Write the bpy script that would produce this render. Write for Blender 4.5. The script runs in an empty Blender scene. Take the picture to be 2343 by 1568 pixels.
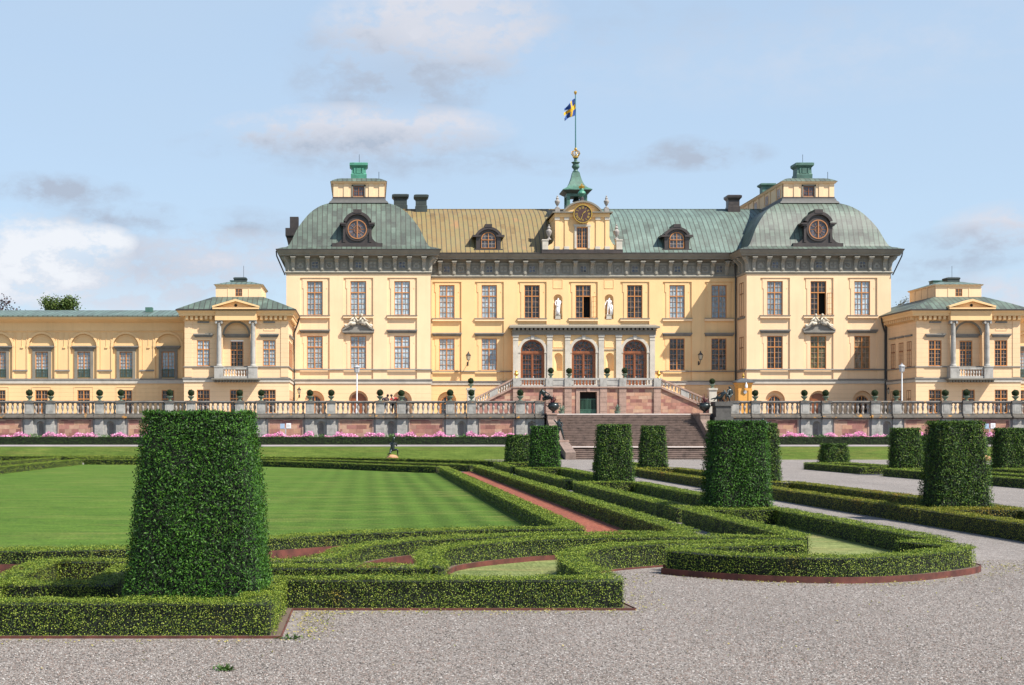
import bpy, bmesh, math, random
import numpy as np
from mathutils import Matrix, Vector

scene = bpy.context.scene
COL = scene.collection
R = math.radians

# ------------------------------------------------------------------ camera, sky, sun, exposure
F = 3254.0          # focal length in pixels of a 2343 px wide picture (50 mm on 36 mm)
VX, HY = 838.0, 987.0
CAMZ = 2.2
cam_d = bpy.data.cameras.new("camera")
cam_d.sensor_width = 36.0
cam_d.lens = 50.0
cam_d.shift_x = 0.1421
cam_d.shift_y = 0.0866
cam_d.clip_start = 0.1
cam_d.clip_end = 6000
cam = bpy.data.objects.new("camera", cam_d)
cam.location = (0, 0, CAMZ)
cam.rotation_euler = (R(90), 0, 0)
COL.objects.link(cam)
scene.camera = cam

SUN = Vector((1.42, -1.0, 2.15)).normalized()
SUN_EL = math.asin(SUN.z)
SUN_ROT = math.atan2(SUN.x, SUN.y)
sun_d = bpy.data.lights.new("sun", 'SUN')
sun_d.energy = 5.0
sun_d.angle = R(0.5)
sun_d.color = (1.0, 0.945, 0.86)
sun_o = bpy.data.objects.new("sun", sun_d)
sun_o.rotation_euler = SUN.to_track_quat('Z', 'Y').to_euler()
sun_o.location = (60, -40, 90)
COL.objects.link(sun_o)

world = bpy.data.worlds.new("World")
scene.world = world
world.use_nodes = True


def build_world():
    nt = world.node_tree
    N, L = nt.nodes, nt.links
    N.clear()
    out = N.new('ShaderNodeOutputWorld')
    bg = N.new('ShaderNodeBackground')
    bg.inputs['Strength'].default_value = 0.115
    sky = N.new('ShaderNodeTexSky')
    sky.sky_type = 'NISHITA'
    sky.sun_disc = False
    sky.sun_elevation = SUN_EL
    sky.sun_rotation = SUN_ROT
    sky.altitude = 50
    sky.air_density = 1.0
    sky.dust_density = 0.6
    sky.ozone_density = 1.6
    tc = N.new('ShaderNodeTexCoord')
    nrm = N.new('ShaderNodeVectorMath'); nrm.operation = 'NORMALIZE'
    L.new(tc.outputs['Generated'], nrm.inputs[0])
    d = nrm.outputs['Vector']

    def math_(op, a, b=None, c=None, clamp=False):
        n = N.new('ShaderNodeMath'); n.operation = op; n.use_clamp = clamp
        for i, v in enumerate((a, b, c)):
            if v is None:
                continue
            if isinstance(v, (int, float)):
                n.inputs[i].default_value = v
            else:
                L.new(v, n.inputs[i])
        return n.outputs[0]

    def noise(scale, detail, rough, vec, zs=1.0):
        mp = N.new('ShaderNodeMapping')
        mp.inputs['Scale'].default_value = (scale, scale, scale * zs)
        L.new(vec, mp.inputs['Vector'])
        n = N.new('ShaderNodeTexNoise')
        n.inputs['Scale'].default_value = 1.0
        n.inputs['Detail'].default_value = detail
        n.inputs['Roughness'].default_value = rough
        L.new(mp.outputs[0], n.inputs['Vector'])
        return n.outputs['Fac']

    def mix(fac, a, b):
        n = N.new('ShaderNodeMix'); n.data_type = 'RGBA'
        if isinstance(fac, (int, float)):
            n.inputs[0].default_value = fac
        else:
            L.new(fac, n.inputs[0])
        for i, v in ((6, a), (7, b)):
            if isinstance(v, tuple):
                n.inputs[i].default_value = v + (1,) if len(v) == 3 else v
            else:
                L.new(v, n.inputs[i])
        return n.outputs[2]

    # thin high veil that whitens the blue, a little uneven
    veil_n = noise(3.2, 4, 0.55, d, 3.0)
    vr = math_('MULTIPLY_ADD', veil_n, 0.30, 0.62, clamp=True)
    # the veil lies low in the sky; the zenith stays a deeper blue
    dz = N.new('ShaderNodeSeparateXYZ'); L.new(d, dz.inputs[0])
    hi = N.new('ShaderNodeMapRange'); hi.interpolation_type = 'SMOOTHSTEP'
    hi.inputs['From Min'].default_value = 0.34; hi.inputs['From Max'].default_value = 0.75
    hi.inputs['To Min'].default_value = 1.0; hi.inputs['To Max'].default_value = 0.12
    L.new(dz.outputs['Z'], hi.inputs['Value'])
    vr = math_('MULTIPLY', vr, hi.outputs[0])
    bk = N.new('ShaderNodeMapRange'); bk.interpolation_type = 'SMOOTHSTEP'  # unseen sky behind the camera: veil thinned to lower the fill light
    bk.inputs['From Min'].default_value = -0.35; bk.inputs['From Max'].default_value = 0.35
    bk.inputs['To Min'].default_value = 0.35; bk.inputs['To Max'].default_value = 1.0
    L.new(dz.outputs['Y'], bk.inputs['Value'])
    vr = math_('MULTIPLY', vr, bk.outputs[0])
    col = mix(vr, sky.outputs[0], (2.55, 3.28, 4.15))
    n1 = noise(26, 7, 0.62, d, 1.9)
    n2 = noise(70, 6, 0.65, d, 1.5)
    nn = math_('ADD', math_('MULTIPLY', n1, 0.7), math_('MULTIPLY', n2, 0.3))

    def blob(col, x, y, rx, ry, dens, c, gain=3.6, cut=0.44):
        v = Vector(((x - VX) / F, 1.0, (HY - y) / F)).normalized()
        sub = N.new('ShaderNodeVectorMath'); sub.operation = 'SUBTRACT'
        L.new(d, sub.inputs[0]); sub.inputs[1].default_value = v
        sc = N.new('ShaderNodeVectorMath'); sc.operation = 'MULTIPLY'
        L.new(sub.outputs[0], sc.inputs[0]); sc.inputs[1].default_value = (F / rx, 2.0, F / ry)
        ln = N.new('ShaderNodeVectorMath'); ln.operation = 'LENGTH'
        L.new(sc.outputs[0], ln.inputs[0])
        fall = math_('SUBTRACT', 1.0, ln.outputs['Value'], clamp=True)
        fall = math_('POWER', fall, 0.7)
        nz = math_('MULTIPLY', math_('SUBTRACT', nn, cut), gain, clamp=True)
        nz = math_('ADD', nz, math_('MULTIPLY', fall, 0.22 if gain < 4 else 0.0))
        m = math_('MULTIPLY', math_('MULTIPLY', fall, nz), dens * 1.7, clamp=True)
        return mix(m, col, c)
    grey = (2.22, 2.60, 3.22)
    pale = (3.45, 3.58, 4.0)
    white = (4.25, 4.42, 4.7)
    for b in [
        (1000, 70, 300, 120, 1.7, pale), (930, 150, 290, 110, 1.0, grey), (905, 205, 260, 70, 0.9, grey),
        (1040, 60, 190, 80, 1.5, pale),
        (700, 120, 80, 80, 0.35, grey),
        (830, 300, 360, 65, 1.8, pale), (800, 335, 420, 50, 0.9, grey), (900, 380, 330, 40, 0.6, grey),
        (120, 432, 170, 40, 1.2, grey), (270, 440, 60, 26, 0.5, grey),
        (215, 500, 190, 50, 0.9, grey), (360, 502, 90, 40, 0.7, grey),
        (60, 600, 330, 110, 1.3, pale), (350, 620, 420, 90, 1.1, grey), (560, 530, 160, 60, 0.7, grey),
        (500, 600, 300, 80, 0.9, pale), (180, 660, 420, 70, 1.0, pale),
        (70, 590, 230, 110, 1.5, white, 3.7, 0.44), (225, 552, 90, 42, 1.5, white, 3.9, 0.43), (140, 560, 120, 55, 1.3, white, 5.0, 0.46), (60, 640, 160, 50, 1.1, white, 6.0, 0.48),
        (1600, 358, 170, 36, 1.2, grey), (1560, 345, 80, 36, 0.9, grey), (1200, 365, 140, 24, 0.7, grey), (1350, 385, 180, 22, 0.5, grey),
        (2320, 520, 150, 60, 1.1, pale), (2240, 560, 160, 50, 0.9, grey), (2160, 600, 160, 34, 0.7, grey),
        (2290, 670, 200, 50, 1.1, pale), (2120, 640, 120, 40, 0.5, grey),
        (1900, 120, 700, 120, 0.25, pale), (1500, 40, 600, 100, 0.2, grey),
    ]:
        col = blob(col, *b)
    L.new(col, bg.inputs['Color'])
    L.new(bg.outputs[0], out.inputs['Surface'])


build_world()
vs = scene.view_settings
vs.view_transform = 'Standard'
vs.look = 'None'
vs.exposure = 0.84
vs.gamma = 1.0
try:
    vs.use_curve_mapping = False
except Exception:
    pass

# ------------------------------------------------------------------ naming and linking helpers
WL = {}             # world position of every root / part


def tag(o, label=None, cat=None, group=None, kind=None):
    if label: o['label'] = label
    if cat: o['category'] = cat
    if group: o['group'] = group
    if kind: o['kind'] = kind
    return o


def thing(name, label, cat, loc=(0, 0, 0), group=None, rz=0.0):
    o = bpy.data.objects.new(name, None)
    o.empty_display_size = 0.3
    o.location = loc
    o.rotation_euler = (0, 0, rz)
    COL.objects.link(o)
    WL[o.name] = Vector(loc)
    return tag(o, label, cat, group)


def link(name, data, parent=None, loc=(0, 0, 0), rz=0.0):
    """link mesh data; loc is relative to the parent"""
    o = bpy.data.objects.new(name, data)
    o.location = loc
    o.rotation_euler = (0, 0, rz)
    if parent is not None:
        o.parent = parent
    COL.objects.link(o)
    base = WL.get(parent.name, Vector((0, 0, 0))) if parent is not None else Vector((0, 0, 0))
    WL[o.name] = base + Vector(loc)
    return o


def dup(o, loc=None, parent=None, label=None, rz=None):
    c = o.copy()
    COL.objects.link(c)
    if parent is not None:
        c.parent = parent
    if loc is not None:
        c.location = loc
    if rz is not None:
        c.rotation_euler = (0, 0, rz)
    if label:
        c['label'] = label
    for ch in list(o.children):
        dup(ch, parent=c)
    return c


def X(x, Y): return (x - VX) * Y / F
def Z(y, Y): return CAMZ + (HY - y) * Y / F


class MB:
    """collects faces of one mesh"""
    def __init__(self):
        self.v = []; self.f = []; self.m = []; self.M = None

    def add(self, vs_, fs_, mat=0):
        b = len(self.v)
        if self.M is not None:
            vs_ = [tuple(self.M @ Vector(p)) for p in vs_]
        self.v.extend(vs_)
        for f in fs_:
            self.f.append(tuple(b + i for i in f)); self.m.append(mat)

    def quad(self, a, b, c, d, mat=0):
        self.add([a, b, c, d], [(0, 1, 2, 3)], mat)

    def box(self, x0, x1, y0, y1, z0, z1, mat=0):
        if x0 > x1: x0, x1 = x1, x0
        if y0 > y1: y0, y1 = y1, y0
        if z0 > z1: z0, z1 = z1, z0
        self.add([(x0, y0, z0), (x1, y0, z0), (x1, y1, z0), (x0, y1, z0), (x0, y0, z1), (x1, y0, z1), (x1, y1, z1), (x0, y1, z1)],
                 [(0, 3, 2, 1), (4, 5, 6, 7), (0, 1, 5, 4), (1, 2, 6, 5), (2, 3, 7, 6), (3, 0, 4, 7)], mat)

    def loft(self, rings, mat=0, side=None, cap=True, bottom=False):
        """rings: (x0,x1,y0,y1,z) rectangles from below upward; side = material for the x faces"""
        if side is None: side = mat
        for a, b in zip(rings, rings[1:]):
            A = [(a[0], a[2], a[4]), (a[1], a[2], a[4]), (a[1], a[3], a[4]), (a[0], a[3], a[4])]
            B = [(b[0], b[2], b[4]), (b[1], b[2], b[4]), (b[1], b[3], b[4]), (b[0], b[3], b[4])]
            for i in range(4):
                j = (i + 1) % 4
                self.quad(A[i], A[j], B[j], B[i], mat if i % 2 == 0 else side)
        if cap:
            a = rings[-1]
            self.quad((a[0], a[2], a[4]), (a[1], a[2], a[4]), (a[1], a[3], a[4]), (a[0], a[3], a[4]), mat)
        if bottom:
            a = rings[0]
            self.quad((a[0], a[3], a[4]), (a[1], a[3], a[4]), (a[1], a[2], a[4]), (a[0], a[2], a[4]), mat)

    def ring(self, x0, x1, y0, y1, prof, mat=0, cap=True, bottom=True):
        """moulding round a rectangle: prof = [(out, z), ...]"""
        self.loft([(x0 - o, x1 + o, y0 - o, y1 + o, z) for o, z in prof], mat, cap=cap, bottom=bottom)

    def prism_y(self, pts, y0, y1, mat=0):
        """pts (x,z) counter-clockwise seen from the front (-y)"""
        n = len(pts)
        vs_ = [(x, y0, z) for x, z in pts] + [(x, y1, z) for x, z in pts]
        fs_ = [tuple(range(n)), tuple(reversed(range(n, 2 * n)))]
        for i in range(n):
            j = (i + 1) % n
            fs_.append((i, n + i, n + j, j))
        self.add(vs_, fs_, mat)

    def prism_x(self, pts, x0, x1, mat=0):
        """pts (y,z)"""
        n = len(pts)
        vs_ = [(x0, y, z) for y, z in pts] + [(x1, y, z) for y, z in pts]
        fs_ = [tuple(range(n)), tuple(reversed(range(n, 2 * n)))]
        for i in range(n):
            j = (i + 1) % n
            fs_.append((i, n + i, n + j, j))
        self.add(vs_, fs_, mat)

    def lathe(self, prof, c=(0, 0, 0), n=12, mat=0, square=False):
        vs_, fs_ = [], []
        for r, z in prof:
            for k in range(n):
                a = 2 * math.pi * (k + (0.5 if square else 0)) / n
                vs_.append((c[0] + r * math.cos(a), c[1] + r * math.sin(a), c[2] + z))
        for i in range(len(prof) - 1):
            for k in range(n):
                j = (k + 1) % n
                fs_.append((i * n + k, i * n + j, (i + 1) * n + j, (i + 1) * n + k))
        fs_.append(tuple(reversed(range(n))))
        fs_.append(tuple(range((len(prof) - 1) * n, len(prof) * n)))
        self.add(vs_, fs_, mat)

    def tube(self, pts, r, n=6, mat=0):
        pts = [Vector(p) for p in pts]
        rs = r if isinstance(r, (list, tuple)) else [r] * len(pts)
        vs_, fs_ = [], []
        for i, p in enumerate(pts):
            d = (pts[min(i + 1, len(pts) - 1)] - pts[max(i - 1, 0)]).normalized()
            a = d.cross(Vector((0, 0, 1)))
            if a.length < 1e-3: a = d.cross(Vector((1, 0, 0)))
            a.normalize(); b = d.cross(a)
            for k in range(n):
                t = 2 * math.pi * k / n
                q = p + (a * math.cos(t) + b * math.sin(t)) * rs[i]
                vs_.append(tuple(q))
        for i in range(len(pts) - 1):
            for k in range(n):
                j = (k + 1) % n
                fs_.append((i * n + k, (i + 1) * n + k, (i + 1) * n + j, i * n + j))
        fs_.append(tuple(range(n)))
        fs_.append(tuple(reversed(range((len(pts) - 1) * n, len(pts) * n))))
        self.add(vs_, fs_, mat)

    def ball(self, c, r, n=10, m=7, mat=0, sz=1.0, sx=1.0, sy=1.0):
        vs_, fs_ = [], []
        for i in range(m + 1):
            t = math.pi * i / m
            for k in range(n):
                a = 2 * math.pi * k / n
                vs_.append((c[0] + r * sx * math.sin(t) * math.cos(a), c[1] + r * sy * math.sin(t) * math.sin(a), c[2] - r * sz * math.cos(t)))
        for i in range(m):
            for k in range(n):
                j = (k + 1) % n
                fs_.append((i * n + k, i * n + j, (i + 1) * n + j, (i + 1) * n + k))
        self.add(vs_, fs_, mat)

    def disc_y(self, cx, cz, r0, r1, y0, y1, n=32, mat=0, a0=0.0, a1=2 * math.pi):
        """annulus (r0>0) or arc band in the xz plane, extruded y0..y1"""
        k = n
        for i in range(k):
            s, e = a0 + (a1 - a0) * i / k, a0 + (a1 - a0) * (i + 1) / k
            p = [(cx + r0 * math.cos(s), cz + r0 * math.sin(s)), (cx + r1 * math.cos(s), cz + r1 * math.sin(s)),
                 (cx + r1 * math.cos(e), cz + r1 * math.sin(e)), (cx + r0 * math.cos(e), cz + r0 * math.sin(e))]
            vs_ = [(x, y0, z) for x, z in p] + [(x, y1, z) for x, z in p]
            self.add(vs_, [(0, 1, 2, 3), (1, 5, 6, 2), (0, 3, 7, 4), (4, 7, 6, 5)], mat)

    def mesh(self, name, mats, origin=(0, 0, 0), smooth=False):
        me = bpy.data.meshes.new(name)
        o = origin
        me.from_pydata([(x - o[0], y - o[1], z - o[2]) for x, y, z in self.v], [], self.f)
        if not isinstance(mats, (list, tuple)): mats = [mats]
        for m in mats: me.materials.append(m)
        me.polygons.foreach_set('material_index', self.m)
        if smooth:
            me.polygons.foreach_set('use_smooth', [True] * len(me.polygons))
        me.update()
        return me

    def build(self, name, mats, parent=None, smooth=False):
        """verts given in world coordinates"""
        w = WL[parent.name] if parent is not None else Vector((0, 0, 0))
        return link(name, self.mesh(name, mats, w, smooth), parent)


CACHE = {}


# ------------------------------------------------------------------ materials
def newmat(name):
    m = bpy.data.materials.new(name)
    m.use_nodes = True
    return m


class NG:
    def __init__(self, m):
        self.nt = m.node_tree; self.N = self.nt.nodes; self.L = self.nt.links
        self.b = self.N['Principled BSDF']

    def set(self, **k):
        for a, v in k.items():
            s = self.b.inputs[a.replace('_', ' ')]
            if hasattr(v, 'links') or isinstance(v, bpy.types.NodeSocket): self.L.new(v, s)
            else: s.default_value = v if not (isinstance(v, tuple) and len(v) == 3 and s.type == 'RGBA') else v + (1,)

    def pos(self):
        return self.N.new('ShaderNodeNewGeometry').outputs['Position']

    def objc(self):
        return self.N.new('ShaderNodeTexCoord').outputs['Object']

    def island(self):
        return self.N.new('ShaderNodeNewGeometry').outputs['Random Per Island']

    def math(self, op, a, b=None, c=None, clamp=False):
        n = self.N.new('ShaderNodeMath'); n.operation = op; n.use_clamp = clamp
        for i, v in enumerate((a, b, c)):
            if v is None: continue
            if isinstance(v, (int, float)): n.inputs[i].default_value = v
            else: self.L.new(v, n.inputs[i])
        return n.outputs[0]

    def sep(self, v):
        n = self.N.new('ShaderNodeSeparateXYZ'); self.L.new(v, n.inputs[0]); return n.outputs

    def comb(self, x, y, z):
        n = self.N.new('ShaderNodeCombineXYZ')
        for i, v in enumerate((x, y, z)):
            if isinstance(v, (int, float)): n.inputs[i].default_value = v
            else: self.L.new(v, n.inputs[i])
        return n.outputs[0]

    def scale(self, v, s):
        n = self.N.new('ShaderNodeVectorMath'); n.operation = 'MULTIPLY'
        self.L.new(v, n.inputs[0]); n.inputs[1].default_value = s if isinstance(s, tuple) else (s, s, s)
        return n.outputs[0]

    def noise(self, v, s, detail=4, rough=0.55, dist=0.0):
        n = self.N.new('ShaderNodeTexNoise')
        self.L.new(v, n.inputs['Vector'])
        n.inputs['Scale'].default_value = s; n.inputs['Detail'].default_value = detail
        n.inputs['Roughness'].default_value = rough; n.inputs['Distortion'].default_value = dist
        return n.outputs['Fac']

    def voro(self, v, s, feature='F1', rnd=1.0):
        n = self.N.new('ShaderNodeTexVoronoi'); n.feature = feature
        self.L.new(v, n.inputs['Vector']); n.inputs['Scale'].default_value = s
        n.inputs['Randomness'].default_value = rnd
        return n.outputs

    def ramp(self, f, stops, interp='LINEAR'):
        n = self.N.new('ShaderNodeValToRGB'); n.color_ramp.interpolation = interp
        e = n.color_ramp.elements
        while len(e) > 1: e.remove(e[-1])
        for i, (p, c) in enumerate(stops):
            x = e[0] if i == 0 else e.new(p)
            x.position = p; x.color = c + (1,) if len(c) == 3 else c
        self.L.new(f, n.inputs['Fac'])
        return n.outputs['Color']

    def mix(self, f, a, b, mode='MIX'):
        n = self.N.new('ShaderNodeMix'); n.data_type = 'RGBA'; n.blend_type = mode
        if isinstance(f, (int, float)): n.inputs[0].default_value = f
        else: self.L.new(f, n.inputs[0])
        for i, v in ((6, a), (7, b)):
            if isinstance(v, tuple): n.inputs[i].default_value = v + (1,) if len(v) == 3 else v
            else: self.L.new(v, n.inputs[i])
        return n.outputs[2]

    def bump(self, h, strength=0.3, dist=0.02):
        n = self.N.new('ShaderNodeBump'); n.inputs['Strength'].default_value = strength
        n.inputs['Distance'].default_value = dist
        self.L.new(h, n.inputs['Height'])
        self.L.new(n.outputs[0], self.b.inputs['Normal'])


def plain(name, c, rough=0.6, metal=0.0, var=0.12, s=3.0):
    m = newmat(name); g = NG(m)
    f = g.noise(g.objc(), s, 4)
    d = tuple(max(0, x * (1 - var)) for x in c); l = tuple(min(1, x * (1 + var)) for x in c)
    g.set(Base_Color=g.ramp(f, [(0.3, d), (0.7, l)]), Roughness=rough, Metallic=metal)
    return m


def plaster(name, c, groove=None, stain=0.10):
    m = newmat(name); g = NG(m)
    p = g.pos()
    z = g.sep(p)[2]
    f = g.noise(p, 0.35, 5, 0.6)
    col = g.ramp(f, [(0.3, tuple(x * (1 - stain) for x in c)), (0.62, c)])
    # faint rain streaks: tall thin noise
    st = g.noise(g.scale(p, (2.2, 2.2, 0.12)), 1.0, 5, 0.6)
    st = g.math('MULTIPLY', g.math('SUBTRACT', st, 0.50, clamp=True), 1.9, clamp=True)
    col = g.mix(st, col, tuple(x * 0.80 for x in c))
    h = g.noise(p, 30, 3)
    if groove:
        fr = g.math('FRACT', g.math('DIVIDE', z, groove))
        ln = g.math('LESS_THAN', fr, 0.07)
        col = g.mix(g.math('MULTIPLY', ln, 0.22), col, tuple(x * 0.5 for x in c))  # groove lines darkened in colour, for joint dirt and the groove's own shade
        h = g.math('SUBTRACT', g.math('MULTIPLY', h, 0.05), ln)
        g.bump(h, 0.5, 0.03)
    else:
        g.bump(h, 0.08, 0.02)
    g.set(Base_Color=col, Roughness=0.85)
    return m


def stone(name, c, dark=0.55, s=1.2, bump=0.25, rough=0.85, lichen=0.0, grime=0.5):
    m = newmat(name); g = NG(m)
    p = g.pos()
    f = g.noise(p, s, 6, 0.65)
    col = g.ramp(f, [(0.28, tuple(x * dark for x in c)), (0.5, c), (0.75, tuple(min(1, x * 1.15) for x in c))])
    bl = g.noise(g.scale(p, (1, 1, 0.35)), s * 2.3, 5, 0.7)
    bl = g.math('MULTIPLY', g.math('SUBTRACT', bl, 0.5, clamp=True), 3.0 * grime, clamp=True)
    col = g.mix(bl, col, tuple(x * 0.3 for x in c))
    if lichen:
        li = g.noise(p, 1.6, 4, 0.6)
        li = g.math('MULTIPLY', g.math('SUBTRACT', li, 0.60, clamp=True), 12 * lichen, clamp=True)
        col = g.mix(li, col, (0.42, 0.20, 0.03))
    g.bump(g.noise(p, 14, 5), bump, 0.02)
    g.set(Base_Color=col, Roughness=rough)
    return m


def blocks(name, tints, mortar, bw, bh, rough=0.85, axis='X'):
    """irregular ashlar: every block its own tint"""
    m = newmat(name); g = NG(m)
    p = g.pos(); s = g.sep(p)
    vec = g.comb(s[0] if axis == 'X' else s[1], s[2], 0.0)
    n = g.N.new('ShaderNodeTexBrick')
    g.L.new(vec, n.inputs['Vector'])
    n.inputs['Scale'].default_value = 1.0
    n.inputs['Brick Width'].default_value = bw; n.inputs['Row Height'].default_value = bh
    n.inputs['Mortar Size'].default_value = 0.008; n.inputs['Mortar Smooth'].default_value = 0.2
    n.inputs['Color1'].default_value = (0, 0, 0, 1); n.inputs['Color2'].default_value = (1, 1, 1, 1)
    n.inputs['Mortar'].default_value = (0.5, 0.5, 0.5, 1)
    n.offset = 0.5; n.squash = 0.7; n.squash_frequency = 3
    rr = g.ramp(n.outputs['Color'], [(i / (len(tints) - 1), t) for i, t in enumerate(tints)])
    f = g.noise(p, 2.5, 6, 0.65)
    col = g.mix(0.5, rr, g.ramp(f, [(0.3, (0.30, 0.30, 0.30)), (0.7, (0.66, 0.66, 0.66))]), 'OVERLAY')
    col = g.mix(n.outputs['Fac'], col, mortar)
    st = g.noise(g.scale(p, (1.5, 1.5, 0.3)), 1.0, 5, 0.6)
    st = g.math('MULTIPLY', g.math('SUBTRACT', st, 0.55, clamp=True), 2.0, clamp=True)
    col = g.mix(st, col, (0.10, 0.075, 0.065))
    g.bump(g.math('SUBTRACT', g.math('MULTIPLY', f, 0.5), n.outputs['Fac']), 0.4, 0.02)
    g.set(Base_Color=col, Roughness=rough)
    return m


def copper(name, tints, seam=0.49, axis='X', rough=0.55, dark=(0.05, 0.045, 0.035), streak=0.5):
    """standing seam sheet copper with patina; seams run up the slope"""
    m = newmat(name); g = NG(m)
    p = g.pos(); s = g.sep(p)
    vec = g.comb(s[2], s[0] if axis == 'X' else s[1], 0.0)
    n = g.N.new('ShaderNodeTexBrick')
    g.L.new(vec, n.inputs['Vector'])
    n.inputs['Scale'].default_value = 1.0
    n.inputs['Brick Width'].default_value = 0.62; n.inputs['Row Height'].default_value = seam
    n.inputs['Mortar Size'].default_value = 0.008; n.inputs['Mortar Smooth'].default_value = 0.3
    n.inputs['Color1'].default_value = (0, 0, 0, 1); n.inputs['Color2'].default_value = (1, 1, 1, 1)
    n.offset = 0.5
    f = g.noise(p, 0.5, 6, 0.6)
    fine = g.noise(p, 5.0, 5, 0.6)
    mixf = g.math('ADD', g.math('MULTIPLY', f, 0.62), g.math('MULTIPLY', n.outputs['Color'], 0.22))
    mixf = g.math('ADD', mixf, g.math('MULTIPLY', fine, 0.16))
    k = len(tints) - 1
    col = g.ramp(mixf, [(0.28 + 0.44 * i / k, t) for i, t in enumerate(tints)])
    st = g.noise(g.scale(p, (2.6, 2.6, 0.2)), 1.0, 5, 0.6)
    st = g.math('MULTIPLY', g.math('SUBTRACT', st, 0.53, clamp=True), 4.0 * streak, clamp=True)
    col = g.mix(st, col, dark)
    # seam: standing fold along constant axis, colour darkened for its shadow and oxidation
    fr = g.math('FRACT', g.math('DIVIDE', s[0] if axis == 'X' else s[1], seam))
    d = g.math('ABSOLUTE', g.math('SUBTRACT', fr, 0.5))
    ln = g.math('GREATER_THAN', d, 0.415)
    col = g.mix(g.math('MULTIPLY', ln, 0.8), col, tuple(x * 0.6 for x in dark))
    col = g.mix(g.math('MULTIPLY', n.outputs['Fac'], 0.35), col, dark)
    g.bump(g.math('ADD', ln, g.math('MULTIPLY', fine, 0.15)), 0.5, 0.04)
    g.set(Base_Color=col, Roughness=rough, Metallic=0.0)
    return m


def leafmat(name, cols, patch=None, pscale=0.8, trans=0.14, rough=0.55, patch_amt=0.55):
    m = newmat(name); g = NG(m)
    r = g.island()
    k = len(cols) - 1
    col = g.ramp(r, [(i / k, c) for i, c in enumerate(cols)])
    if patch:
        f = g.noise(g.pos(), pscale, 3, 0.6)
        f = g.math('MULTIPLY', g.math('SUBTRACT', f, patch_amt, clamp=True), 7.0, clamp=True)
        f = g.math('MULTIPLY', f, g.math('GREATER_THAN', r, 0.35))
        col = g.mix(f, col, patch)
    g.set(Base_Color=col, Roughness=rough)
    g.b.inputs['Specular IOR Level'].default_value = 0.22
    tr = g.N.new('ShaderNodeBsdfTranslucent')
    g.L.new(g.mix(0.5, col, (0.10, 0.16, 0.015)), tr.inputs['Color'])
    mx = g.N.new('ShaderNodeMixShader'); mx.inputs[0].default_value = trans
    g.L.new(g.b.outputs[0], mx.inputs[1]); g.L.new(tr.outputs[0], mx.inputs[2])
    out = [n for n in g.N if n.type == 'OUTPUT_MATERIAL'][0]
    g.L.new(mx.outputs[0], out.inputs['Surface'])
    return m


M = {}
M['tower_wall'] = plaster('cream plaster', (0.79, 0.555, 0.335))
M['main_wall'] = plaster('yellow plaster', (0.78, 0.51, 0.245))
M['wing_wall'] = plaster('ochre plaster', (0.76, 0.495, 0.24))
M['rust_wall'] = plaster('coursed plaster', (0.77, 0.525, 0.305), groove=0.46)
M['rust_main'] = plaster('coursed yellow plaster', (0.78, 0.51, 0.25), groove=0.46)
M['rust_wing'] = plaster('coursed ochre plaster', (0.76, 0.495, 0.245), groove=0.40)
M['grey'] = stone('grey trim stone', (0.19, 0.172, 0.138), dark=0.8, grime=0.15, bump=0.1)
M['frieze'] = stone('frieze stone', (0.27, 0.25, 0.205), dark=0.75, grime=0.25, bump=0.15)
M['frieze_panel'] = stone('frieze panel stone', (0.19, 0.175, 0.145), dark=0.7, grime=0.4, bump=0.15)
M['lead'] = plain('lead sheet', (0.075, 0.075, 0.07), 0.6)
M['ledge'] = stone('ledge stone', (0.20, 0.185, 0.16), dark=0.75, grime=0.3, bump=0.1)
M['pale'] = stone('pale band stone', (0.47, 0.43, 0.36), dark=0.8, grime=0.15, bump=0.1)
M['ashlar'] = stone('grey ashlar', (0.34, 0.325, 0.295), dark=0.6, grime=0.8, s=1.3)
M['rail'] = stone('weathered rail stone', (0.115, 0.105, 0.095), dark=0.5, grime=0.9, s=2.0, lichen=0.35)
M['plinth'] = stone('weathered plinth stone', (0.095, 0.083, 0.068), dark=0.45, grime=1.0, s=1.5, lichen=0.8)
M['balus'] = stone('baluster stone', (0.33, 0.295, 0.265), dark=0.5, grime=0.9, s=3.0)
M['balus_pale'] = stone('pale baluster stone', (0.55, 0.50, 0.44), dark=0.75, grime=0.3, s=3.0)
M['pink'] = blocks('pink sandstone', [(0.20, 0.085, 0.065), (0.33, 0.15, 0.11), (0.44, 0.25, 0.155), (0.28, 0.115, 0.095), (0.40, 0.20, 0.15), (0.46, 0.30, 0.20), (0.24, 0.10, 0.08)], (0.20, 0.13, 0.10), 0.85, 0.34)
M['pinkframe'] = stone('pink sandstone frame', (0.34, 0.225, 0.175), dark=0.65, grime=0.6)
M['steps'] = stone('worn step stone', (0.195, 0.138, 0.110), dark=0.35, grime=1.0, s=1.6, bump=0.6)
M['steppale'] = stone('pale step edge', (0.52, 0.46, 0.42), dark=0.8, grime=0.2)
M['wood'] = plain('orange window wood', (0.50, 0.205, 0.056), 0.45, var=0.15)
M['wood_dark'] = plain('brown door wood', (0.215, 0.068, 0.022), 0.40, var=0.25, s=2)
M['lightbar'] = plain('pale glazing bar', (0.50, 0.40, 0.33), 0.5)
M['muntin'] = plain('thin glazing bar', (0.44, 0.255, 0.14), 0.5)
M['greymetal'] = plain('grey metal', (0.33, 0.34, 0.35), 0.45)
M['whitepaint'] = plain('white paint', (0.75, 0.75, 0.74), 0.4, var=0.04)
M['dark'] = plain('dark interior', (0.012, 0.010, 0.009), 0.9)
M['darkroof'] = plain('dark oxidised copper', (0.040, 0.030, 0.026), 0.45, var=0.35, s=1.5)
M['blackiron'] = plain('black iron', (0.02, 0.02, 0.022), 0.5)
M['chim'] = plain('dark green chimney copper', (0.026, 0.036, 0.032), 0.55, var=0.35, s=1.2)
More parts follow.
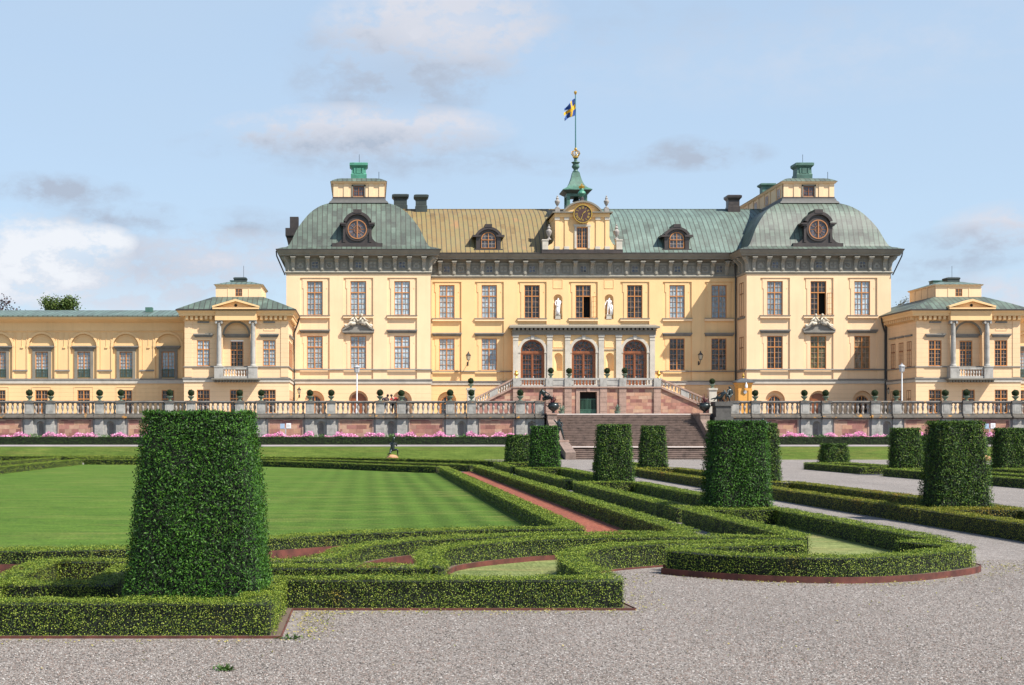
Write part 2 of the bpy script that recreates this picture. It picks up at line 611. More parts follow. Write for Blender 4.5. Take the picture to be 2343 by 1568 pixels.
M['verdi'] = plain('bright verdigris', (0.058, 0.225, 0.15), 0.55, var=0.30, s=1.6)
M['turret'] = plain('turret copper', (0.050, 0.125, 0.088), 0.55, var=0.45, s=1.8)
M['verdi_dark'] = plain('dull verdigris', (0.050, 0.115, 0.088), 0.55, var=0.40, s=1.6)
M['gold'] = plain('gilding', (0.60, 0.37, 0.08), 0.28, metal=0.75, var=0.1)
M['bronze'] = plain('dark bronze', (0.035, 0.045, 0.045), 0.32, metal=0.55, var=0.45, s=5)
M['marble'] = plain('white marble', (0.80, 0.79, 0.78), 0.45, var=0.06)
M['sculpt'] = stone('weathered sculpture stone', (0.50, 0.45, 0.36), dark=0.6, grime=0.5, s=4)
M['urnstone'] = stone('grey urn stone', (0.29, 0.265, 0.24), dark=0.6, grime=0.5, s=4)
M['potgreen'] = plain('mossy stone pot', (0.15, 0.20, 0.145), 0.8, var=0.4, s=6)
M['corten'] = plain('rusty edging steel', (0.090, 0.024, 0.015), 0.75, var=0.5, s=5)
M['orange_wall'] = plaster('orange plaster', (0.62, 0.31, 0.07))
M['slate'] = plain('slate hood', (0.06, 0.07, 0.08), 0.5)
M['bluecloth'] = plain('blue flag cloth', (0.010, 0.055, 0.24), 0.7, var=0.08)
M['yellowcloth'] = plain('yellow flag cloth', (0.66, 0.38, 0.015), 0.7, var=0.06)
M['green_gate'] = plain('green gate paint', (0.05, 0.13, 0.085), 0.5)
M['green_rail'] = plain('green balconet paint', (0.045, 0.085, 0.058), 0.5)

G_, S_ = [(0.085, 0.12, 0.095), (0.13, 0.19, 0.155), (0.165, 0.245, 0.20), (0.20, 0.29, 0.235)], 0.49
M['roofgreen'] = copper('green copper sheet', [(0.050, 0.066, 0.054), (0.086, 0.122, 0.100), (0.106, 0.156, 0.130), (0.135, 0.190, 0.158)], streak=0.4)
M['roofbrown'] = copper('tan copper sheet', [(0.13, 0.085, 0.028), (0.205, 0.138, 0.050), (0.19, 0.150, 0.058), (0.26, 0.145, 0.058)], streak=0.2)
M['domeX'] = copper('patchy dome copper', [(0.032, 0.036, 0.030), (0.062, 0.082, 0.064), (0.085, 0.118, 0.090), (0.120, 0.165, 0.130)], streak=0.6, seam=0.5)
M['domeY'] = copper('patchy dome copper side', [(0.032, 0.036, 0.030), (0.062, 0.082, 0.064), (0.085, 0.118, 0.090), (0.120, 0.165, 0.130)], streak=0.6, seam=0.5, axis='Y')


def glass_mat(name, c1, c2, curtain=False, rough=0.05):
    m = newmat(name); g = NG(m)
    p = g.pos(); s = g.sep(p)
    if curtain:
        w = g.noise(g.scale(p, (16, 16, 0.6)), 1.0, 3, 0.6)
        f = g.noise(p, 1.4, 3, 0.6)
        col = g.ramp(g.math('ADD', g.math('MULTIPLY', w, 0.6), g.math('MULTIPLY', f, 0.4)), [(0.36, c1), (0.62, c2)])
    else:
        f = g.noise(g.scale(p, (3.1, 3.1, 3.1)), 1.0, 2, 0.5)
        col = g.ramp(f, [(0.4, c1), (0.65, c2)])
    # every window has its own curtain and its own old, slightly wavy glass
    oi = g.N.new('ShaderNodeObjectInfo').outputs['Random']
    k = g.math('MULTIPLY_ADD', oi, 0.55, 0.62)
    kk = g.comb(k, k, k)
    vm = g.N.new('ShaderNodeVectorMath'); vm.operation = 'MULTIPLY'
    g.L.new(col, vm.inputs[0]); g.L.new(kk, vm.inputs[1]); col = vm.outputs[0]
    wv = g.noise(g.scale(p, (2.3, 2.3, 2.9)), 1.0, 2, 0.5)
    g.bump(g.math('ADD', wv, g.math('MULTIPLY', oi, 3.0)), 0.35, 0.25)
    g.set(Base_Color=col, Roughness=rough)
    g.b.inputs['Specular IOR Level'].default_value = 0.6
    return m


M['pane_curtain'] = glass_mat('window glass over curtain', (0.16, 0.215, 0.25), (0.46, 0.545, 0.59), True)
M['pane_dark'] = glass_mat('dark window glass', (0.010, 0.009, 0.010), (0.05, 0.045, 0.05))
M['pane_grey'] = glass_mat('grey window glass', (0.045, 0.045, 0.055), (0.10, 0.10, 0.12))
M['pane_green'] = glass_mat('greenish window glass', (0.06, 0.055, 0.02), (0.13, 0.12, 0.05))
M['pane_blind'] = glass_mat('window glass over blind', (0.16, 0.115, 0.07), (0.20, 0.15, 0.09))
# ------------------------------------------------------------------ ground materials
def gravel_mat(name, scale, cols, rough=0.95, big=0.35):
    m = newmat(name); g = NG(m)
    p = g.pos()
    v = g.voro(p, scale); v2 = g.voro(g.scale(p, (1.0, 1.0, 1.0)), scale * 2.3)
    r = g.sep(v['Color'])[0]; r2 = g.sep(v2['Color'])[1]
    k = len(cols) - 1
    col = g.ramp(r, [(i / k, c) for i, c in enumerate(cols)])
    col2 = g.ramp(r2, [(i / k, c) for i, c in enumerate(cols)])
    col = g.mix(0.3, col, col2)
    lg = g.noise(g.scale(p, (0.5, 0.22, 1)), 1.0, 5, 0.6)
    col = g.mix(1.0, col, g.ramp(lg, [(0.3, (1 - big,) * 3), (0.7, (1.0, 1.0, 1.0))]), 'MULTIPLY')
    md = g.noise(p, 5.0, 4, 0.65)
    col = g.mix(1.0, col, g.ramp(md, [(0.3, (0.80,) * 3), (0.7, (1.05, 1.05, 1.05))]), 'MULTIPLY')
    rk = g.math('SINE', g.math('MULTIPLY', g.math('ADD', g.sep(p)[0], g.math('MULTIPLY', lg, 0.5)), 55.0))
    h = g.math('SUBTRACT', 1.0, v['Distance'])
    h = g.math('ADD', g.math('MULTIPLY', h, 0.6), g.math('MULTIPLY', g.math('SUBTRACT', 1.0, v2['Distance']), 0.35))
    h = g.math('ADD', h, g.math('MULTIPLY', rk, 0.05))
    g.bump(h, 0.9, 0.012)
    g.set(Base_Color=col, Roughness=rough)
    return m


M['gravel'] = gravel_mat('raked pinkish gravel', 50, [(0.03, 0.026, 0.022), (0.125, 0.108, 0.095), (0.23, 0.205, 0.182), (0.165, 0.140, 0.122), (0.30, 0.272, 0.245), (0.205, 0.155, 0.13), (0.25, 0.232, 0.215), (0.47, 0.44, 0.41)], big=0.24)
M['brickgravel'] = gravel_mat('crushed red brick', 26, [(0.07, 0.016, 0.009), (0.22, 0.050, 0.022), (0.29, 0.074, 0.032), (0.18, 0.038, 0.018), (0.40, 0.15, 0.08)], big=0.25)


def lawn_mat(name, c1, c2, stripe=0.0, dry=(0.15, 0.16, 0.045), dry_amt=0.5, ang=0.0):
    m = newmat(name); g = NG(m)
    p = g.pos(); s = g.sep(p)
    f = g.noise(g.scale(p, (0.30, 0.55, 1)), 1.0, 5, 0.6)
    col = g.ramp(f, [(0.3, c1), (0.7, c2)])
    if stripe:
        u = g.math('ADD', g.math('MULTIPLY', s[0], math.cos(ang)), g.math('MULTIPLY', s[1], math.sin(ang)))
        u = g.math('ADD', u, g.math('MULTIPLY', g.noise(p, 0.12, 2), 0.06))
        w = g.math('SINE', g.math('MULTIPLY', u, 7.6))
        w = g.math('MULTIPLY_ADD', w, 0.5, 0.5)
        # mowing stripes show mostly on the palace side of the lawn
        fade = g.math('MULTIPLY', g.math('ADD', s[0], 5.0), 0.13, clamp=True)
        col = g.mix(g.math('MULTIPLY', g.math('MULTIPLY', w, fade), stripe), col, tuple(x * 0.55 for x in c1))
    dn = g.noise(g.scale(p, (0.22, 0.9, 1)), 1.0, 6, 0.68)
    dn = g.math('MULTIPLY', g.math('SUBTRACT', dn, 0.50, clamp=True), 5.0 * dry_amt, clamp=True)
    col = g.mix(dn, col, dry)
    md = g.noise(g.scale(p, (1.1, 2.6, 1)), 1.0, 6, 0.72)
    col = g.mix(1.0, col, g.ramp(md, [(0.3, (0.62, 0.66, 0.58)), (0.7, (1.32, 1.22, 1.2))]), 'MULTIPLY')
    gr = g.noise(g.scale(p, (26, 2.6, 1)), 1.0, 3, 0.7)
    col = g.mix(1.0, col, g.ramp(gr, [(0.3, (0.70, 0.72, 0.66)), (0.7, (1.28, 1.24, 1.24))]), 'MULTIPLY')
    b = g.noise(p, 26, 3, 0.7)
    col = g.mix(1.0, col, g.ramp(b, [(0.25, (0.60, 0.62, 0.55)), (0.75, (1.25, 1.22, 1.2))]), 'MULTIPLY')
    g.bump(b, 0.8, 0.03)
    g.set(Base_Color=col, Roughness=0.9)
    g.b.inputs['Specular IOR Level'].default_value = 0.1
    return m


M['lawn'] = lawn_mat('mown lawn', (0.056, 0.118, 0.016), (0.084, 0.155, 0.025), stripe=0.62, dry=(0.155, 0.175, 0.052), dry_amt=0.75)
M['bank'] = lawn_mat('bank turf', (0.055, 0.095, 0.016), (0.095, 0.14, 0.028), dry=(0.15, 0.13, 0.045), dry_amt=0.6)
M['bedlawn'] = lawn_mat('pale bed turf', (0.12, 0.165, 0.060), (0.19, 0.225, 0.095), dry=(0.26, 0.23, 0.11), dry_amt=0.7)
M['soil'] = plain('brown soil', (0.10, 0.07, 0.05), 0.95)
M['terrace'] = gravel_mat('terrace gravel', 30, [(0.22, 0.18, 0.16), (0.30, 0.26, 0.23), (0.36, 0.32, 0.29)])
M['path'] = gravel_mat('pale path gravel', 30, [(0.26, 0.23, 0.215), (0.32, 0.285, 0.27), (0.38, 0.35, 0.33)])


def sheet(name, poly, z, mat, kind='structure', label=None):
    mb = MB()
    mb.add([(x, y, z) for x, y in poly], [tuple(range(len(poly)))])
    o = mb.build(name, M[mat])
    tag(o, label, None, None, kind)
    return o


sheet('ground', [(-1500, -60), (1500, -60), (1500, 2500), (-1500, 2500)], 0.0, 'gravel')
ZP, ZT = 1.0, 3.73          # upper path and terrace floor
YW = 122.0                  # garden face of the terrace wall
SX0, SX1 = 16.2, 28.4       # great stair


def slope_bank(x0, x1):
    mb = MB()
    ys = [109.6, 110.4, 111.5, 113.0, 114.4, 115.2, 116.0]
    zs = [-0.05, 0.10, 0.34, 0.66, 0.90, 0.955, 0.96]
    xs = np.linspace(x0, x1, 40)
    for i in range(len(xs) - 1):
        for j in range(len(ys) - 1):
            mb.quad((xs[i], ys[j], zs[j]), (xs[i + 1], ys[j], zs[j]), (xs[i + 1], ys[j + 1], zs[j + 1]), (xs[i], ys[j + 1], zs[j + 1]))
    o = mb.build('grass_bank', M['bank'], smooth=True)
    return tag(o, kind='structure')


slope_bank(-150, SX0 - 1.0)
slope_bank(SX1 + 1.0, 190)
for a, b in ((-150, SX0 - 1.0), (SX1 + 1.0, 190)):
    mb = MB()
    mb.add([(a, 115.1, 0.965), (b, 115.1, 0.965), (b, 118.9, 1.07), (a, 118.9, 1.07)], [(0, 1, 2, 3)])
    tag(mb.build('upper_path', M['path']), kind='structure')
    mb = MB()
    mb.add([(a, 118.8, 1.10), (b, 118.8, 1.10), (b, 122.2, 1.16), (a, 122.2, 1.16)], [(0, 1, 2, 3)])
    tag(mb.build('flower_bed_soil', M['soil']), kind='structure')
# terrace floor behind the wall
mb = MB()
mb.box(-150, SX0 - 0.9, 122.3, 300, -0.5, ZT)
mb.box(SX1 + 0.9, 190, 122.3, 300, -0.5, ZT)
mb.box(SX0 - 0.9, SX1 + 0.9, 124.6, 300, -0.5, ZT - 0.004)
tag(mb.build('terrace_ground', M['terrace']), kind='structure')

# ------------------------------------------------------------------ foliage machinery
RNG = np.random.default_rng(7)


def leaves(P, Nn, L, W, rng, along=None, spread=0.9, fold=0.25, lift=0.7, skyw=0.0):
    """one bent diamond leaf per point; returns (n,4,3) corners"""
    n = len(P)
    # the blade faces roughly outward, as on clipped shoots
    # the blade turns from facing outward towards the light above
    nn = Nn * (1 - skyw) + np.array([0, 0, 1.0]) * skyw + rng.normal(size=(n, 3)) * 0.45 * spread
    nn /= np.linalg.norm(nn, axis=1, keepdims=True) + 1e-9
    d = rng.normal(size=(n, 3)) + Nn * lift
    if along is not None: d = d + along * 2.0
    d -= nn * np.sum(d * nn, axis=1, keepdims=True) * 0.8
    d /= np.linalg.norm(d, axis=1, keepdims=True) + 1e-9
    s = np.cross(d, nn)
    s /= np.linalg.norm(s, axis=1, keepdims=True) + 1e-9
    nn = np.cross(s, d)
    l = (L * (0.7 + 0.6 * rng.random(n)))[:, None]
    w = (W * (0.7 + 0.6 * rng.random(n)))[:, None]
    mid = P + d * l * 0.5 + nn * w * fold
    return np.stack([P, mid - s * w * 0.5 - nn * w * fold, P + d * l, mid + s * w * 0.5], axis=1)


def quad_mesh(name, groups, mats):
    """groups: list of (quads (n,4,3), material index, smooth)"""
    V = np.concatenate([q.reshape(-1, 3) for q, _, _ in groups]).astype(np.float32)
    nq = len(V) // 4
    me = bpy.data.meshes.new(name)
    me.vertices.add(len(V)); me.vertices.foreach_set('co', V.ravel())
    me.loops.add(len(V)); me.loops.foreach_set('vertex_index', np.arange(len(V), dtype=np.int32))
    me.polygons.add(nq)
    me.polygons.foreach_set('loop_start', np.arange(0, 4 * nq, 4, dtype=np.int32))
    me.polygons.foreach_set('loop_total', np.full(nq, 4, dtype=np.int32))
    mi = np.concatenate([np.full(len(q), i, dtype=np.int32) for q, i, _ in groups])
    me.polygons.foreach_set('material_index', mi)
    for m in mats: me.materials.append(m)
    me.update(); me.validate()
    return me


M['box_leaf'] = leafmat('box leaf', [(0.012, 0.034, 0.004), (0.042, 0.088, 0.009), (0.125, 0.185, 0.017), (0.205, 0.265, 0.027), (0.31, 0.35, 0.06)], patch=(0.24, 0.13, 0.02), pscale=0.9, patch_amt=0.66)
M['box_leaf_yellow'] = leafmat('yellowing box leaf', [(0.024, 0.044, 0.005), (0.064, 0.095, 0.009), (0.13, 0.155, 0.014), (0.22, 0.215, 0.020), (0.34, 0.285, 0.035)], patch=(0.26, 0.13, 0.015), pscale=0.5, patch_amt=0.56)
M['box_core'] = plain('hedge inside', (0.006, 0.010, 0.003), 0.95, var=0.4, s=8)  # solid core coloured near black for the shade between the leaves
M['thuja'] = leafmat('thuja spray', [(0.005, 0.020, 0.003), (0.014, 0.052, 0.005), (0.034, 0.105, 0.009), (0.080, 0.195, 0.017)], patch=(0.14, 0.17, 0.03), pscale=1.6, patch_amt=0.70)
M['yew'] = leafmat('yew spray', [(0.005, 0.018, 0.003), (0.014, 0.042, 0.005), (0.030, 0.078, 0.008), (0.062, 0.125, 0.013), (0.135, 0.19, 0.025)], patch=(0.16, 0.15, 0.03), pscale=1.4, patch_amt=0.64)
M['dark_leaf'] = leafmat('dark shrub leaf', [(0.008, 0.020, 0.006), (0.018, 0.042, 0.010), (0.03, 0.06, 0.013)])
M['stripe_leaf'] = leafmat('dark hedge leaf', [(0.012, 0.028, 0.006), (0.026, 0.055, 0.010), (0.045, 0.08, 0.014)])


def resample(path, ds):
    P = np.array(path, float)
    seg = np.linalg.norm(np.diff(P, axis=0), axis=1)
    t = np.concatenate([[0], np.cumsum(seg)])
    # keep the corners: sample each segment on its own
    out = []
    for i in range(len(seg)):
        k = max(1, int(math.ceil(seg[i] / ds)))
        for j in range(k):
            out.append(P[i] + (P[i + 1] - P[i]) * j / k)
    out.append(P[-1])
    return np.array(out)


def smooth_path(pts, n=6):
    """Catmull-Rom through the points"""
    p = [pts[0]] + list(pts) + [pts[-1]]
    out = []
    for i in range(1, len(p) - 2):
        a, b, c, d = [np.array(q, float) for q in p[i - 1:i + 3]]
        for k in range(n):
            t = k / n
            out.append(tuple(0.5 * ((2 * b) + (-a + c) * t + (2 * a - 5 * b + 4 * c - d) * t * t + (-a + 3 * b - 3 * c + d) * t ** 3)))
    out.append(tuple(pts[-1]))
    return out


def strip_sides(C, half, closed=False):
    """left/right offset curves with mitred corners"""
    n = len(C)
    T = np.zeros_like(C)
    for i in range(n):
        if closed:
            a, b = C[(i - 1) % n], C[(i + 1) % n]
        else:
            a, b = C[max(i - 1, 0)], C[min(i + 1, n - 1)]
        d1 = C[i] - a; d2 = b - C[i]
        l1, l2 = np.linalg.norm(d1), np.linalg.norm(d2)
        t = (d1 / l1 if l1 > 1e-6 else 0) + (d2 / l2 if l2 > 1e-6 else 0)
        T[i] = t / (np.linalg.norm(t) + 1e-9)
    Nn = np.stack([-T[:, 1], T[:, 0]], axis=1)
    # mitre factor
    mf = np.ones(n)
    for i in range(n):
        if not closed and i in (0, n - 1): continue
        d1 = C[i] - C[(i - 1) % n]; d1 = d1 / (np.linalg.norm(d1) + 1e-9)
        c = abs(np.dot(np.array([-d1[1], d1[0]]), Nn[i]))
        mf[i] = 1.0 / max(c, 0.5)
    return C + Nn * half * mf[:, None], C - Nn * half * mf[:, None], T


def hedge_quads(path, w, h, z0=0.0, closed=False, dens=1.0, rng=RNG, leafk=1.0):
    C = resample(path + ([path[0]] if closed else []), 0.35)
    if closed: C = C[:-1]
    n = len(C)
    core_in = 0.075
    Lf, Rt, T = strip_sides(C, w / 2 - core_in, closed)
    idx = list(range(n)) + ([0] if closed else [])
    core = []; S = []
    zt = z0 + h - core_in
    ys = []
    for a, b in zip(idx[:-1], idx[1:]):
        la, lb, ra, rb = Lf[a], Lf[b], Rt[a], Rt[b]
        f = lambda p, z: (p[0], p[1], z)
        core.append([f(la, z0), f(la, zt), f(lb, zt), f(lb, z0)])
        core.append([f(rb, z0), f(rb, zt), f(ra, zt), f(ra, z0)])
        core.append([f(la, zt), f(ra, zt), f(rb, zt), f(lb, zt)])
        S += [core[-3], core[-2], core[-1]]
    if not closed:
        for e in (0, n - 1):
            q = [(Lf[e][0], Lf[e][1], z0), (Rt[e][0], Rt[e][1], z0), (Rt[e][0], Rt[e][1], zt), (Lf[e][0], Lf[e][1], zt)]
            core.append(q); S.append(q)
    S = np.array(S)                                             # (k,4,3)
    cen = S.mean(axis=1)
    A = np.linalg.norm(np.cross(S[:, 1] - S[:, 0], S[:, 3] - S[:, 0]), axis=1)
    Nn = np.cross(S[:, 1] - S[:, 0], S[:, 3] - S[:, 0]); Nn /= np.linalg.norm(Nn, axis=1, keepdims=True) + 1e-9
    # make the normals face outward
    mid = np.array([np.append(C[min(i // 3, n - 1)], z0 + h / 2) for i in range(len(S))])
    if not closed: mid[-2] = np.append(C[0] + T[0] * 0.2, z0 + h / 2); mid[-1] = np.append(C[-1] - T[-1] * 0.2, z0 + h / 2)
    sgn = np.sign(np.sum(Nn * (cen - mid), axis=1)); sgn[sgn == 0] = 1
    Nn *= sgn[:, None]
    dist = np.clip(np.linalg.norm(cen[:, :2], axis=1), 12, 130)
    LL = (0.0078 + 0.00052 * dist) * leafk
    cnt = rng.poisson(np.clip(A * np.where(Nn[:, 2] > 0.5, 2.1, 1.25) * dens / (LL * LL * 0.60), 0, 200000))
    ii = np.repeat(np.arange(len(S)), cnt)
    u, v = rng.random(len(ii))[:, None], rng.random(len(ii))[:, None]
    q = S[ii]
    P = q[:, 0] * (1 - u) * (1 - v) + q[:, 1] * u * (1 - v) + q[:, 2] * u * v + q[:, 3] * (1 - u) * v
    # carry the leaf skin round the clipped edges
    top = Nn[ii][:, 2] > 0.5
    lat = q[:, 1] - q[:, 0]; lat /= np.linalg.norm(lat, axis=1, keepdims=True) + 1e-9
    P = P + np.where(top[:, None], lat * (u - 0.5) * 2 * core_in * 0.95, 0)
    P[:, 2] += np.where(top, 0, np.clip((P[:, 2] - z0) / max(zt - z0, 0.05), 0, 1) * core_in * 0.8)
    # uneven clipping
    wob = 0.008 * (np.sin(P[:, 0] * 5.1 + P[:, 1] * 3.3) + np.sin(P[:, 1] * 7.7 - P[:, 0] * 2.1 + P[:, 2] * 9) + np.sin(P[:, 0] * 13.0 + P[:, 2] * 11 + P[:, 1] * 11.3))
    jt = rng.normal(size=P.shape) * 0.018; jt -= Nn[ii] * np.sum(jt * Nn[ii], axis=1, keepdims=True)
    P = P + jt + Nn[ii] * (core_in * 0.45 + wob + 0.022 - rng.random(len(ii)) ** 1.2 * np.where(Nn[ii][:, 2] > 0.5, 0.03, 0.095))[:, None]
    P[:, 2] = np.maximum(P[:, 2], z0 + 0.02)
    lv = leaves(P, Nn[ii], LL[ii], LL[ii] * 0.62, rng, skyw=0.22, spread=0.62, lift=0.45)
    return np.array(core, float), lv


def edging_mesh(path, w, zt, closed=False):
    """thin steel strip standing along the hedge foot on both sides"""
    C = resample(path + ([path[0]] if closed else []), 0.35)
    if closed: C = C[:-1]
    mb = MB(); n = len(C)
    idx = list(range(n)) + ([0] if closed else [])
    a, b, _ = strip_sides(C, w / 2 + 0.05, closed)
    a2, b2, _ = strip_sides(C, w / 2 + 0.06, closed)
    for inn, out in ((a, a2), (b, b2)):
        for i, j in zip(idx[:-1], idx[1:]):
            mb.quad((out[i][0], out[i][1], -0.02), (out[j][0], out[j][1], -0.02), (out[j][0], out[j][1], zt), (out[i][0], out[i][1], zt))
            mb.quad((inn[i][0], inn[i][1], zt), (inn[j][0], inn[j][1], zt), (out[j][0], out[j][1], zt), (out[i][0], out[i][1], zt))
    if not closed:
        for e in (0, n - 1):
            mb.quad((a2[e][0], a2[e][1], -0.02), (b2[e][0], b2[e][1], -0.02), (b2[e][0], b2[e][1], zt), (a2[e][0], a2[e][1], zt))
    # soil between the strips
    for i, j in zip(idx[:-1], idx[1:]):
        mb.quad((a[i][0], a[i][1], zt - 0.012), (a[j][0], a[j][1], zt - 0.012), (b[j][0], b[j][1], zt - 0.012), (b[i][0], b[i][1], zt - 0.012), 1)
    return mb


HG = 'clipped box hedges of the parterre'


def hedge(label, paths, w=0.5, h=0.41, z0=0.0, mat='box_leaf', edging=0.0, group=HG, dens=1.0, leafk=1.0, edge_n=0):
    """paths: list of (path, closed); all runs of one hedge grow together"""
    cores, lvs = [], []
    for path, closed in paths:
        c, l = hedge_quads(path, w, h, z0, closed, dens, leafk=leafk)
        cores.append(c); lvs.append(l)
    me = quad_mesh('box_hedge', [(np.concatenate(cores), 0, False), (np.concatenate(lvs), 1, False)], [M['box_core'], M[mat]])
    o = link('box_hedge', me)
    tag(o, label, 'hedge', group)
    if edging:
        for path, closed in (paths[:edge_n] if edge_n else paths):
            e = edging_mesh(path, w, edging, closed=closed)
            link('edging', e.mesh('edging', [M['corten'], M['soil']]), o)
    return o


sp = smooth_path
# --- near hedges -----------------------------------------------------------------
hedge('nearest box hedge, stepping back at a corner and running right to a curled end',
      [([(-9, 15.35), (-1.17, 15.35), (-1.17, 17.72), (3.02, 17.72), (2.95, 18.6)] + sp([(2.93, 19.2), (2.95, 20.3), (3.02, 21.1), (3.25, 21.8), (3.60, 22.4), (4.05, 22.85), (5.0, 23.45), (6.1, 23.65), (7.2, 23.45)]), False)],
      w=0.42, edging=0.028)
hedge('box hedge strip behind the nearest hedge, ending in a hook left of the pale grass',
      [(sp([(0.85, 19.4), (0.95, 19.7), (0.88, 20.5), (0.93, 21.2), (1.13, 22.2), (1.55, 22.95), (2.18, 23.65), (3.0, 24.3), (4.34, 24.72), (6.0, 24.85), (7.55, 24.65)]), False),
       ([(-8, 17.2), (-3.2, 17.2), (-3.2, 19.3), (-1, 19.3), (0.85, 19.3)], False)], w=0.42, edging=0.10, edge_n=1)
hedge('low box hedge with a light end face, left of the big near cone',
      [(sp([(-0.95, 20.3), (-0.6, 20.6), (-0.45, 21.4), (-0.28, 22.2), (0.0, 22.9), (0.45, 23.6), (1.0, 24.2), (1.7, 24.7), (2.8, 25.2), (4.45, 25.55), (5.85, 25.6)]), False), ([(-4.5, 15.9), (-4.5, 20.2), (-3, 20.25), (-0.9, 20.25)], False)],
      w=0.42, edging=0.15, edge_n=1)
hedge('box hedge along the near edge of the big lawn and left of the red strip',
      [(sp([(-8.5, 21.8), (-5.7, 21.95), (-3.7, 22.4), (-2.6, 23.6), (-1.64, 24.5), (-0.9, 25.2), (0.0, 25.85), (1.4, 26.5), (2.6, 26.9), (4.1, 26.95)]), False),
       ([(3.95, 27.2), (3.95, 73.4)], False)], w=0.44, edging=0.17, edge_n=1)
hedge('curved box hedge of the round gravel bay with a rusty edging below',
      [(sp([(4.75, 22.05), (5.15, 21.55), (5.75, 21.1), (6.4, 20.85), (7.1, 20.8), (7.9, 21.1), (8.6, 21.6), (9.2, 22.15), (9.45, 22.6), (9.35, 23.2), (9.05, 23.9)]), False),
       (sp([(4.85, 22.25), (5.5, 22.75), (6.3, 23.05), (7.0, 23.1)]), False)], w=0.42, edging=0.095)
# --- long hedges and compartments ---------------------------------------------------
hedge('long straight box hedge along the right side of the red brick strip',
      [([(5.9, 25.95), (5.9, 76.5)], False)], w=0.44)
hedge('pointed box hedge in front of the cone tree nearest the curved bay',
      [([(7.6, 24.9), (7.6, 33.5), (9.75, 33.5), (9.75, 24.0)], False)], w=0.42)
for i, (a, b, t) in enumerate(((34.3, 51.2, 'between the two nearer cone trees of the red strip row'), (53.3, 70.8, 'between the two farther cone trees of the red strip row'), (73.1, 82.6, 'at the far end of the row, by the short dark cone'))):
    hedge('box hedge ring ' + t, [([(7.6, a), (9.75, a), (9.75, b), (7.6, b)], True)], w=0.42)
BW = 'yellowish box hedge ring, '
for a, b, t in ((17.0, 33.4, 'running out at the right edge of the photo'), (33.8, 51.2, 'behind the big cone'), (54.2, 70.6, 'half hidden by the tall middle cone')):
    hedge(BW + t, [([(13.2, a), (15.4, a), (15.4, b), (13.2, b)], True)], w=0.42, mat='box_leaf_yellow')
hedge('short box hedge ring at the far end of the second bed', [([(13.2, 74.2), (15.4, 74.2), (15.4, 82), (13.2, 82)], True)], w=0.42)
for a, b, t in ((30, 50, 'beside the right edge of the photo'), (53.0, 69.4, 'across the wide walk, before the far right cones'), (73, 82.0, 'with a low cone tree standing in its far corner')):
    hedge('dark box hedge ring ' + t, [([(25.4, a), (27.7, a), (27.7, b), (25.4, b)], True)], w=0.42)
hedge('dark box hedge ring at the right edge, in front of the rightmost cone tree', [([(30.8, 53.0), (33.2, 53.0), (33.2, 69.4), (30.8, 69.4)], True)], w=0.42)
hedge('dark box hedge ring at the right edge, behind the rightmost cone tree', [([(30.8, 73.0), (33.2, 73.0), (33.2, 82), (30.8, 82)], True)], w=0.42)
hedge('box hedge closing the far end and the left side of the big lawn',
      [(sp([(3.7, 73.6), (1.0, 77.5), (-2.5, 83.0), (-6.4, 87.5), (-11, 91), (-18.4, 93.0)]), False), ([(-18.7, 92.8), (-18.7, 58), (-18.7, 34)], False)], w=0.44)
hedge('second box hedge line beyond the far end of the big lawn',
      [(sp([(5.7, 77), (3.0, 82), (-1.5, 89), (-6.4, 94.5), (-12, 98), (-21.0, 100)]), False), ([(-21.6, 99.8), (-21.6, 40)], False)], w=0.44)
hedge('thin box hedge line closest to the grass bank', [(sp([(9.5, 85), (4.5, 92), (-1.0, 98), (-8, 102), (-15, 104), (-28, 105.0)]), False), ([(-27, 104.8), (-27, 60)], False)], w=0.44)
# hedges in front of the terrace wall
HW = 'dark hedges below the terrace wall'
hedge('long dark clipped hedge in front of the pink flowers left of the stairs', [([(-46, 119.3), (14.3, 119.3)], False)], w=0.9, h=0.66, z0=1.06, mat='stripe_leaf', group=HW)
hedge('long dark clipped hedge in front of the pink flowers right of the stairs', [([(30.3, 119.3), (62, 119.3)], False)], w=0.9, h=0.66, z0=1.06, mat='stripe_leaf', group=HW)

# ------------------------------------------------------------------ lawns and strips
def poly_sheet(name, pts, z, mat):
    return sheet(name, pts, z, mat)


lawn_pts = [(-18.7, 22)] + [(-8.5, 21.9), (-5.7, 22.0), (-3.7, 22.5), (-2.6, 23.7), (-1.64, 24.6), (-0.9, 25.3), (0.0, 25.95), (1.4, 26.6), (2.6, 27.0), (3.95, 27.1),
            (3.95, 73.6), (1.0, 77.6), (-2.5, 83.1), (-6.4, 87.6), (-11, 91.1), (-18.7, 93.1)]
poly_sheet('lawn', lawn_pts, 0.025, 'lawn')
poly_sheet('outer_lawn', [(-120, 30), (-21.6, 30), (-21.6, 99.9), (-12, 98.1), (-6.4, 94.6), (-1.5, 89.1), (3, 82.1), (5.7, 77.2), (7, 84), (9, 86), (9, 109.9), (-120, 109.9)], 0.012, 'bank')
poly_sheet('red_gravel_strip', [(4.2, 26.6), (5.9, 25.9), (5.9, 76.6), (5.6, 77), (4.0, 74)], 0.014, 'brickgravel')
poly_sheet('red_gravel_patch', [(-4.4, 17.4), (-3.3, 17.4), (-3.3, 20.0), (-4.4, 20.0)], 0.010, 'brickgravel')
poly_sheet('bed_grass', [(1.0, 18.0), (2.9, 18.0), (2.9, 20.5), (3.1, 21.4), (3.5, 22.4), (4.0, 22.9), (5.0, 23.5), (4.4, 24.6), (3.0, 24.2), (2.2, 23.6), (1.5, 22.9), (1.1, 22), (0.95, 21), (0.9, 20), (0.9, 19)], 0.02, 'bedlawn')
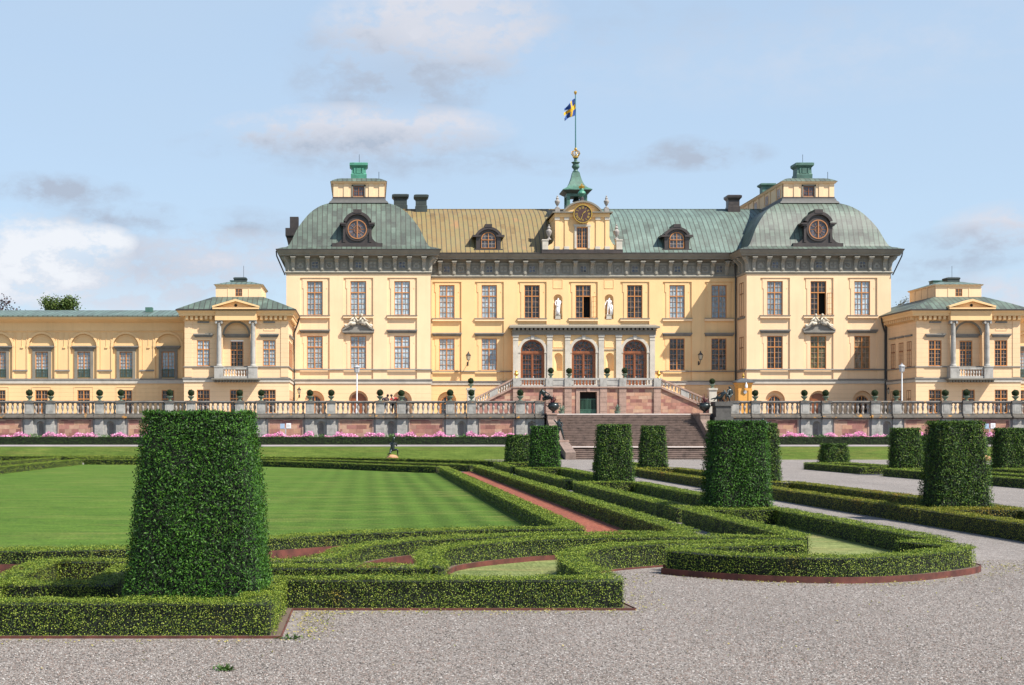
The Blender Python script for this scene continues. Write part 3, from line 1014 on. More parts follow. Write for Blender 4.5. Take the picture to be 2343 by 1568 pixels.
poly_sheet('bed_grass', [(7.6, 24.6), (7.2, 23.2), (4.9, 22.2), (5.2, 21.5), (6.4, 20.9), (7.2, 20.85), (8.5, 21.6), (9.3, 22.4), (9.2, 23.9), (9.7, 24.0), (9.7, 33.4), (7.6, 33.4)], 0.02, 'bedlawn')
for x0, x1 in ((7.6, 9.75), (13.2, 15.4), (25.4, 27.7), (30.8, 33.2)):
    for a, b in ((36.1, 51.0), (54.2, 70.6), (74.2, 81.8)):
        poly_sheet('bed_grass', [(x0, a), (x1, a), (x1, b), (x0, b)], 0.018, 'bedlawn')

# ------------------------------------------------------------------ cone trees
TG = 'clipped cone trees of the parterre'


def cone_tree(label, x, y, h, wb, wt, mat='yew', seed=0, sprayk=1.0, roundness=0.35, rot=0.0):
    """square frustum with softened corners, leaf sprays over a dark core, short trunk below"""
    rng = np.random.default_rng(100 + seed)
    wb *= 0.93; wt *= 0.92; h -= 0.02
    root = thing('cone_tree', label, 'topiary tree', (x, y, 0), TG)
    tk = MB(); tk.tube([(0, 0, -0.05), (0.01, 0, h * 0.4), (0, 0, h * 0.85)], [0.09, 0.07, 0.02], 7)
    link('trunk', tk.mesh('trunk', plain_cached('bark')), root)

    def shape(u, t):
        """u around 0..1, t height 0..1 -> radius factor on a superellipse square"""
        a = 2 * np.pi * u
        n = 8.0
        r = 1.0 / (np.abs(np.cos(a)) ** n + np.abs(np.sin(a)) ** n) ** (1 / n)
        half = (wb / 2) * (1 - t) + (wt / 2) * t + 0.010 * np.sin(np.pi * np.clip(t, 0, 1)) * wb
        return a, r * half
    # core
    core = []
    nu, nv = 40, 12
    U = np.linspace(0, 1, nu + 1); T = np.linspace(0.0, 1, nv + 1)
    def pt(u, t, k=0.875):
        a, r = shape(np.array(u), np.array(t))
        lump = 1 + 0.012 * np.sin(a * 3 + seed) * np.sin(t * 9 + seed * 2)
        r = r * k * lump
        return (float(r * np.cos(a)), float(r * np.sin(a)), 0.03 + float(t) * (h - 0.06))
    for i in range(nu):
        for j in range(nv):
            core.append([pt(U[i], T[j]), pt(U[i + 1], T[j]), pt(U[i + 1], T[j + 1]), pt(U[i], T[j + 1])])
        core.append([pt(U[i], 1), pt(U[i + 1], 1), (0, 0, h - 0.03), (0, 0, h - 0.03)])
    L = (0.0135 + 0.00078 * y) * sprayk
    area = 4 * (wb + wt) / 2 * h
    n = int(area * 1.45 / (L * L * 0.42))
    n = min(n, 240000)
    u = rng.random(n); t = rng.random(n) ** 0.95
    a, r = shape(u, t)
    lump = 0.022 * np.sin(a * 5 + t * 7 + seed) + 0.018 * np.sin(a * 13 - t * 17 + seed * 3) + 0.018 * np.sin(a * 31 + t * 37) * np.sin(t * 43 - a * 23)
    rr = r * (0.965) + lump * 0.8 - (rng.random(n) ** 1.3) * 0.12 + rng.random(n) ** 3 * 0.055
    P = np.stack([rr * np.cos(a), rr * np.sin(a), 0.03 + t * (h - 0.04)], axis=1)
    # outward normal of the square face
    nx = np.sign(np.cos(a)) * np.abs(np.cos(a)) ** 3.5; ny = np.sign(np.sin(a)) * np.abs(np.sin(a)) ** 3.5
    Nn = np.stack([nx, ny, np.full(n, 0.16)], axis=1); Nn /= np.linalg.norm(Nn, axis=1, keepdims=True)
    up = np.stack([np.zeros(n), np.zeros(n), np.full(n, 0.55)], axis=1)
    g1 = leaves(P, Nn, np.full(n, L * 1.35), np.full(n, L * 0.48), rng, along=up, spread=0.8, lift=0.8, skyw=0.26)
    # flat top
    k = int(wt * wt * 2.2 / (L * L * 0.42))
    q = (rng.random((k, 2)) - 0.5) * wt * 0.96
    Pt = np.stack([q[:, 0], q[:, 1], h - 0.03 + 0.02 * np.sin(q[:, 0] * 9) * np.sin(q[:, 1] * 8) - 0.02 * rng.random(k)], axis=1)
    g2 = leaves(Pt, np.tile([0, 0, 1.0], (k, 1)), np.full(k, L), np.full(k, L * 0.45), rng, spread=0.8)
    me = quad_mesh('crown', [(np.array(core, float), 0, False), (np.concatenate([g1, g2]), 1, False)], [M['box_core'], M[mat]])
    c = link('crown', me, root, rz=rot)
    return root


PC = {}
def plain_cached(n):
    if n not in PC: PC[n] = plain('brown bark', (0.06, 0.042, 0.03), 0.9)
    return PC[n]


cone_tree('big bright green cone tree standing nearest, inside the corner of the front hedge', -1.96, 16.78, 2.46, 1.82, 1.34, 'thuja', 1, 1.0)
cone_tree('cone tree just left of the stairs, next to a bronze statue', 9.0, 71.9, 2.47, 1.66, 1.36, 'thuja', 2)
cone_tree('dark cone tree standing in front of the middle of the stairs', 9.1, 52.4, 2.46, 1.56, 1.22, 'yew', 3)
cone_tree('smaller cone tree before the right half of the stairs', 14.5, 72.0, 2.47, 1.52, 1.18, 'yew', 4)
cone_tree('large cone tree covering the right foot of the stairs, a bright right side', 9.05, 34.8, 2.47, 1.68, 1.36, 'thuja', 5)
cone_tree('narrow dark cone tree peeping out behind the large one at the stair foot', 14.55, 52.6, 2.5, 1.55, 1.2, 'yew', 6)
cone_tree('large yellow-speckled cone tree at right, on the yellowish hedge', 14.45, 34.9, 2.47, 1.62, 1.2, 'yew', 7)
cone_tree('cone tree left of the yellow-speckled one, across the gravel walk', 26.9, 71.0, 2.36, 1.62, 1.3, 'yew', 8)
cone_tree('cone tree at the right edge of the photo', 32.2, 71.2, 2.36, 1.75, 1.35, 'yew', 9)
cone_tree('short dark cone tree tucked behind the one left of the stairs', 8.95, 84.0, 1.98, 1.7, 1.36, 'yew', 10)
cone_tree('lowest cone tree, only knee high, by the grass bank', 27.6, 84.0, 1.47, 1.82, 1.42, 'yew', 11)
cone_tree('dark cone tree hidden behind the yellow-speckled one', 33.2, 84.5, 1.95, 1.6, 1.3, 'yew', 12)
# ------------------------------------------------------------------ window and facade parts
ZL0, ZL1, ZU0, ZU1 = 8.53, 11.86, 13.96, 17.42


def win_meshes(key, w, h, transom=0.66, cols=2, rows_lo=4, rows_up=2, pane='pane_curtain', open_right=False, depth=0.10, arch=False, fr=0.075, wood='wood', bar='muntin'):
    """frame with cross, thin glazing bars, and a pane; origin at the middle of the sill, front at y=0"""
    k = ('win', key)
    if k in CACHE: return CACHE[k]
    mb = MB(); hw = w / 2
    zt = h * transom
    jt = h - hw if arch else h
    mb.box(-hw, -hw + fr, 0, depth, 0, jt); mb.box(hw - fr, hw, 0, depth, 0, jt)
    mb.box(-hw + fr, hw - fr, 0, depth, 0, fr)
    if not arch: mb.box(-hw + fr, hw - fr, 0, depth, h - fr, h)
    mb.box(-fr * 0.6, fr * 0.6, -0.012, depth, fr, h - (0 if arch else fr))
    if transom < 1: mb.box(-hw + fr, hw - fr, -0.025, depth, zt - fr * 0.6, zt + fr * 0.6)
    def bars(x0, x1, z0, z1, nc, nr):
        for i in range(1, nc):
            x = x0 + (x1 - x0) * i / nc
            mb.box(x - 0.014, x + 0.014, 0.02, depth - 0.02, z0, z1, 1)
        for j in range(1, nr):
            z = z0 + (z1 - z0) * j / nr
            mb.box(x0, x1, 0.021, depth - 0.021, z - 0.014, z + 0.014, 1)
    for s in (-1, 1):
        x0, x1 = (-hw + fr, -fr * 0.6) if s < 0 else (fr * 0.6, hw - fr)
        if not (open_right and s > 0):
            bars(x0, x1, fr, zt - fr * 0.6 if transom < 1 else h - fr, cols, rows_lo)
        if transom < 1: bars(x0, x1, zt + fr * 0.6, h - fr, cols, rows_up)
    fm = mb.mesh('window', [M[wood], M[bar]])
    p = MB()
    yb = depth - 0.03
    if open_right:
        p.quad((-hw + fr, yb, fr), (-fr * 0.5, yb, fr), (-fr * 0.5, yb, zt), (-hw + fr, yb, zt))
        p.quad((-hw + fr, yb, zt), (hw - fr, yb, zt), (hw - fr, yb, h - fr), (-hw + fr, yb, h - fr))
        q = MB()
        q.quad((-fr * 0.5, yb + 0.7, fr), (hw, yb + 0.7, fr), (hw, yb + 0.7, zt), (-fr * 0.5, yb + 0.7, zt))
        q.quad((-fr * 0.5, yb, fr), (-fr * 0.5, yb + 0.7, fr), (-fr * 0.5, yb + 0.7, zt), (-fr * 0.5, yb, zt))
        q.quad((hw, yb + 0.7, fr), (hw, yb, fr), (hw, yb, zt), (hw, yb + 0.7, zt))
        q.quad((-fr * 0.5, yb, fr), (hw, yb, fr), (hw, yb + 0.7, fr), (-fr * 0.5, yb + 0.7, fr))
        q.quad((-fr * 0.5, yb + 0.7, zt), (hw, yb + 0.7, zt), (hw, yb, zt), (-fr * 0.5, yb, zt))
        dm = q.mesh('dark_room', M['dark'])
        # the sash swung out
        s = MB()
        sw = hw - fr * 1.2
        s.M = Matrix.Translation((hw - 0.02, 0, 0)) @ Matrix.Rotation(R(-38), 4, 'Z')
        for a, b in ((0, 0.05), (sw - 0.05, sw)): s.box(a, b, -0.02, 0.02, fr, zt - 0.05)
        for a, b in ((fr, fr + 0.05), (zt - 0.1, zt - 0.05)): s.box(0.05, sw - 0.05, -0.02, 0.02, a, b)
        s.box(sw / 2 - 0.012, sw / 2 + 0.012, -0.01, 0.01, fr, zt - 0.05)
        for j in range(1, 4):
            z = fr + (zt - fr) * j / 4
            s.box(0.05, sw - 0.05, -0.011, 0.011, z - 0.012, z + 0.012)
        sm = s.mesh('open_sash', M['wood'])
    elif arch:
        arched_fill(p, 0, yb, fr * 0.5, h - 0.02, hw - 0.02)
        dm = sm = None
    else:
        p.quad((-hw + fr * 0.5, yb, fr * 0.5), (hw - fr * 0.5, yb, fr * 0.5), (hw - fr * 0.5, yb, h - fr * 0.4), (-hw + fr * 0.5, yb, h - fr * 0.4))
        dm = sm = None
    pm = p.mesh('pane', M[pane])
    CACHE[k] = (fm, pm, dm, sm)
    return CACHE[k]


def place_window(parent, x, y, z, key, rz=0.0, **kw):
    fm, pm, dm, sm = win_meshes(key, **kw)
    w = WL[parent.name]
    o = link('window', fm, parent, Vector((x, y, z)) - w, rz)
    link('pane', pm, o)
    if dm: link('dark_opening', dm, o)
    if sm: link('open_sash', sm, o)
    return o


BIG = dict(w=1.62, h=3.44, transom=0.665)


def bigwin(parent, x, y, z, pane, rz=0.0, op=False, wood='wood'):
    h = ZL1 - ZL0 if z < 12 else ZU1 - ZU0
    return place_window(parent, x, y, z, ('big', pane, op, round(h, 2), wood), rz, wood=wood, w=1.6, h=h, transom=0.665, pane=pane, open_right=op)


class Wall:
    """a wall face at depth y with openings; each opening: (x0,x1,z0,z1,arch,depth)"""
    def __init__(self, mb): self.mb = mb

    def face(self, y, x0, x1, z0, z1, holes=(), mat=0, nseg=10, mat_rev=None):
        mb = self.mb
        if mat_rev is None: mat_rev = mat
        xs, zs = {x0, x1}, {z0, z1}
        for h in holes:
            xs.update((h[0], h[1])); zs.update((h[2], h[3]))
            if h[4]: zs.add(h[3] - (h[1] - h[0]) / 2)
        xs = sorted(v for v in xs if x0 - 1e-6 <= v <= x1 + 1e-6); zs = sorted(v for v in zs if z0 - 1e-6 <= v <= z1 + 1e-6)
        for a, b in zip(xs, xs[1:]):
            for c, d in zip(zs, zs[1:]):
                mx, mz = (a + b) / 2, (c + d) / 2
                if any(h[0] < mx < h[1] and h[2] < mz < h[3] for h in holes): continue
                mb.quad((a, y, c), (b, y, c), (b, y, d), (a, y, d), mat)
        for h in holes:
            a, b, c, d, arch, dep = h
            yb = y + dep
            r = (b - a) / 2; cx = (a + b) / 2
            top = d - r if arch else d
            mb.quad((a, y, c), (a, y, top), (a, yb, top), (a, yb, c), mat_rev)
            mb.quad((b, y, top), (b, y, c), (b, yb, c), (b, yb, top), mat_rev)
            mb.quad((a, y, c), (a, yb, c), (b, yb, c), (b, y, c), mat_rev)
            if not arch:
                mb.quad((a, y, d), (b, y, d), (b, yb, d), (a, yb, d), mat_rev)
            else:
                n = nseg * 2
                P = [(cx - r * math.cos(math.pi * i / n), top + r * math.sin(math.pi * i / n)) for i in range(n + 1)]
                for p, q in zip(P, P[1:]):
                    mb.quad((p[0], y, p[1]), (q[0], y, q[1]), (q[0], y, d), (p[0], y, d), mat)
                    mb.quad((p[0], y, p[1]), (p[0], yb, p[1]), (q[0], yb, q[1]), (q[0], y, q[1]), mat_rev)


def arched_fill(mb, cx, y, z0, z1, r, mat=0, n=20):
    """flat arched panel (a door leaf or the back of a niche)"""
    top = z1 - r
    pts = [(cx + r, z0)] + [(cx + r * math.cos(math.pi * i / n), top + r * math.sin(math.pi * i / n)) for i in range(n + 1)] + [(cx - r, z0)]
    mb.add([(x, y, z) for x, z in pts], [tuple(range(len(pts)))], mat)


def niche(mb, cx, y, z0, z1, r, dep, mat=0, n=10):
    """half-round niche with a quarter-sphere head, opening in the plane y"""
    top = z1 - r
    A = [math.pi * i / n for i in range(n + 1)]
    for a, b in zip(A, A[1:]):
        p = lambda t: (cx - r * math.cos(t), y + dep * math.sin(t))
        q = [p(a), p(b)]
        mb.quad((q[0][0], q[0][1], z0), (q[1][0], q[1][1], z0), (q[1][0], q[1][1], top), (q[0][0], q[0][1], top), mat)
        for i in range(5):
            e0, e1 = math.pi / 2 * i / 5, math.pi / 2 * (i + 1) / 5
            f = lambda t, e: (cx - r * math.cos(t) * math.cos(e), y + dep * math.sin(t) * math.cos(e), top + r * math.sin(e))
            mb.quad(f(a, e0), f(b, e0), f(b, e1), f(a, e1), mat)
    mb.quad((cx - r, y, z0), (cx + r, y, z0), (cx + r, y + dep, z0), (cx - r, y + dep, z0), mat)


def console_mesh():
    k = 'console'
    if k in CACHE: return CACHE[k]
    mb = MB()
    w = 0.19
    prof = [(0, 0), (-0.10, 0.02), (-0.14, 0.22), (-0.16, 0.55), (-0.24, 0.85), (-0.42, 1.05), (-0.62, 1.16), (-0.66, 1.30), (0, 1.30)]
    mb.prism_x([(y, z) for y, z in reversed(prof)], -w, w)
    mb.box(-w - 0.07, w + 0.07, -0.70, 0, 1.31, 1.43)
    mb.box(-w * 0.5, w * 0.5, -0.19, 0, 0.12, 0.62)
    CACHE[k] = mb.mesh('cornice_bracket', M['frieze'])
    return CACHE[k]


def relief_panel(mb, cx, y, z0, s, kind, M_=0):
    """square sunk panel with raised border; kind 0..3 changes the ornament"""
    h = s / 2
    t = 0.09
    for a, b, c, d in ((-h, h, -h, -h + t), (-h, h, h - t, h), (-h, -h + t, -h + t, h - t), (h - t, h, -h + t, h - t)):
        mb.box(cx + a, cx + b, y - 0.06, y, z0 + c, z0 + d, M_)
    if kind == 0:
        mb.disc_y(cx, z0, 0.16, 0.26, y - 0.05, y, 12, M_)
    elif kind == 1:
        mb.ball((cx, y, z0), 0.22, 8, 6, M_, sy=0.4)
        mb.ball((cx - 0.2, y, z0 + 0.12), 0.1, 6, 5, M_, sy=0.5)
    elif kind == 2:
        mb.box(cx - 0.25, cx + 0.25, y - 0.04, y, z0 - 0.05, z0 + 0.05, M_)
        mb.box(cx - 0.05, cx + 0.05, y - 0.041, y, z0 - 0.25, z0 + 0.25, M_)
    else:
        mb.disc_y(cx, z0 + 0.05, 0.20, 0.29, y - 0.05, y, 10, M_, 0, math.pi)
        mb.ball((cx, y, z0 - 0.12), 0.13, 8, 6, M_, sy=0.4)


def frieze_front(root, Yf, xs_con, xs_pan, win_idx, rz=0, with_windows=True, x_side=None):
    """brackets and panels along a front at depth Yf"""
    for i, x in enumerate(xs_con):
        link('cornice_bracket', console_mesh(), root, Vector((x, Yf, 18.42)) - WL[root.name])
    for i, x in enumerate(xs_pan):
        mb = MB()
        if i in win_idx and with_windows:
            mb2 = (0.42, 0.62)
            h = 0.36
            for a, b, c, d in ((-h - .1, h + .1, -h - .1, -h), (-h - .1, h + .1, h, h + .1), (-h - .1, -h, -h, h), (h, h + .1, -h, h)):
                mb.box(x + a, x + b, Yf - 0.06, Yf, 19.05 + c, 19.05 + d)
            place_window(root, x, Yf - 0.04, 19.05 - 0.34, 'frieze', w=0.68, h=0.68, transom=0.5, cols=1, rows_lo=1, rows_up=1, pane='pane_grey', depth=0.06, fr=0.045, wood='frieze', bar='frieze')
        else:
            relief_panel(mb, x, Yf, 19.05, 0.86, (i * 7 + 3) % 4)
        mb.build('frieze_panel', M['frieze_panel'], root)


CORN = [(0.0, 19.72), (0.12, 19.86), (0.72, 19.92), (0.74, 20.05), (0.86, 20.2), (0.97, 20.42), (0.97, 20.47)]
PAL = 'yellow royal palace behind the garden'


def spline(pts, n):
    out = []
    p = [pts[0]] + pts + [pts[-1]]
    for i in range(1, len(p) - 2):
        a, b, c, d = [np.array(q, float) for q in p[i - 1:i + 3]]
        for k in range(n):
            t = k / n
            out.append(tuple(0.5 * ((2 * b) + (-a + c) * t + (2 * a - 5 * b + 4 * c - d) * t * t + (-a + 3 * b - 3 * c + d) * t ** 3)))
    out.append(tuple(pts[-1]))
    return out


def hood(mb, x, y, z, w, d=0.30):
    mb.box(x - w, x + w, y - d, y, z + 0.16, z + 0.27)
    mb.box(x - w + 0.05, x + w - 0.05, y - d * 0.75, y, z + 0.05, z + 0.16)
    mb.box(x - w + 0.12, x + w - 0.12, y - d * 0.4, y, z - 0.07, z + 0.05)


def inner_surround(mb, x, y, z0, z1, hw, out=0.34, d=0.05, ear=0.22, mat=0):
    """flat plaster architrave with ears"""
    for s in (-1, 1):
        a, b = sorted((x + s * hw, x + s * (hw + out)))
        mb.box(a, b, y - d, y, z0, z1, mat)
        a, b = sorted((x + s * (hw + out), x + s * (hw + out + 0.12)))
        mb.box(a, b, y - d * 0.9, y, z1 - 0.75, z1, mat)
    mb.box(x - hw - out - 0.12, x + hw + out + 0.12, y - d * 1.02, y, z1, z1 + out * 0.8, mat)


def sculpture_pair(parent, x, y, z, label=None):
    mb = MB()
    for s in (-1, 1):
        # two seated figures leaning outwards on the gable
        mb.tube([(x + s * 0.28, y, z + 0.45), (x + s * 0.42, y - 0.05, z + 0.85), (x + s * 0.36, y - 0.05, z + 1.15)], [0.2, 0.19, 0.12], 8)
        mb.ball((x + s * 0.33, y - 0.06, z + 1.34), 0.13, 8, 6, sz=1.15)
        mb.tube([(x + s * 0.3, y - 0.1, z + 0.45), (x + s * 0.8, y - 0.22, z + 0.55), (x + s * 1.1, y - 0.15, z + 0.2), (x + s * 1.4, y - 0.1, z + 0.08)], [0.18, 0.15, 0.11, 0.06], 7)
        mb.tube([(x + s * 0.3, y + 0.05, z + 0.4), (x + s * 0.68, y - 0.02, z + 0.72), (x + s * 0.95, y, z + 0.25)], [0.17, 0.14, 0.1], 7)
        mb.tube([(x + s * 0.48, y - 0.12, z + 1.08), (x + s * 0.72, y - 0.2, z + 0.85), (x + s * 0.98, y - 0.2, z + 0.7)], [0.09, 0.075, 0.05], 6)
        mb.tube([(x + s * 0.3, y - 0.12, z + 1.05), (x + s * 0.12, y - 0.25, z + 0.8), (x + s * 0.06, y - 0.2, z + 0.6)], [0.08, 0.07, 0.05], 6)
        mb.ball((x + s * 1.28, y, z + 0.28), 0.2, 7, 5, sz=0.8)
        mb.ball((x + s * 0.62, y - 0.08, z + 0.42), 0.27, 8, 6, sz=0.6)
    mb.ball((x, y, z + 0.62), 0.2, 8, 6, sz=1.2)
    return mb.build('gable_sculpture', M['sculpt'], parent, smooth=True)


# ------------------------------------------------------------------ corner towers
YT, YM, YP, YWG = 144.1, 148.0, 136.3, 141.0
TW = 7.31


def round_dormer(root, cx, yf, z0, mats, big=True):
    """dark copper dormer with a round window, scrolled foot and curved hood"""
    d = thing('dormer', None, None, tuple(Vector((cx, yf, z0)) - WL[root.name]))
    del_keys(d)
    d.parent = root; WL[d.name] = Vector((cx, yf, z0))
    mb = MB()
    # foot
    mb.box(cx - 2.55, cx + 2.55, yf - 0.1, yf + 1.2, z0, z0 + 0.62)
    # body outline
    pts = [(cx - 2.2, z0 + 0.62), (cx + 2.2, z0 + 0.62), (cx + 1.85, z0 + 0.75), (cx + 1.55, z0 + 1.05), (cx + 1.42, z0 + 1.5), (cx + 1.40, z0 + 2.2)]
    for i in range(13):
        a = math.pi * i / 12
        pts.append((cx + 1.36 * math.cos(a), z0 + 2.3 + 1.36 * math.sin(a) * 0.92))
    pts += [(cx - 1.40, z0 + 2.2), (cx - 1.42, z0 + 1.5), (cx - 1.55, z0 + 1.05), (cx - 1.85, z0 + 0.75)]
    mb.prism_y(pts, yf, yf + 4.2)
    # hood: arch with flared wings
    mb.disc_y(cx, z0 + 2.28, 1.22, 1.52, yf - 0.32, yf + 4.0, 16, 0, R(22), R(158))
    for s in (-1, 1):
        a, b = sorted((cx + s * 1.15, cx + s * 1.78))
        mb.box(a, b, yf - 0.34, yf + 3.6, z0 + 2.50, z0 + 2.66)
        a, b = sorted((cx + s * 1.12, cx + s * 1.62))
        mb.box(a, b, yf - 0.26, yf + 3.4, z0 + 2.34, z0 + 2.50)
        a, b = sorted((cx + s * 1.2, cx + s * 1.44))
        mb.box(a, b, yf - 0.12, yf, z0 + 0.7, z0 + 2.34)
    mb.box(cx - 0.42, cx + 0.42, yf - 0.36, yf + 2.5, z0 + 3.62, z0 + 4.0)
    mb.disc_y(cx, z0 + 2.0, 0.98, 1.2, yf - 0.14, yf, 28)
    mb.build('dormer_body', M['darkroof'], d)
    w = MB()
    cz = z0 + 2.0
    w.disc_y(cx, cz, 0.88, 0.98, yf - 0.18, yf - 0.02, 32)
    w.disc_y(cx, cz, 0.34, 0.37, yf - 0.13, yf - 0.02, 20)
    w.box(cx - 0.055, cx + 0.055, yf - 0.17, yf - 0.02, cz - 0.85, cz + 0.85)
    for k in range(12):
        a = math.pi * k / 6
        if k in (3, 9): continue
        w.tube([(cx + 0.1 * math.cos(a), yf - 0.08, cz + 0.1 * math.sin(a)), (cx + 0.84 * math.cos(a), yf - 0.08, cz + 0.84 * math.sin(a))], 0.014, 4)
    wo = w.build('round_window', plain_c('dormer wood', (0.36, 0.155, 0.058)), d)
    p = MB(); p.disc_y(cx, cz, 0.0, 0.86, yf - 0.06, yf - 0.045, 24)
    p.build('pane', M['pane_grey'], d)
    return d


def plain_c(n, c):
    if n not in PC: PC[n] = plain(n, c, 0.5)
    return PC[n]


def del_keys(o):
    for k in ('label', 'category', 'group'):
        if k in o: del o[k]


def tower(cx, side, label):
    x0, x1 = cx - TW, cx + TW
    back = 186.0
    root = thing('palace_tower', label, 'palace tower', (cx, YT, ZT), PAL)
    wx = (-4.43, -0.02, 4.42)
    rc = [(cx + a - 1.5, cx + a + 1.5) for a in wx]
    dep = 0.12
    mb = MB(); W = Wall(mb)
    # basement with arched openings
    bz1 = 7.05
    holes = [(cx + a - 0.98, cx + a + 0.98, ZT - 0.2, 6.30, True, 0.42) for a in wx]
    W.face(YT - 0.06, x0 - 0.06, x1 + 0.06, ZT - 0.3, bz1, holes, mat=1)
    # upper wall
    holes = [(a, b, 7.44, 17.74, False, dep) for a, b in rc]
    W.face(YT, x0, x1, bz1, 18.5, holes)
    for i, (a, b) in enumerate(rc):
        c = (a + b) / 2
        W.face(YT + dep, a, b, 7.44, 17.74, [(c - 0.8, c + 0.8, ZL0, ZL1, False, 0.16), (c - 0.8, c + 0.8, ZU0, ZU1, False, 0.16)])
        inner_surround(mb, c, YT + dep, ZU0, ZU1, 0.8)
        inner_surround(mb, c, YT + dep, ZL0, ZL1, 0.8, ear=0, d=0.03)
    for a in wx:
        arched_fill(mb, cx + a, YT + 0.36, ZT - 0.2, 6.30, 0.98, 1)
    # sides
    for s, xx in ((-1, x0), (1, x1)):
        q = [(xx, YT, bz1), (xx, back, bz1), (xx, back, 18.5), (xx, YT, 18.5)]
        mb.quad(*(q if s > 0 else q[::-1]))
        xb = xx + s * 0.06
        q = [(xb, YT - 0.06, ZT - 0.3), (xb, back, ZT - 0.3), (xb, back, bz1), (xb, YT - 0.06, bz1)]
        mb.quad(*(q if s > 0 else q[::-1]), 1)
    mb.quad((x0, back, ZT), (x0, back, 18.5), (x1, back, 18.5), (x1, back, ZT))
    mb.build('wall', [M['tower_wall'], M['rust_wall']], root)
    # string courses
    t = MB()
    t.ring(x0, x1, YT, back, [(0.0, 7.0), (0.14, 7.02), (0.14, 7.34), (0.0, 7.36)], cap=False, bottom=False)
    t.build('band', M['pale'], root)
    t = MB()
    t.ring(x0, x1, YT, back, [(0.0, 7.36), (0.22, 7.36), (0.22, 7.45), (0.0, 7.50)], cap=False, bottom=False)
    t.ring(x0, x1, YT, back, [(0.0, 8.36), (0.12, 8.38), (0.12, 8.47), (0.0, 8.52)], cap=False, bottom=False)
    t.build('ledge', M['ledge'], root)
    panes_u = ['pane_curtain'] * 3; panes_l = ['pane_curtain'] * 3
    if side > 0: panes_u = ['pane_curtain', 'pane_dark', 'pane_curtain']; panes_l = ['pane_dark', 'pane_green', 'pane_blind']
    for i, a in enumerate(wx):
        c = cx + a
        yy = YT + dep + 0.06
        bigwin(root, c, yy, ZU0, panes_u[i], op=(side > 0 and i == 1))
        bigwin(root, c, yy, ZL0, panes_l[i])
        h = MB()
        h.box(c - 1.53, c + 1.53, YT - 0.12, YT + dep, 13.66, 13.90)
        h.build('sill', M['tower_wall'], root)
        h = MB(); h.box(c - 1.56, c + 1.56, YT - 0.17, YT + dep - 0.01, 13.90, 13.96); h.build('ledge', M['ledge'], root)
        h = MB()
        if i == 1:
            h.box(c - 1.6, c + 1.6, YT - 0.30, YT + dep, 12.18, 12.36)
            h.prism_y([(c - 1.6, 12.36), (c + 1.6, 12.36), (c, 13.2)], YT - 0.14, YT + dep)
            for s in (-1, 1):
                h.prism_y([(c + s * 1.62, 12.36), (c + s * 1.62, 12.52), (c, 13.40), (c, 13.22)] if s < 0 else [(c, 13.22), (c, 13.40), (c + 1.62, 12.52), (c + 1.62, 12.36)], YT - 0.32, YT + dep)
            h.box(c - 1.4, c + 1.4, YT - 0.12, YT + dep, 12.05, 12.18)
        else:
            hood(h, c, YT + dep, 12.22, 1.55)
        h.build('window_hood', M['ledge'], root)
        if i == 1: sculpture_pair(root, c, YT - 0.12, 12.62)
        # basement openings
        if i == 1:
            b = MB(); arched_fill(b, c, YT + 0.30, ZT, 5.98, 0.72)
            b.disc_y(c, 5.98 - 0.72, 0.72, 0.80, YT + 0.22, YT + 0.33, 16, 0, 0, math.pi)
            b.build('basement_door', M['wood_dark'], root)
        else:
            place_window(root, c, YT + 0.26, ZT + 0.1, 'base', w=1.3, h=2.0, transom=0.62, cols=2, rows_lo=2, rows_up=1, pane='pane_dark', arch=True, depth=0.07)
            b = MB(); b.disc_y(c, ZT + 0.1 + 1.35, 0.57, 0.655, YT + 0.24, YT + 0.33, 16, 0, 0, math.pi)
            b.build('window_arch', M['wood'], root)
    # side windows toward the court; browner wood stands in for recess shade
    sx = x0 if side > 0 else x1
    rz = R(-90) if side > 0 else R(90)
    for z in (ZL0, ZU0):
        bigwin(root, sx - 0.02 * side, YT + 1.95, z, 'pane_dark', rz, wood='wood_dark')
        h = MB(); a, b = sorted((sx - 0.1 * side, sx))
        h.box(a, b, YT + 0.6, YT + 3.3, z - 0.28, z - 0.04); h.build('sill', M['ledge'], root)
    # frieze
    f = MB()
    f.ring(x0, x1, YT, back, [(0.0, 18.12), (0.10, 18.18), (0.16, 18.30), (0.10, 18.40), (0.02, 18.42), (0.02, 19.72)], cap=False, bottom=False)
    f.build('frieze', M['frieze'], root)
    f = MB(); f.ring(x0, x1, YT, back, CORN, cap=True)
    f.build('cornice', M['grey'], root)
    g = MB(); g.ring(x0, x1, YT, back, [(0.97, 20.47), (1.02, 20.475), (1.02, 20.56), (0.4, 20.60)], cap=True, bottom=False)
    g.build('gutter', M['darkroof'], root)
    pitch = 1.47
    con = [cx + (k - 4.5) * pitch for k in range(10)]
    pan = [cx + (k - 4) * pitch for k in range(9)]
    frieze_front(root, YT - 0.02, con, pan, (1, 4, 7))
    # corner brackets on the diagonal and along the visible side
    for s in (-1, 1):
        o = link('cornice_bracket', console_mesh(), root, Vector((cx + s * (TW - 0.12), YT + 0.05, 18.42)) - WL[root.name], R(45 * s))
    for k in range(3):
        link('cornice_bracket', console_mesh(), root, Vector((sx - 0.02 * side, YT + 0.9 + k * pitch * 0.95, 18.42)) - WL[root.name], rz)
    # dome roof
    prof = spline([(0.0, 0.0), (0.09, 0.035), (0.205, 0.075), (0.285, 0.22), (0.37, 0.41), (0.48, 0.585), (0.62, 0.76), (0.80, 0.90), (1.0, 0.985)], 3)
    ix, iy, hz = 5.48, 4.3, 5.45
    rings = [(x0 - 0.95 + ix * u, x1 + 0.95 - ix * u, YT - 0.95 + iy * u, back + 0.9 - iy * u, 20.55 + hz * v) for u, v in prof]
    r = MB(); r.loft(rings, 0, 1)
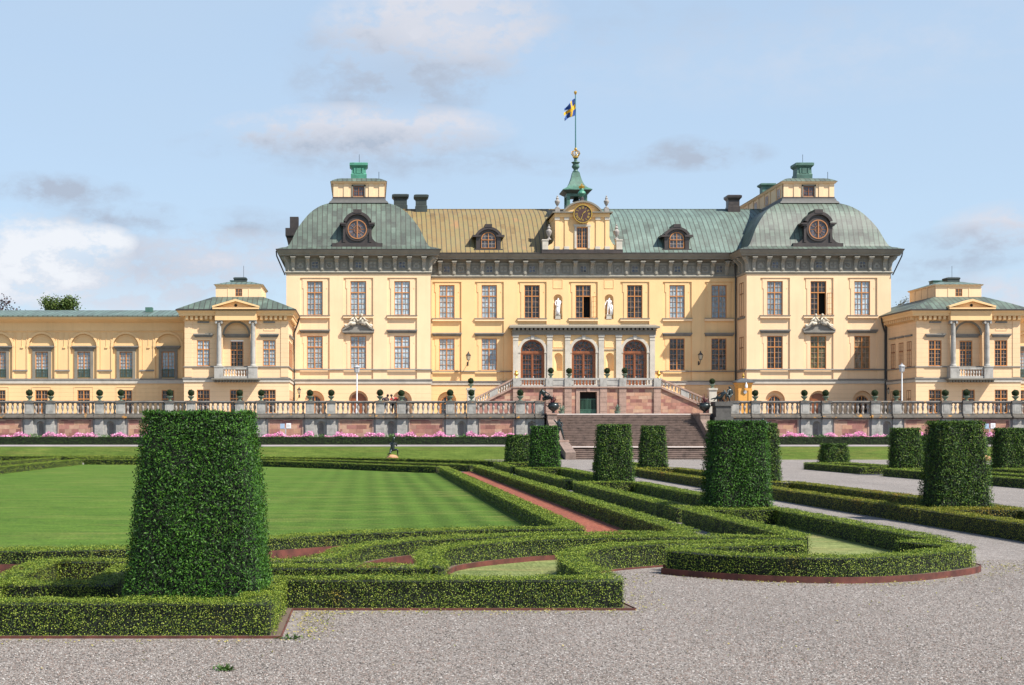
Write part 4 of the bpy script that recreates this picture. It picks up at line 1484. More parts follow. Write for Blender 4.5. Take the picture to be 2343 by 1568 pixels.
    roof = r.build('dome_roof', [M['domeX'], M['domeY']], root)
    # lantern storey
    lx0, lx1, ly0, ly1 = cx - 2.62, cx + 2.62, 147.4, 178.0
    zb = 25.85
    l = MB(); l.ring(lx0 - 0.1, lx1 + 0.1, ly0 - 0.1, ly1, [(0.35, zb - 0.06), (0.30, zb + 0.06), (0.10, zb + 0.24), (0.05, zb + 0.45)], cap=True)
    l.build('lantern_base', M['lead'], root)
    l = MB(); l.ring(lx0, lx1, ly0, ly1, [(0.06, zb + 0.45), (0.06, zb + 0.62)], cap=True, bottom=False); l.build('flashing', M['darkroof'], root)
    l = MB(); W = Wall(l)
    W.face(ly0, lx0, lx1, zb + 0.6, zb + 2.02, [(cx - 0.58, cx + 0.58, zb + 0.66, zb + 1.74, False, 0.12)])
    l.box(lx0 + 0.01, lx1 - 0.01, ly0 + 0.3, ly1, zb + 0.6, zb + 2.02)
    for px in (-2.62, -1.55, 1.05, 2.12):
        l.box(cx + px, cx + px + 0.5, ly0 - 0.07, ly0, zb + 0.62, zb + 2.0)
    for k in range(14):
        y = ly0 + 0.3 + k * 2.2
        for s in (-1, 1):
            a, b = sorted((cx + s * 2.62, cx + s * 2.69))
            l.box(a, b, y, y + 0.5, zb + 0.62, zb + 2.0)
    l.build('lantern_wall', M['tower_wall'], root)
    place_window(root, cx, ly0 + 0.03, zb + 0.68, 'lant', w=1.1, h=1.04, transom=1.0, cols=2, rows_lo=2, pane='pane_grey', depth=0.07, wood='wood_dark', bar='wood_dark')
    for k in range(7):
        for s in ((-1,) if side > 0 else (1,)):
            place_window(root, cx + s * 2.66, ly0 + 1.65 + k * 4.4, zb + 0.68, 'lantside', R(-90) if s < 0 else R(90), w=1.0, h=1.04, transom=1.0, cols=2, rows_lo=2, pane='pane_curtain', depth=0.05)
    l = MB()
    for a, b, c, d in ((-0.72, -0.58, 0.64, 1.88), (0.58, 0.72, 0.64, 1.88), (-0.72, 0.72, 1.74, 1.9)):
        l.box(cx + a, cx + b, ly0 - 0.08, ly0 + 0.01, zb + c, zb + d)
    l.build('window_surround', M['grey'], root)
    l = MB(); l.ring(lx0, lx1, ly0, ly1, [(0.0, zb + 1.98), (0.14, zb + 2.02), (0.24, zb + 2.16), (0.28, zb + 2.22)], cap=True); l.build('lantern_eave', M['tower_wall'], root)
    lr = MB()
    pr = spline([(0.0, 0.0), (0.5, 0.30), (1.1, 0.50), (1.9, 0.60), (2.7, 0.64)], 2)
    lr.loft([(lx0 - 0.32 + u, lx1 + 0.32 - u, ly0 - 0.32 + u, ly1 - u, zb + 2.2 + v) for u, v in pr], 0, 1)
    lr.build('lantern_roof', [M['domeX'], M['domeY']], root)
    # copper chimney on the lantern
    ch = MB()
    w_, yc, zc = 0.80, 149.6, zb + 2.55
    ch.ring(cx - w_, cx + w_, yc - w_, yc + w_, [(0.05, zc), (0.05, zc + 0.26), (0.02, zc + 0.26), (0.03, zc + 0.7), (-0.04, zc + 0.78), (-0.06, zc + 1.35), (-0.02, zc + 1.42), (0.06, zc + 1.5), (0.16, zc + 1.62), (0.16, zc + 1.86), (0.0, zc + 1.92)])
    for s in (-1, 1): ch.box(cx + s * 0.42 - 0.09, cx + s * 0.42 + 0.09, yc - w_ - 0.02, yc - w_ + 0.1, zc + 0.78, zc + 1.36)
    ch.box(cx - 0.24, cx + 0.24, yc - w_ - 0.03, yc - w_ + 0.1, zc + 0.80, zc + 1.33)
    ch.build('chimney', M['verdi'] if side < 0 else M['verdi_dark'], root)
    rd = MB(); rd.tube([(cx + 0.05, yc, zc + 1.9), (cx + 0.05, yc, zc + 2.9)], 0.022, 4)
    rd.tube([(cx + 2.1, ly0 + 0.4, zb + 2.4), (cx + 2.1, ly0 + 0.4, zb + 3.3)], 0.025, 4)
    rd.build('lightning_rod', M['blackiron'], root)
    ch = MB()
    yc = 161.5
    xc = cx - 0.4
    ch.ring(xc - 0.62, xc + 0.62, yc - 0.6, yc + 0.6, [(0.0, zb + 2.5), (0.0, zb + 4.0), (0.1, zb + 4.1), (0.24, zb + 4.2), (0.24, zb + 4.36), (0, zb + 4.42)])
    ch.build('chimney', M['verdi_dark'], root)
    # round dormer
    round_dormer(root, cx - 0.12, YT - 0.1, 20.62, None)
    # chimney at the outer edge of the roof
    oc = MB()
    ox = cx + side * 6.75 if side < 0 else cx + 6.3
    yc = 149.0 if side < 0 else 152
    oc.box(ox - 0.45, ox + 0.45, yc - 0.45, yc + 0.45, 22.5, 24.6)
    oc.ring(ox - 0.75 + side * 0.15, ox + 0.75 + side * 0.15, yc - 0.7, yc + 0.7, [(-0.35, 21.4), (-0.1, 22.4), (0.0, 22.6), (0.0, 23.4)])
    oc.build('chimney', M['darkroof'] if side < 0 else M['chim'], root)
    # downpipe in the corner next to the court
    dp = MB()
    px = (x0 - 0.25) if side > 0 else (x1 + 0.22)
    dp.tube([(px - side * 0.1, YM - 0.9, 20.5), (px - side * 0.05, YM - 0.55, 19.3), (px + side * 0.1, YM - 0.22, 18.2), (px + side * 0.1, YM - 0.22, ZT)], 0.09, 6)
    ox = x0 if side < 0 else x1
    dp.build('downpipe', M['blackiron'], root); dp = MB()
    dp.tube([(ox + side * 1.0, YT - 0.5, 20.4), (ox + side * 0.95, YT - 0.4, 19.9), (ox + side * 0.12, YT - 0.12, 18.0)], 0.07, 6)
    dp.build('downpipe', M['blackiron'], root); dp = MB()
    dp.tube([(ox + side * 0.0 - side * 0.55, YT - 0.16, 13.4), (ox - side * 0.55, YT - 0.16, ZT)], 0.08, 6)
    dp.build('downpipe', M['blackiron'], root)
    return root


TL = tower(-0.81, -1, 'tall corner tower with domed roof and bright green chimney, left of the central block')
TR = tower(45.83, 1, 'tall tower with grey domed roof and dull dark chimney, open window in its middle')

# ------------------------------------------------------------------ central block
CX = 22.55
BAYS = [X(v, YM) for v in (1022, 1119, 1217, 1334, 1452, 1549, 1645)]
main = thing('palace_main_block', 'central palace block, half tan half green roof, clock gable and three arched doors', 'palace building', (CX, YM, ZT), PAL)
mx0, mx1 = 6.5, 38.6


def main_block():
    root = main
    mb = MB(); W = Wall(mb)
    dep = 0.12
    rc = [(b - 1.5, b + 1.5) for b in BAYS]
    W.face(YM - 0.06, mx0, mx1, ZT - 0.3, 7.05, [(BAYS[k] - 0.98, BAYS[k] + 0.98, ZT - 0.2, 6.30, True, 0.42) for k in (0, 6)], mat=1)
    for k in (0, 6): arched_fill(mb, BAYS[k], YM + 0.36, ZT - 0.2, 6.30, 0.98, 1)
    nx = [X(1276, YM), X(1393, YM)]
    holes = []
    for k, (a, b) in enumerate(rc):
        holes.append((a, b, 7.44 if k in (0, 1, 5, 6) else 13.0, 17.74, False, dep))
    for n in nx: holes.append((n - 0.47, n + 0.47, 13.85, 16.45, True, 0.02))
    W.face(YM, mx0, mx1, 7.05, 18.6, holes)
    for n in nx:
        niche(mb, n, YM + 0.02, 13.85, 16.45, 0.47, 0.46)
    for k, (a, b) in enumerate(rc):
        c = (a + b) / 2
        hl = [(c - 0.8, c + 0.8, ZU0, ZU1, False, 0.16)]
        z0 = 13.0
        if k in (0, 1, 5, 6):
            hl.append((c - 0.8, c + 0.8, ZL0, ZL1, False, 0.16)); z0 = 7.44
            inner_surround(mb, c, YM + dep, ZL0, ZL1, 0.8, d=0.03)
        W.face(YM + dep, a, b, z0, 17.74, hl)
        inner_surround(mb, c, YM + dep, ZU0, ZU1, 0.8)
    for n in nx:   # plain square panels over the niches
        for a, b, c, d in ((-.5, .5, 0, .05), (-.5, .5, .93, .98), (-.5, -.45, .05, .93), (.45, .5, .05, .93)):
            mb.box(n + a, n + b, YM - 0.035, YM, 17.05 + c, 17.05 + d)
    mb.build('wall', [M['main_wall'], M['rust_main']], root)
    t = MB()
    t.box(mx0, mx1, YM - 0.14, YM, 7.02, 7.34); t.build('band', M['pale'], root)
    t = MB()
    t.box(mx0, mx1, YM - 0.22, YM, 7.342, 7.44)
    t.box(mx0, X(1173, YM), YM - 0.12, YM, 8.38, 8.48); t.box(X(1497, YM), mx1, YM - 0.12, YM, 8.38, 8.48)
    t.build('ledge', M['ledge'], root)
    for k, c in enumerate(BAYS):
        up = 'pane_dark' if k in (2, 3, 4) else 'pane_curtain'
        bigwin(root, c, YM + dep + 0.06, ZU0, up, op=(k == 3))
        h = MB(); h.box(c - 1.53, c + 1.53, YM - 0.12, YM + dep, 13.66, 13.90); h.build('sill', M['tower_wall'], root)
        h = MB(); h.box(c - 1.56, c + 1.56, YM - 0.17, YM + dep - 0.01, 13.90, 13.96); h.build('ledge', M['ledge'], root)
        if k in (0, 1, 5, 6):
            bigwin(root, c, YM + dep + 0.06, ZL0, 'pane_dark' if k > 3 else 'pane_curtain')
            h = MB(); hood(h, c, YM + dep, 12.16, 1.55); h.build('window_hood', M['ledge'], root)
        if k in (0, 6):
            place_window(root, c, YM + 0.26, ZT + 0.1, 'base', w=1.3, h=2.0, transom=0.62, cols=2, rows_lo=2, rows_up=1, pane='pane_dark', arch=True, depth=0.07)
            b = MB(); b.disc_y(c, ZT + 0.1 + 1.35, 0.57, 0.655, YM + 0.24, YM + 0.33, 16, 0, 0, math.pi)
            b.build('window_arch', M['wood'], root)
    # frieze and cornice
    f = MB()
    f.box(mx0, mx1, YM - 0.02, YM + 0.3, 18.42, 19.75)
    f.prism_x([(YM + 0.3, 18.12), (YM + 0.3, 18.42), (YM - 0.10, 18.42), (YM - 0.16, 18.30), (YM - 0.10, 18.18), (YM, 18.12)][::-1], mx0, mx1)
    f.build('frieze', M['frieze'], root)
    f = MB()
    f.prism_x([(YM + 0.3, 20.57)] + [(YM - o, z + 0.1) for o, z in reversed(CORN)] + [(YM + 0.3, 19.8)], mx0 - 0.6, mx1 + 0.6)
    f.build('cornice', M['grey'], root)
    g = MB(); g.box(mx0 - 0.3, mx1 + 0.3, YM - 1.02, YM + 0.6, 20.575, 20.67); g.build('gutter', M['darkroof'], root)
    # three frieze fields per bay, closer where the bay is narrow
    pans, wins = [], []
    for i, c in enumerate(BAYS):
        wins.append(len(pans)); pans.append(c)
        if i < 6:
            d = BAYS[i + 1] - c
            n = 2
            for j in range(1, n + 1): pans.append(c + d * j / (n + 1))
    pans = [BAYS[0] - 1.47] + pans
    wins = [w + 1 for w in wins]
    cons = [(a + b) / 2 for a, b in zip(pans, pans[1:])] + [pans[-1] + 0.74]
    frieze_front(root, YM - 0.02, cons, pans, wins)
    # roof: left half tan, right half green
    e = 20.64
    prof = spline([(YM - 1.0, e), (YM - 0.3, e + 0.35), (YM + 1.6, e + 2.35), (YM + 4.2, e + 4.45), (YM + 7.0, e + 5.7)], 3)
    for nm, a, b, mt in (('tan_roof', 3.0, CX, 'roofbrown'), ('green_roof', CX, 43.0, 'roofgreen')):
        r = MB()
        n = max(2, int((b - a) / 1.0)); xs = np.linspace(a, b, n)
        for p, q in zip(prof, prof[1:]):
            r.quad((a, p[0], p[1]), (b, p[0], p[1]), (b, q[0], q[1]), (a, q[0], q[1]))
        tp = prof[-1]
        r.quad((a, tp[0], tp[1]), (b, tp[0], tp[1]), (b, tp[0] + 8, e), (a, tp[0] + 8, e))
        r.box(a, b, tp[0] - 0.08, tp[0] + 0.08, tp[1] - 0.05, tp[1] + 0.07)
        ro = r.build(nm, M[mt], root)
        ro['label'] = 'tan oxidised half of the copper roof' if nm == 'tan_roof' else 'green half of the copper roof'
    # chimneys
    for xd, yd0, yc, wd in ((915.5, 446, 158.5, 0.72), (963, 447, 154.6, 0.58), (1676, 448, 154.6, 0.60)):
        xc = X(xd, yc); zt = Z(yd0, yc)
        c = MB()
        c.ring(xc - wd, xc + wd, yc - 0.55, yc + 0.55, [(0.06, 24.2), (0.06, zt - 1.25), (0.0, zt - 1.2), (0.0, zt - 0.6), (0.04, zt - 0.5), (0.2, zt - 0.32), (0.22, zt - 0.1), (0.02, zt)])
        c.build('chimney', M['chim'] if xd != 1676 else M['darkroof'], root)
    # two arched dormers
    for xd in (1117, 1548):
        yf = YM - 0.2
        xc = X(xd, yf); z0 = 20.72
        d = bpy.data.objects.new('dormer', None); COL.objects.link(d); d.parent = root
        d.location = Vector((xc, yf, z0)) - WL[root.name]; WL[d.name] = Vector((xc, yf, z0))
        b = MB()
        b.box(xc - 1.5, xc + 1.5, yf - 0.08, yf + 1.6, z0, z0 + 0.42)
        pts = [(xc - 1.25, z0 + 0.42), (xc + 1.25, z0 + 0.42), (xc + 1.25, z0 + 1.7)] + [(xc + 1.25 * math.cos(math.pi * i / 10), z0 + 1.62 + 0.85 * math.sin(math.pi * i / 10)) for i in range(1, 10)] + [(xc - 1.25, z0 + 1.7)]
        b.prism_y(pts, yf + 0.14, yf + 4.5)
        for s in (-1, 1):
            a1, a2 = sorted((xc + s * 0.86, xc + s * 1.28)); b.box(a1, a2, yf - 0.04, yf + 0.14, z0 + 0.42, z0 + 1.66)
            a1, a2 = sorted((xc + s * 0.8, xc + s * 1.66)); b.box(a1, a2, yf - 0.22, yf + 3.0, z0 + 1.66, z0 + 1.86)
        b.disc_y(xc, z0 + 1.16, 1.28, 1.55, yf - 0.2, yf + 4.2, 14, 0, R(30), R(150))
        b.disc_y(xc, z0 + 1.42, 0.78, 1.30, yf + 0.02, yf + 0.14, 14, 0, R(2), R(178))
        b.box(xc - 0.36, xc + 0.36, yf - 0.24, yf + 2, z0 + 2.66, z0 + 2.98)
        b.build('dormer_body', M['darkroof'], d)
        w = place_window(d, xc, yf + 0.02, z0 + 0.50, 'dorm', w=1.5, h=1.66, transom=0.52, cols=2, rows_lo=2, rows_up=2, pane='pane_grey', arch=True, depth=0.10, fr=0.05, bar='lightbar')
        a = MB(); a.disc_y(xc, z0 + 0.50 + 0.91, 0.68, 0.755, yf - 0.0, yf + 0.1, 14, 0, 0, math.pi); a.build('window_arch', M['wood'], d)


main_block()


def portico():
    root = main
    Yq = 147.15
    xs = {}
    pil = [(1173, 1185), (1251, 1263), (1292, 1304), (1369, 1381), (1408.5, 1421), (1486, 1497.5)]
    pil = [(X(a, Yq), X(b, Yq)) for a, b in pil]
    zb, zc = 6.65, 12.15
    dx = [X(v, Yq) for v in (1217.8, 1334.8, 1452)]
    x0, x1 = pil[0][0], pil[-1][1]
    r = 1.23
    za = Z(777.5, Yq)
    mb = MB(); W = Wall(mb)
    nxs = [X(1277, Yq), X(1395, Yq)]
    holes = [(d - r, d + r, zb, za, True, 0.45) for d in dx]
    for n in nxs: holes.append((n - 0.42, n + 0.42, 8.45, 10.3, True, 0.015))
    W.face(Yq, x0, x1, zb, zc, holes)
    for n in nxs:
        niche(mb, n, Yq + 0.015, 8.45, 10.3, 0.42, 0.40)
        for a, b, c, d in ((-.55, .55, 0, .06), (-.55, .55, .94, 1.0), (-.55, -.49, .06, .94), (.49, .55, .06, .94)):
            mb.box(n + a, n + b, Yq - 0.04, Yq, 10.85 + c, 10.85 + d)
    mb.quad((x0, Yq, zb), (x0, Yq, zc), (x0, YM, zc), (x0, YM, zb)); mb.quad((x1, Yq, zb), (x1, YM, zb), (x1, YM, zc), (x1, Yq, zc))
    mb.build('portico_wall', M['main_wall'], root)
    for a, b in pil:
        p = MB()
        p.box(a, b, Yq - 0.16, Yq, zb, zc - 0.55)
        p.box(a - 0.04, b + 0.04, Yq - 0.2, Yq, zb, zb + 0.35)
        p.box(a - 0.03, b + 0.03, Yq - 0.19, Yq, zc - 0.55, zc - 0.47)
        p.box(a, b, Yq - 0.165, Yq, zc - 0.47, zc - 0.2)
        p.box(a - 0.06, b + 0.06, Yq - 0.23, Yq, zc - 0.2, zc - 0.0)
        p.build('pilaster', M['pale'], root)
    t = MB()
    for n in nxs: t.box(n - 0.62, n + 0.62, Yq - 0.07, Yq, 10.58, 10.66)
    t.build('ledge', M['ledge'], root)
    e = MB()
    xa, xb = x0 - 0.08, x1 + 0.08
    e.box(xa, xb, Yq - 0.24, YM, zc, zc + 0.42)
    e.box(xa - 0.06, xb + 0.06, Yq - 0.32, YM, zc + 0.42, zc + 0.50)
    e.box(xa - 0.34, xb + 0.34, Yq - 0.62, YM, zc + 0.70, zc + 0.86)
    e.add([(xa - 0.34, Yq - 0.62, zc + 0.86), (xb + 0.34, Yq - 0.62, zc + 0.86), (xb + 0.1, YM, zc + 1.15), (xa - 0.1, YM, zc + 1.15), (xa - 0.34, YM, zc + 0.86), (xb + 0.34, YM, zc + 0.86)],
          [(0, 1, 2, 3), (0, 3, 4), (1, 5, 2)])
    n = 34
    for i in range(n):
        x = xa + (xb - xa) * (i + 0.5) / n
        e.box(x - 0.12, x + 0.12, Yq - 0.52, YM, zc + 0.50, zc + 0.70)
    e.build('entablature', M['grey'], root)
    zs = za - r
    for d in dx:
        a = MB()
        a.disc_y(d, zs, r + 0.02, r + 0.30, Yq - 0.09, Yq + 0.02, 24, 0, 0, math.pi)
        for s in (-1, 1):
            p, q = sorted((d + s * (r + 0.02), d + s * (r + 0.26))); a.box(p, q, Yq - 0.06, Yq + 0.02, zb, zs - 0.14)
            p, q = sorted((d + s * (r - 0.02), d + s * (r + 0.36))); a.box(p, q, Yq - 0.12, Yq + 0.02, zs - 0.14, zs)
        a.prism_y([(d - 0.14, zs + r), (d + 0.14, zs + r), (d + 0.2, zs + r + 0.42), (d - 0.2, zs + r + 0.42)], Yq - 0.16, Yq)
        a.build('archivolt', M['pale'], root)
        dr = bpy.data.objects.new('door', None); COL.objects.link(dr); dr.parent = root
        yd = Yq + 0.30
        dr.location = Vector((d, yd, zb)) - WL[root.name]; WL[dr.name] = Vector((d, yd, zb))
        f = MB()
        f.disc_y(d, zs, r - 0.16, r + 0.02, yd - 0.05, yd + 0.08, 22, 0, 0, math.pi)
        f.box(d - r, d + r, yd - 0.08, yd + 0.08, zs - 0.20, zs + 0.05)
        for s in (-1, 1):
            p, q = sorted((d + s * (r - 0.13), d + s * r)); f.box(p, q, yd - 0.05, yd + 0.08, zb, zs - 0.2)
            p, q = sorted((d + s * 0.0, d + s * (r - 0.13)))
            # leaf: stiles, rails, bottom panel
            f.box(p, p + 0.13, yd - 0.02, yd + 0.06, zb, zs - 0.2); f.box(q - 0.13, q, yd - 0.02, yd + 0.06, zb, zs - 0.2)
            f.box(p + 0.13, q - 0.13, yd - 0.02, yd + 0.06, zs - 0.34, zs - 0.2)
            f.box(p + 0.13, q - 0.13, yd - 0.02, yd + 0.06, zb, zb + 0.95)
            f.box(p + 0.2, q - 0.2, yd - 0.05, yd + 0.0, zb + 0.25, zb + 0.8)
            for j in range(1, 5):
                z = zb + 0.95 + (zs - 0.34 - zb - 0.95) * j / 5
                f.box(p + 0.13, q - 0.13, yd + 0.01, yd + 0.05, z - 0.018, z + 0.018)
            for j in (1, 2):
                x = p + 0.13 + (q - p - 0.26) * j / 3
                f.box(x - 0.015, x + 0.015, yd + 0.012, yd + 0.048, zb + 0.95, zs - 0.34)
        f.box(d - 0.06, d + 0.06, yd - 0.06, yd, zb, zs - 0.2)
        for k in range(1, 6):
            an = math.pi * k / 6
            f.tube([(d + 0.3 * math.cos(an), yd + 0.02, zs + 0.05 + 0.3 * math.sin(an)), (d + (r - 0.18) * math.cos(an), yd + 0.02, zs + (r - 0.18) * math.sin(an))], 0.025, 4)
        f.disc_y(d, zs + 0.05, 0.27, 0.32, yd, yd + 0.05, 12, 0, 0, math.pi)
        f.disc_y(d, zs + 0.05, 0.66, 0.70, yd, yd + 0.05, 16, 0, 0, math.pi)
        f.build('door_frame', M['wood_dark'], dr)
        g = MB()
        arched_fill(g, d, yd + 0.055, zb + 0.3, za - 0.02, r - 0.02)
        g.build('pane', M['pane_dark'], dr)
        h = MB(); h.ball((d + 0.12, yd - 0.10, zb + 1.15), 0.05, 8, 6); h.build('handle', M['whitepaint'], dr)


portico()


# ------------------------------------------------------------------ clock gable on the main roof
def clock_gable():
    Yc = 146.95
    k = lambda cx_, cy_: (X(1124.6 + 0.257 * cx_, Yc), Z(196.8 + 0.257 * cy_, Yc))
    root = main
    cx, _ = k(805, 0)
    x0, _ = k(570, 0); x1, _ = k(1052, 0)
    zb = Z(571, Yc); zt = Z(498, Yc)
    g = bpy.data.objects.new('clock_gable', None); COL.objects.link(g); g.parent = root
    g.location = Vector((cx, Yc, zb)) - WL[root.name]; WL[g.name] = Vector((cx, Yc, zb))
    hw = (x1 - x0) / 2
    w = MB(); W = Wall(w)
    wx = 0.58
    W.face(Yc, cx - hw, cx + hw, zb, zt, [(cx - wx, cx + wx, zb + 0.1, Z(520.5, Yc), False, 0.2)])
    for s in (-1, 1):
        xx = cx + s * hw
        q = [(xx, Yc, zb), (xx, Yc + 6, zb), (xx, Yc + 6, zt), (xx, Yc, zt)]
        w.quad(*(q if s > 0 else q[::-1]))
        for a in (0.0, 0.98, ):
            p, q2 = sorted((cx + s * (hw - a), cx + s * (hw - a - 0.42)))
            w.box(p, q2, Yc - 0.08, Yc, zb, zt)
        p, q2 = sorted((cx + s * (wx + 0.55), cx + s * (wx + 0.78)))
        # lower scroll wings
        pts = [(cx + s * hw, zb), (cx + s * (hw + 0.95), zb), (cx + s * (hw + 0.62), zb + 0.45), (cx + s * (hw + 0.3), zb + 0.62), (cx + s * (hw + 0.08), zb + 1.05), (cx + s * hw, zb + 1.3)]
        w.prism_y(pts if s > 0 else pts[::-1], Yc + 0.02, Yc + 0.5)
    w.build('gable_wall', M['main_wall'], g)
    t = MB()
    for s in (-1, 1):
        for a in (0.0, 0.98):
            p, q2 = sorted((cx + s * (hw - a + 0.05), cx + s * (hw - a - 0.47)))
            t.box(p, q2, Yc - 0.13, Yc, zt - 0.26, zt)
            t.box(p, q2, Yc - 0.11, Yc, zb, zb + 0.3)
        p, q2 = sorted((cx + s * wx, cx + s * (wx + 0.22)))
        t.box(p, q2, Yc - 0.1, Yc, zb + 0.1, Z(519, Yc))
        p, q2 = sorted((cx + s * (hw + 0.72), cx + s * (hw + 1.32)))
        t.box(p, q2, Yc - 0.14, Yc + 0.5, zb - 0.02, zb + 0.9); t.box(p - 0.05, q2 + 0.05, Yc - 0.19, Yc + 0.55, zb + 0.9, zb + 1.02)
    t.box(cx - wx - 0.3, cx + wx + 0.3, Yc - 0.12, Yc, Z(519, Yc), Z(514, Yc))
    t.build('gable_trim', M['pale'], g)
    e = MB()
    zt2 = Z(482.5, Yc)
    e.box(cx - hw - 0.05, cx + hw + 0.05, Yc - 0.12, Yc + 6, zt, zt + 0.45)
    e.build('gable_frieze', M['main_wall'], g)
    e = MB()
    e.box(cx - hw - 0.32, cx + hw + 0.32, Yc - 0.40, Yc + 6, zt2 - 0.26, zt2 - 0.14); e.box(cx - hw - 0.2, cx + hw + 0.2, Yc - 0.25, Yc + 6, zt + 0.45, zt2 - 0.26)
    # arched pediment
    rr = 2.35; c0 = zt2 - 0.14 - 1.35
    a_ = math.asin(1.35 / rr)
    e.disc_y(cx, c0, rr - 0.05, rr + 0.13, Yc - 0.40, Yc + 5, 22, 0, a_, math.pi - a_)
    e.build('gable_cornice', M['grey'], g)
    p = MB()
    pts = [(cx + (rr - 0.04) * math.cos(a_ + (math.pi - 2 * a_) * i / 20), c0 + (rr - 0.04) * math.sin(a_ + (math.pi - 2 * a_) * i / 20)) for i in range(21)]
    p.prism_y(pts, Yc - 0.1, Yc + 5); p.build('pediment', M['main_wall'], g)
    b = MB(); b.box(cx - hw - 1.4, cx + hw + 1.4, Yc - 0.1, Yc + 2.2, zb - 0.42, zb - 0.02); b.build('gable_base', M['darkroof'], g)
    place_window(g, cx, Yc + 0.08, zb + 0.12, 'gable', w=1.14, h=Z(520.5, Yc) - zb - 0.12, transom=1.0, cols=2, rows_lo=5, pane='pane_dark', depth=0.08)
    # urns
    up = [(0.20, 0), (0.20, 0.08), (0.08, 0.14), (0.07, 0.22), (0.19, 0.42), (0.27, 0.62), (0.28, 0.74), (0.18, 0.82), (0.11, 0.90), (0.16, 0.98), (0.12, 1.08), (0.05, 1.16), (0.08, 1.24), (0.0, 1.34)]
    um = MB(); um.lathe(up, n=12); um.box(-0.24, 0.24, -0.24, 0.24, -0.42, 0.0); ume = um.mesh('stone_urn', M['urnstone'])
    for i, (ux, uz) in enumerate(((k(585, 0)[0], zt2 - 0.14 + 0.42), (k(1022, 0)[0], zt2 - 0.14 + 0.42), (k(511, 0)[0], zb + 1.02), (k(1113, 0)[0], zb + 1.02))):
        if i > 1:
            um2 = CACHE.get('urn2')
            if um2 is None:
                q = MB(); q.lathe([(r_ * 1.15, z_ * 1.22) for r_, z_ in up], n=12); um2 = CACHE['urn2'] = q.mesh('stone_urn', M['urnstone'])
            o = link('stone_urn', um2, None, (ux, Yc + 0.2, uz))
        else:
            o = link('stone_urn', ume, None, (ux, Yc + 0.1, uz))
        tag(o, ('small stone urn on top of the clock gable, left of the arch', 'small stone urn on top of the clock gable, right of the arch', 'large stone urn at the left foot of the clock gable', 'large stone urn at the right foot of the clock gable')[i], 'urn', 'stone urns around the clock gable')
    # clock
    zc = Z(491, Yc); yf = Yc - 0.42
    R0 = 0.93
    c = thing('clock', 'round dark clock with gold numerals and hands below the arched gable', 'clock', (cx, yf, zc))
    d = MB(); d.disc_y(cx, zc, 0.0, R0 - 0.08, yf, yf + 0.3, 36); d.build('dial', plain_c('dial', (0.055, 0.022, 0.018)), c)
    d = MB(); d.disc_y(cx, zc, R0 - 0.05, R0 + 0.02, yf - 0.06, yf + 0.32, 40)
    for i in range(24):
        a = 2 * math.pi * i / 24
        d.ball((cx + (R0 + 0.05) * math.cos(a), yf + 0.02, zc + (R0 + 0.03) * math.sin(a)), 0.055, 6, 5)
    d.build('gold_rim', M['gold'], c)
    nm = MB()
    rom = ['XII', 'I', 'II', 'III', 'IIII', 'V', 'VI', 'VII', 'VIII', 'IX', 'X', 'XI']
    for h, s in enumerate(rom):
        a = -2 * math.pi * h / 12
        nm.M = Matrix.Translation((cx, yf - 0.02, zc)) @ Matrix.Rotation(-a, 4, 'Y')
        wd = {'I': 0.06, 'V': 0.13, 'X': 0.13}
        tot = sum(wd[q] for q in s); x = -tot / 2
        r0, r1 = 0.52, 0.76
        for q in s:
            ww = wd[q]
            def stroke(xa, za, xb, zb_, t=0.018):
                nm.add([(xa - t, 0, za), (xa + t, 0, za), (xb + t, 0, zb_), (xb - t, 0, zb_)], [(0, 1, 2, 3)])
            if q == 'I': stroke(x + ww / 2, r0, x + ww / 2, r1)
            elif q == 'V': stroke(x + 0.02, r1, x + ww / 2, r0); stroke(x + ww - 0.02, r1, x + ww / 2, r0, 0.011)
            else: stroke(x + 0.02, r1, x + ww - 0.02, r0); stroke(x + ww - 0.02, r1, x + 0.02, r0, 0.011)
            x += ww
    nm.M = None
    nm.build('numerals', M['gold'], c)
    for nme, ang, ln, wd in (('hour_hand', 46, 0.46, 0.05), ('minute_hand', 197, 0.70, 0.032)):
        hm = MB(); hm.M = Matrix.Translation((cx, yf - 0.05, zc)) @ Matrix.Rotation(R(ang), 4, 'Y')
        hm.prism_y([(-wd * 0.5, -0.12), (wd * 0.5, -0.12), (wd, ln * 0.7), (0, ln), (-wd, ln * 0.7)], -0.015, 0.015)
        hm.M = None; hm.build(nme, M['gold'], c)


clock_gable()


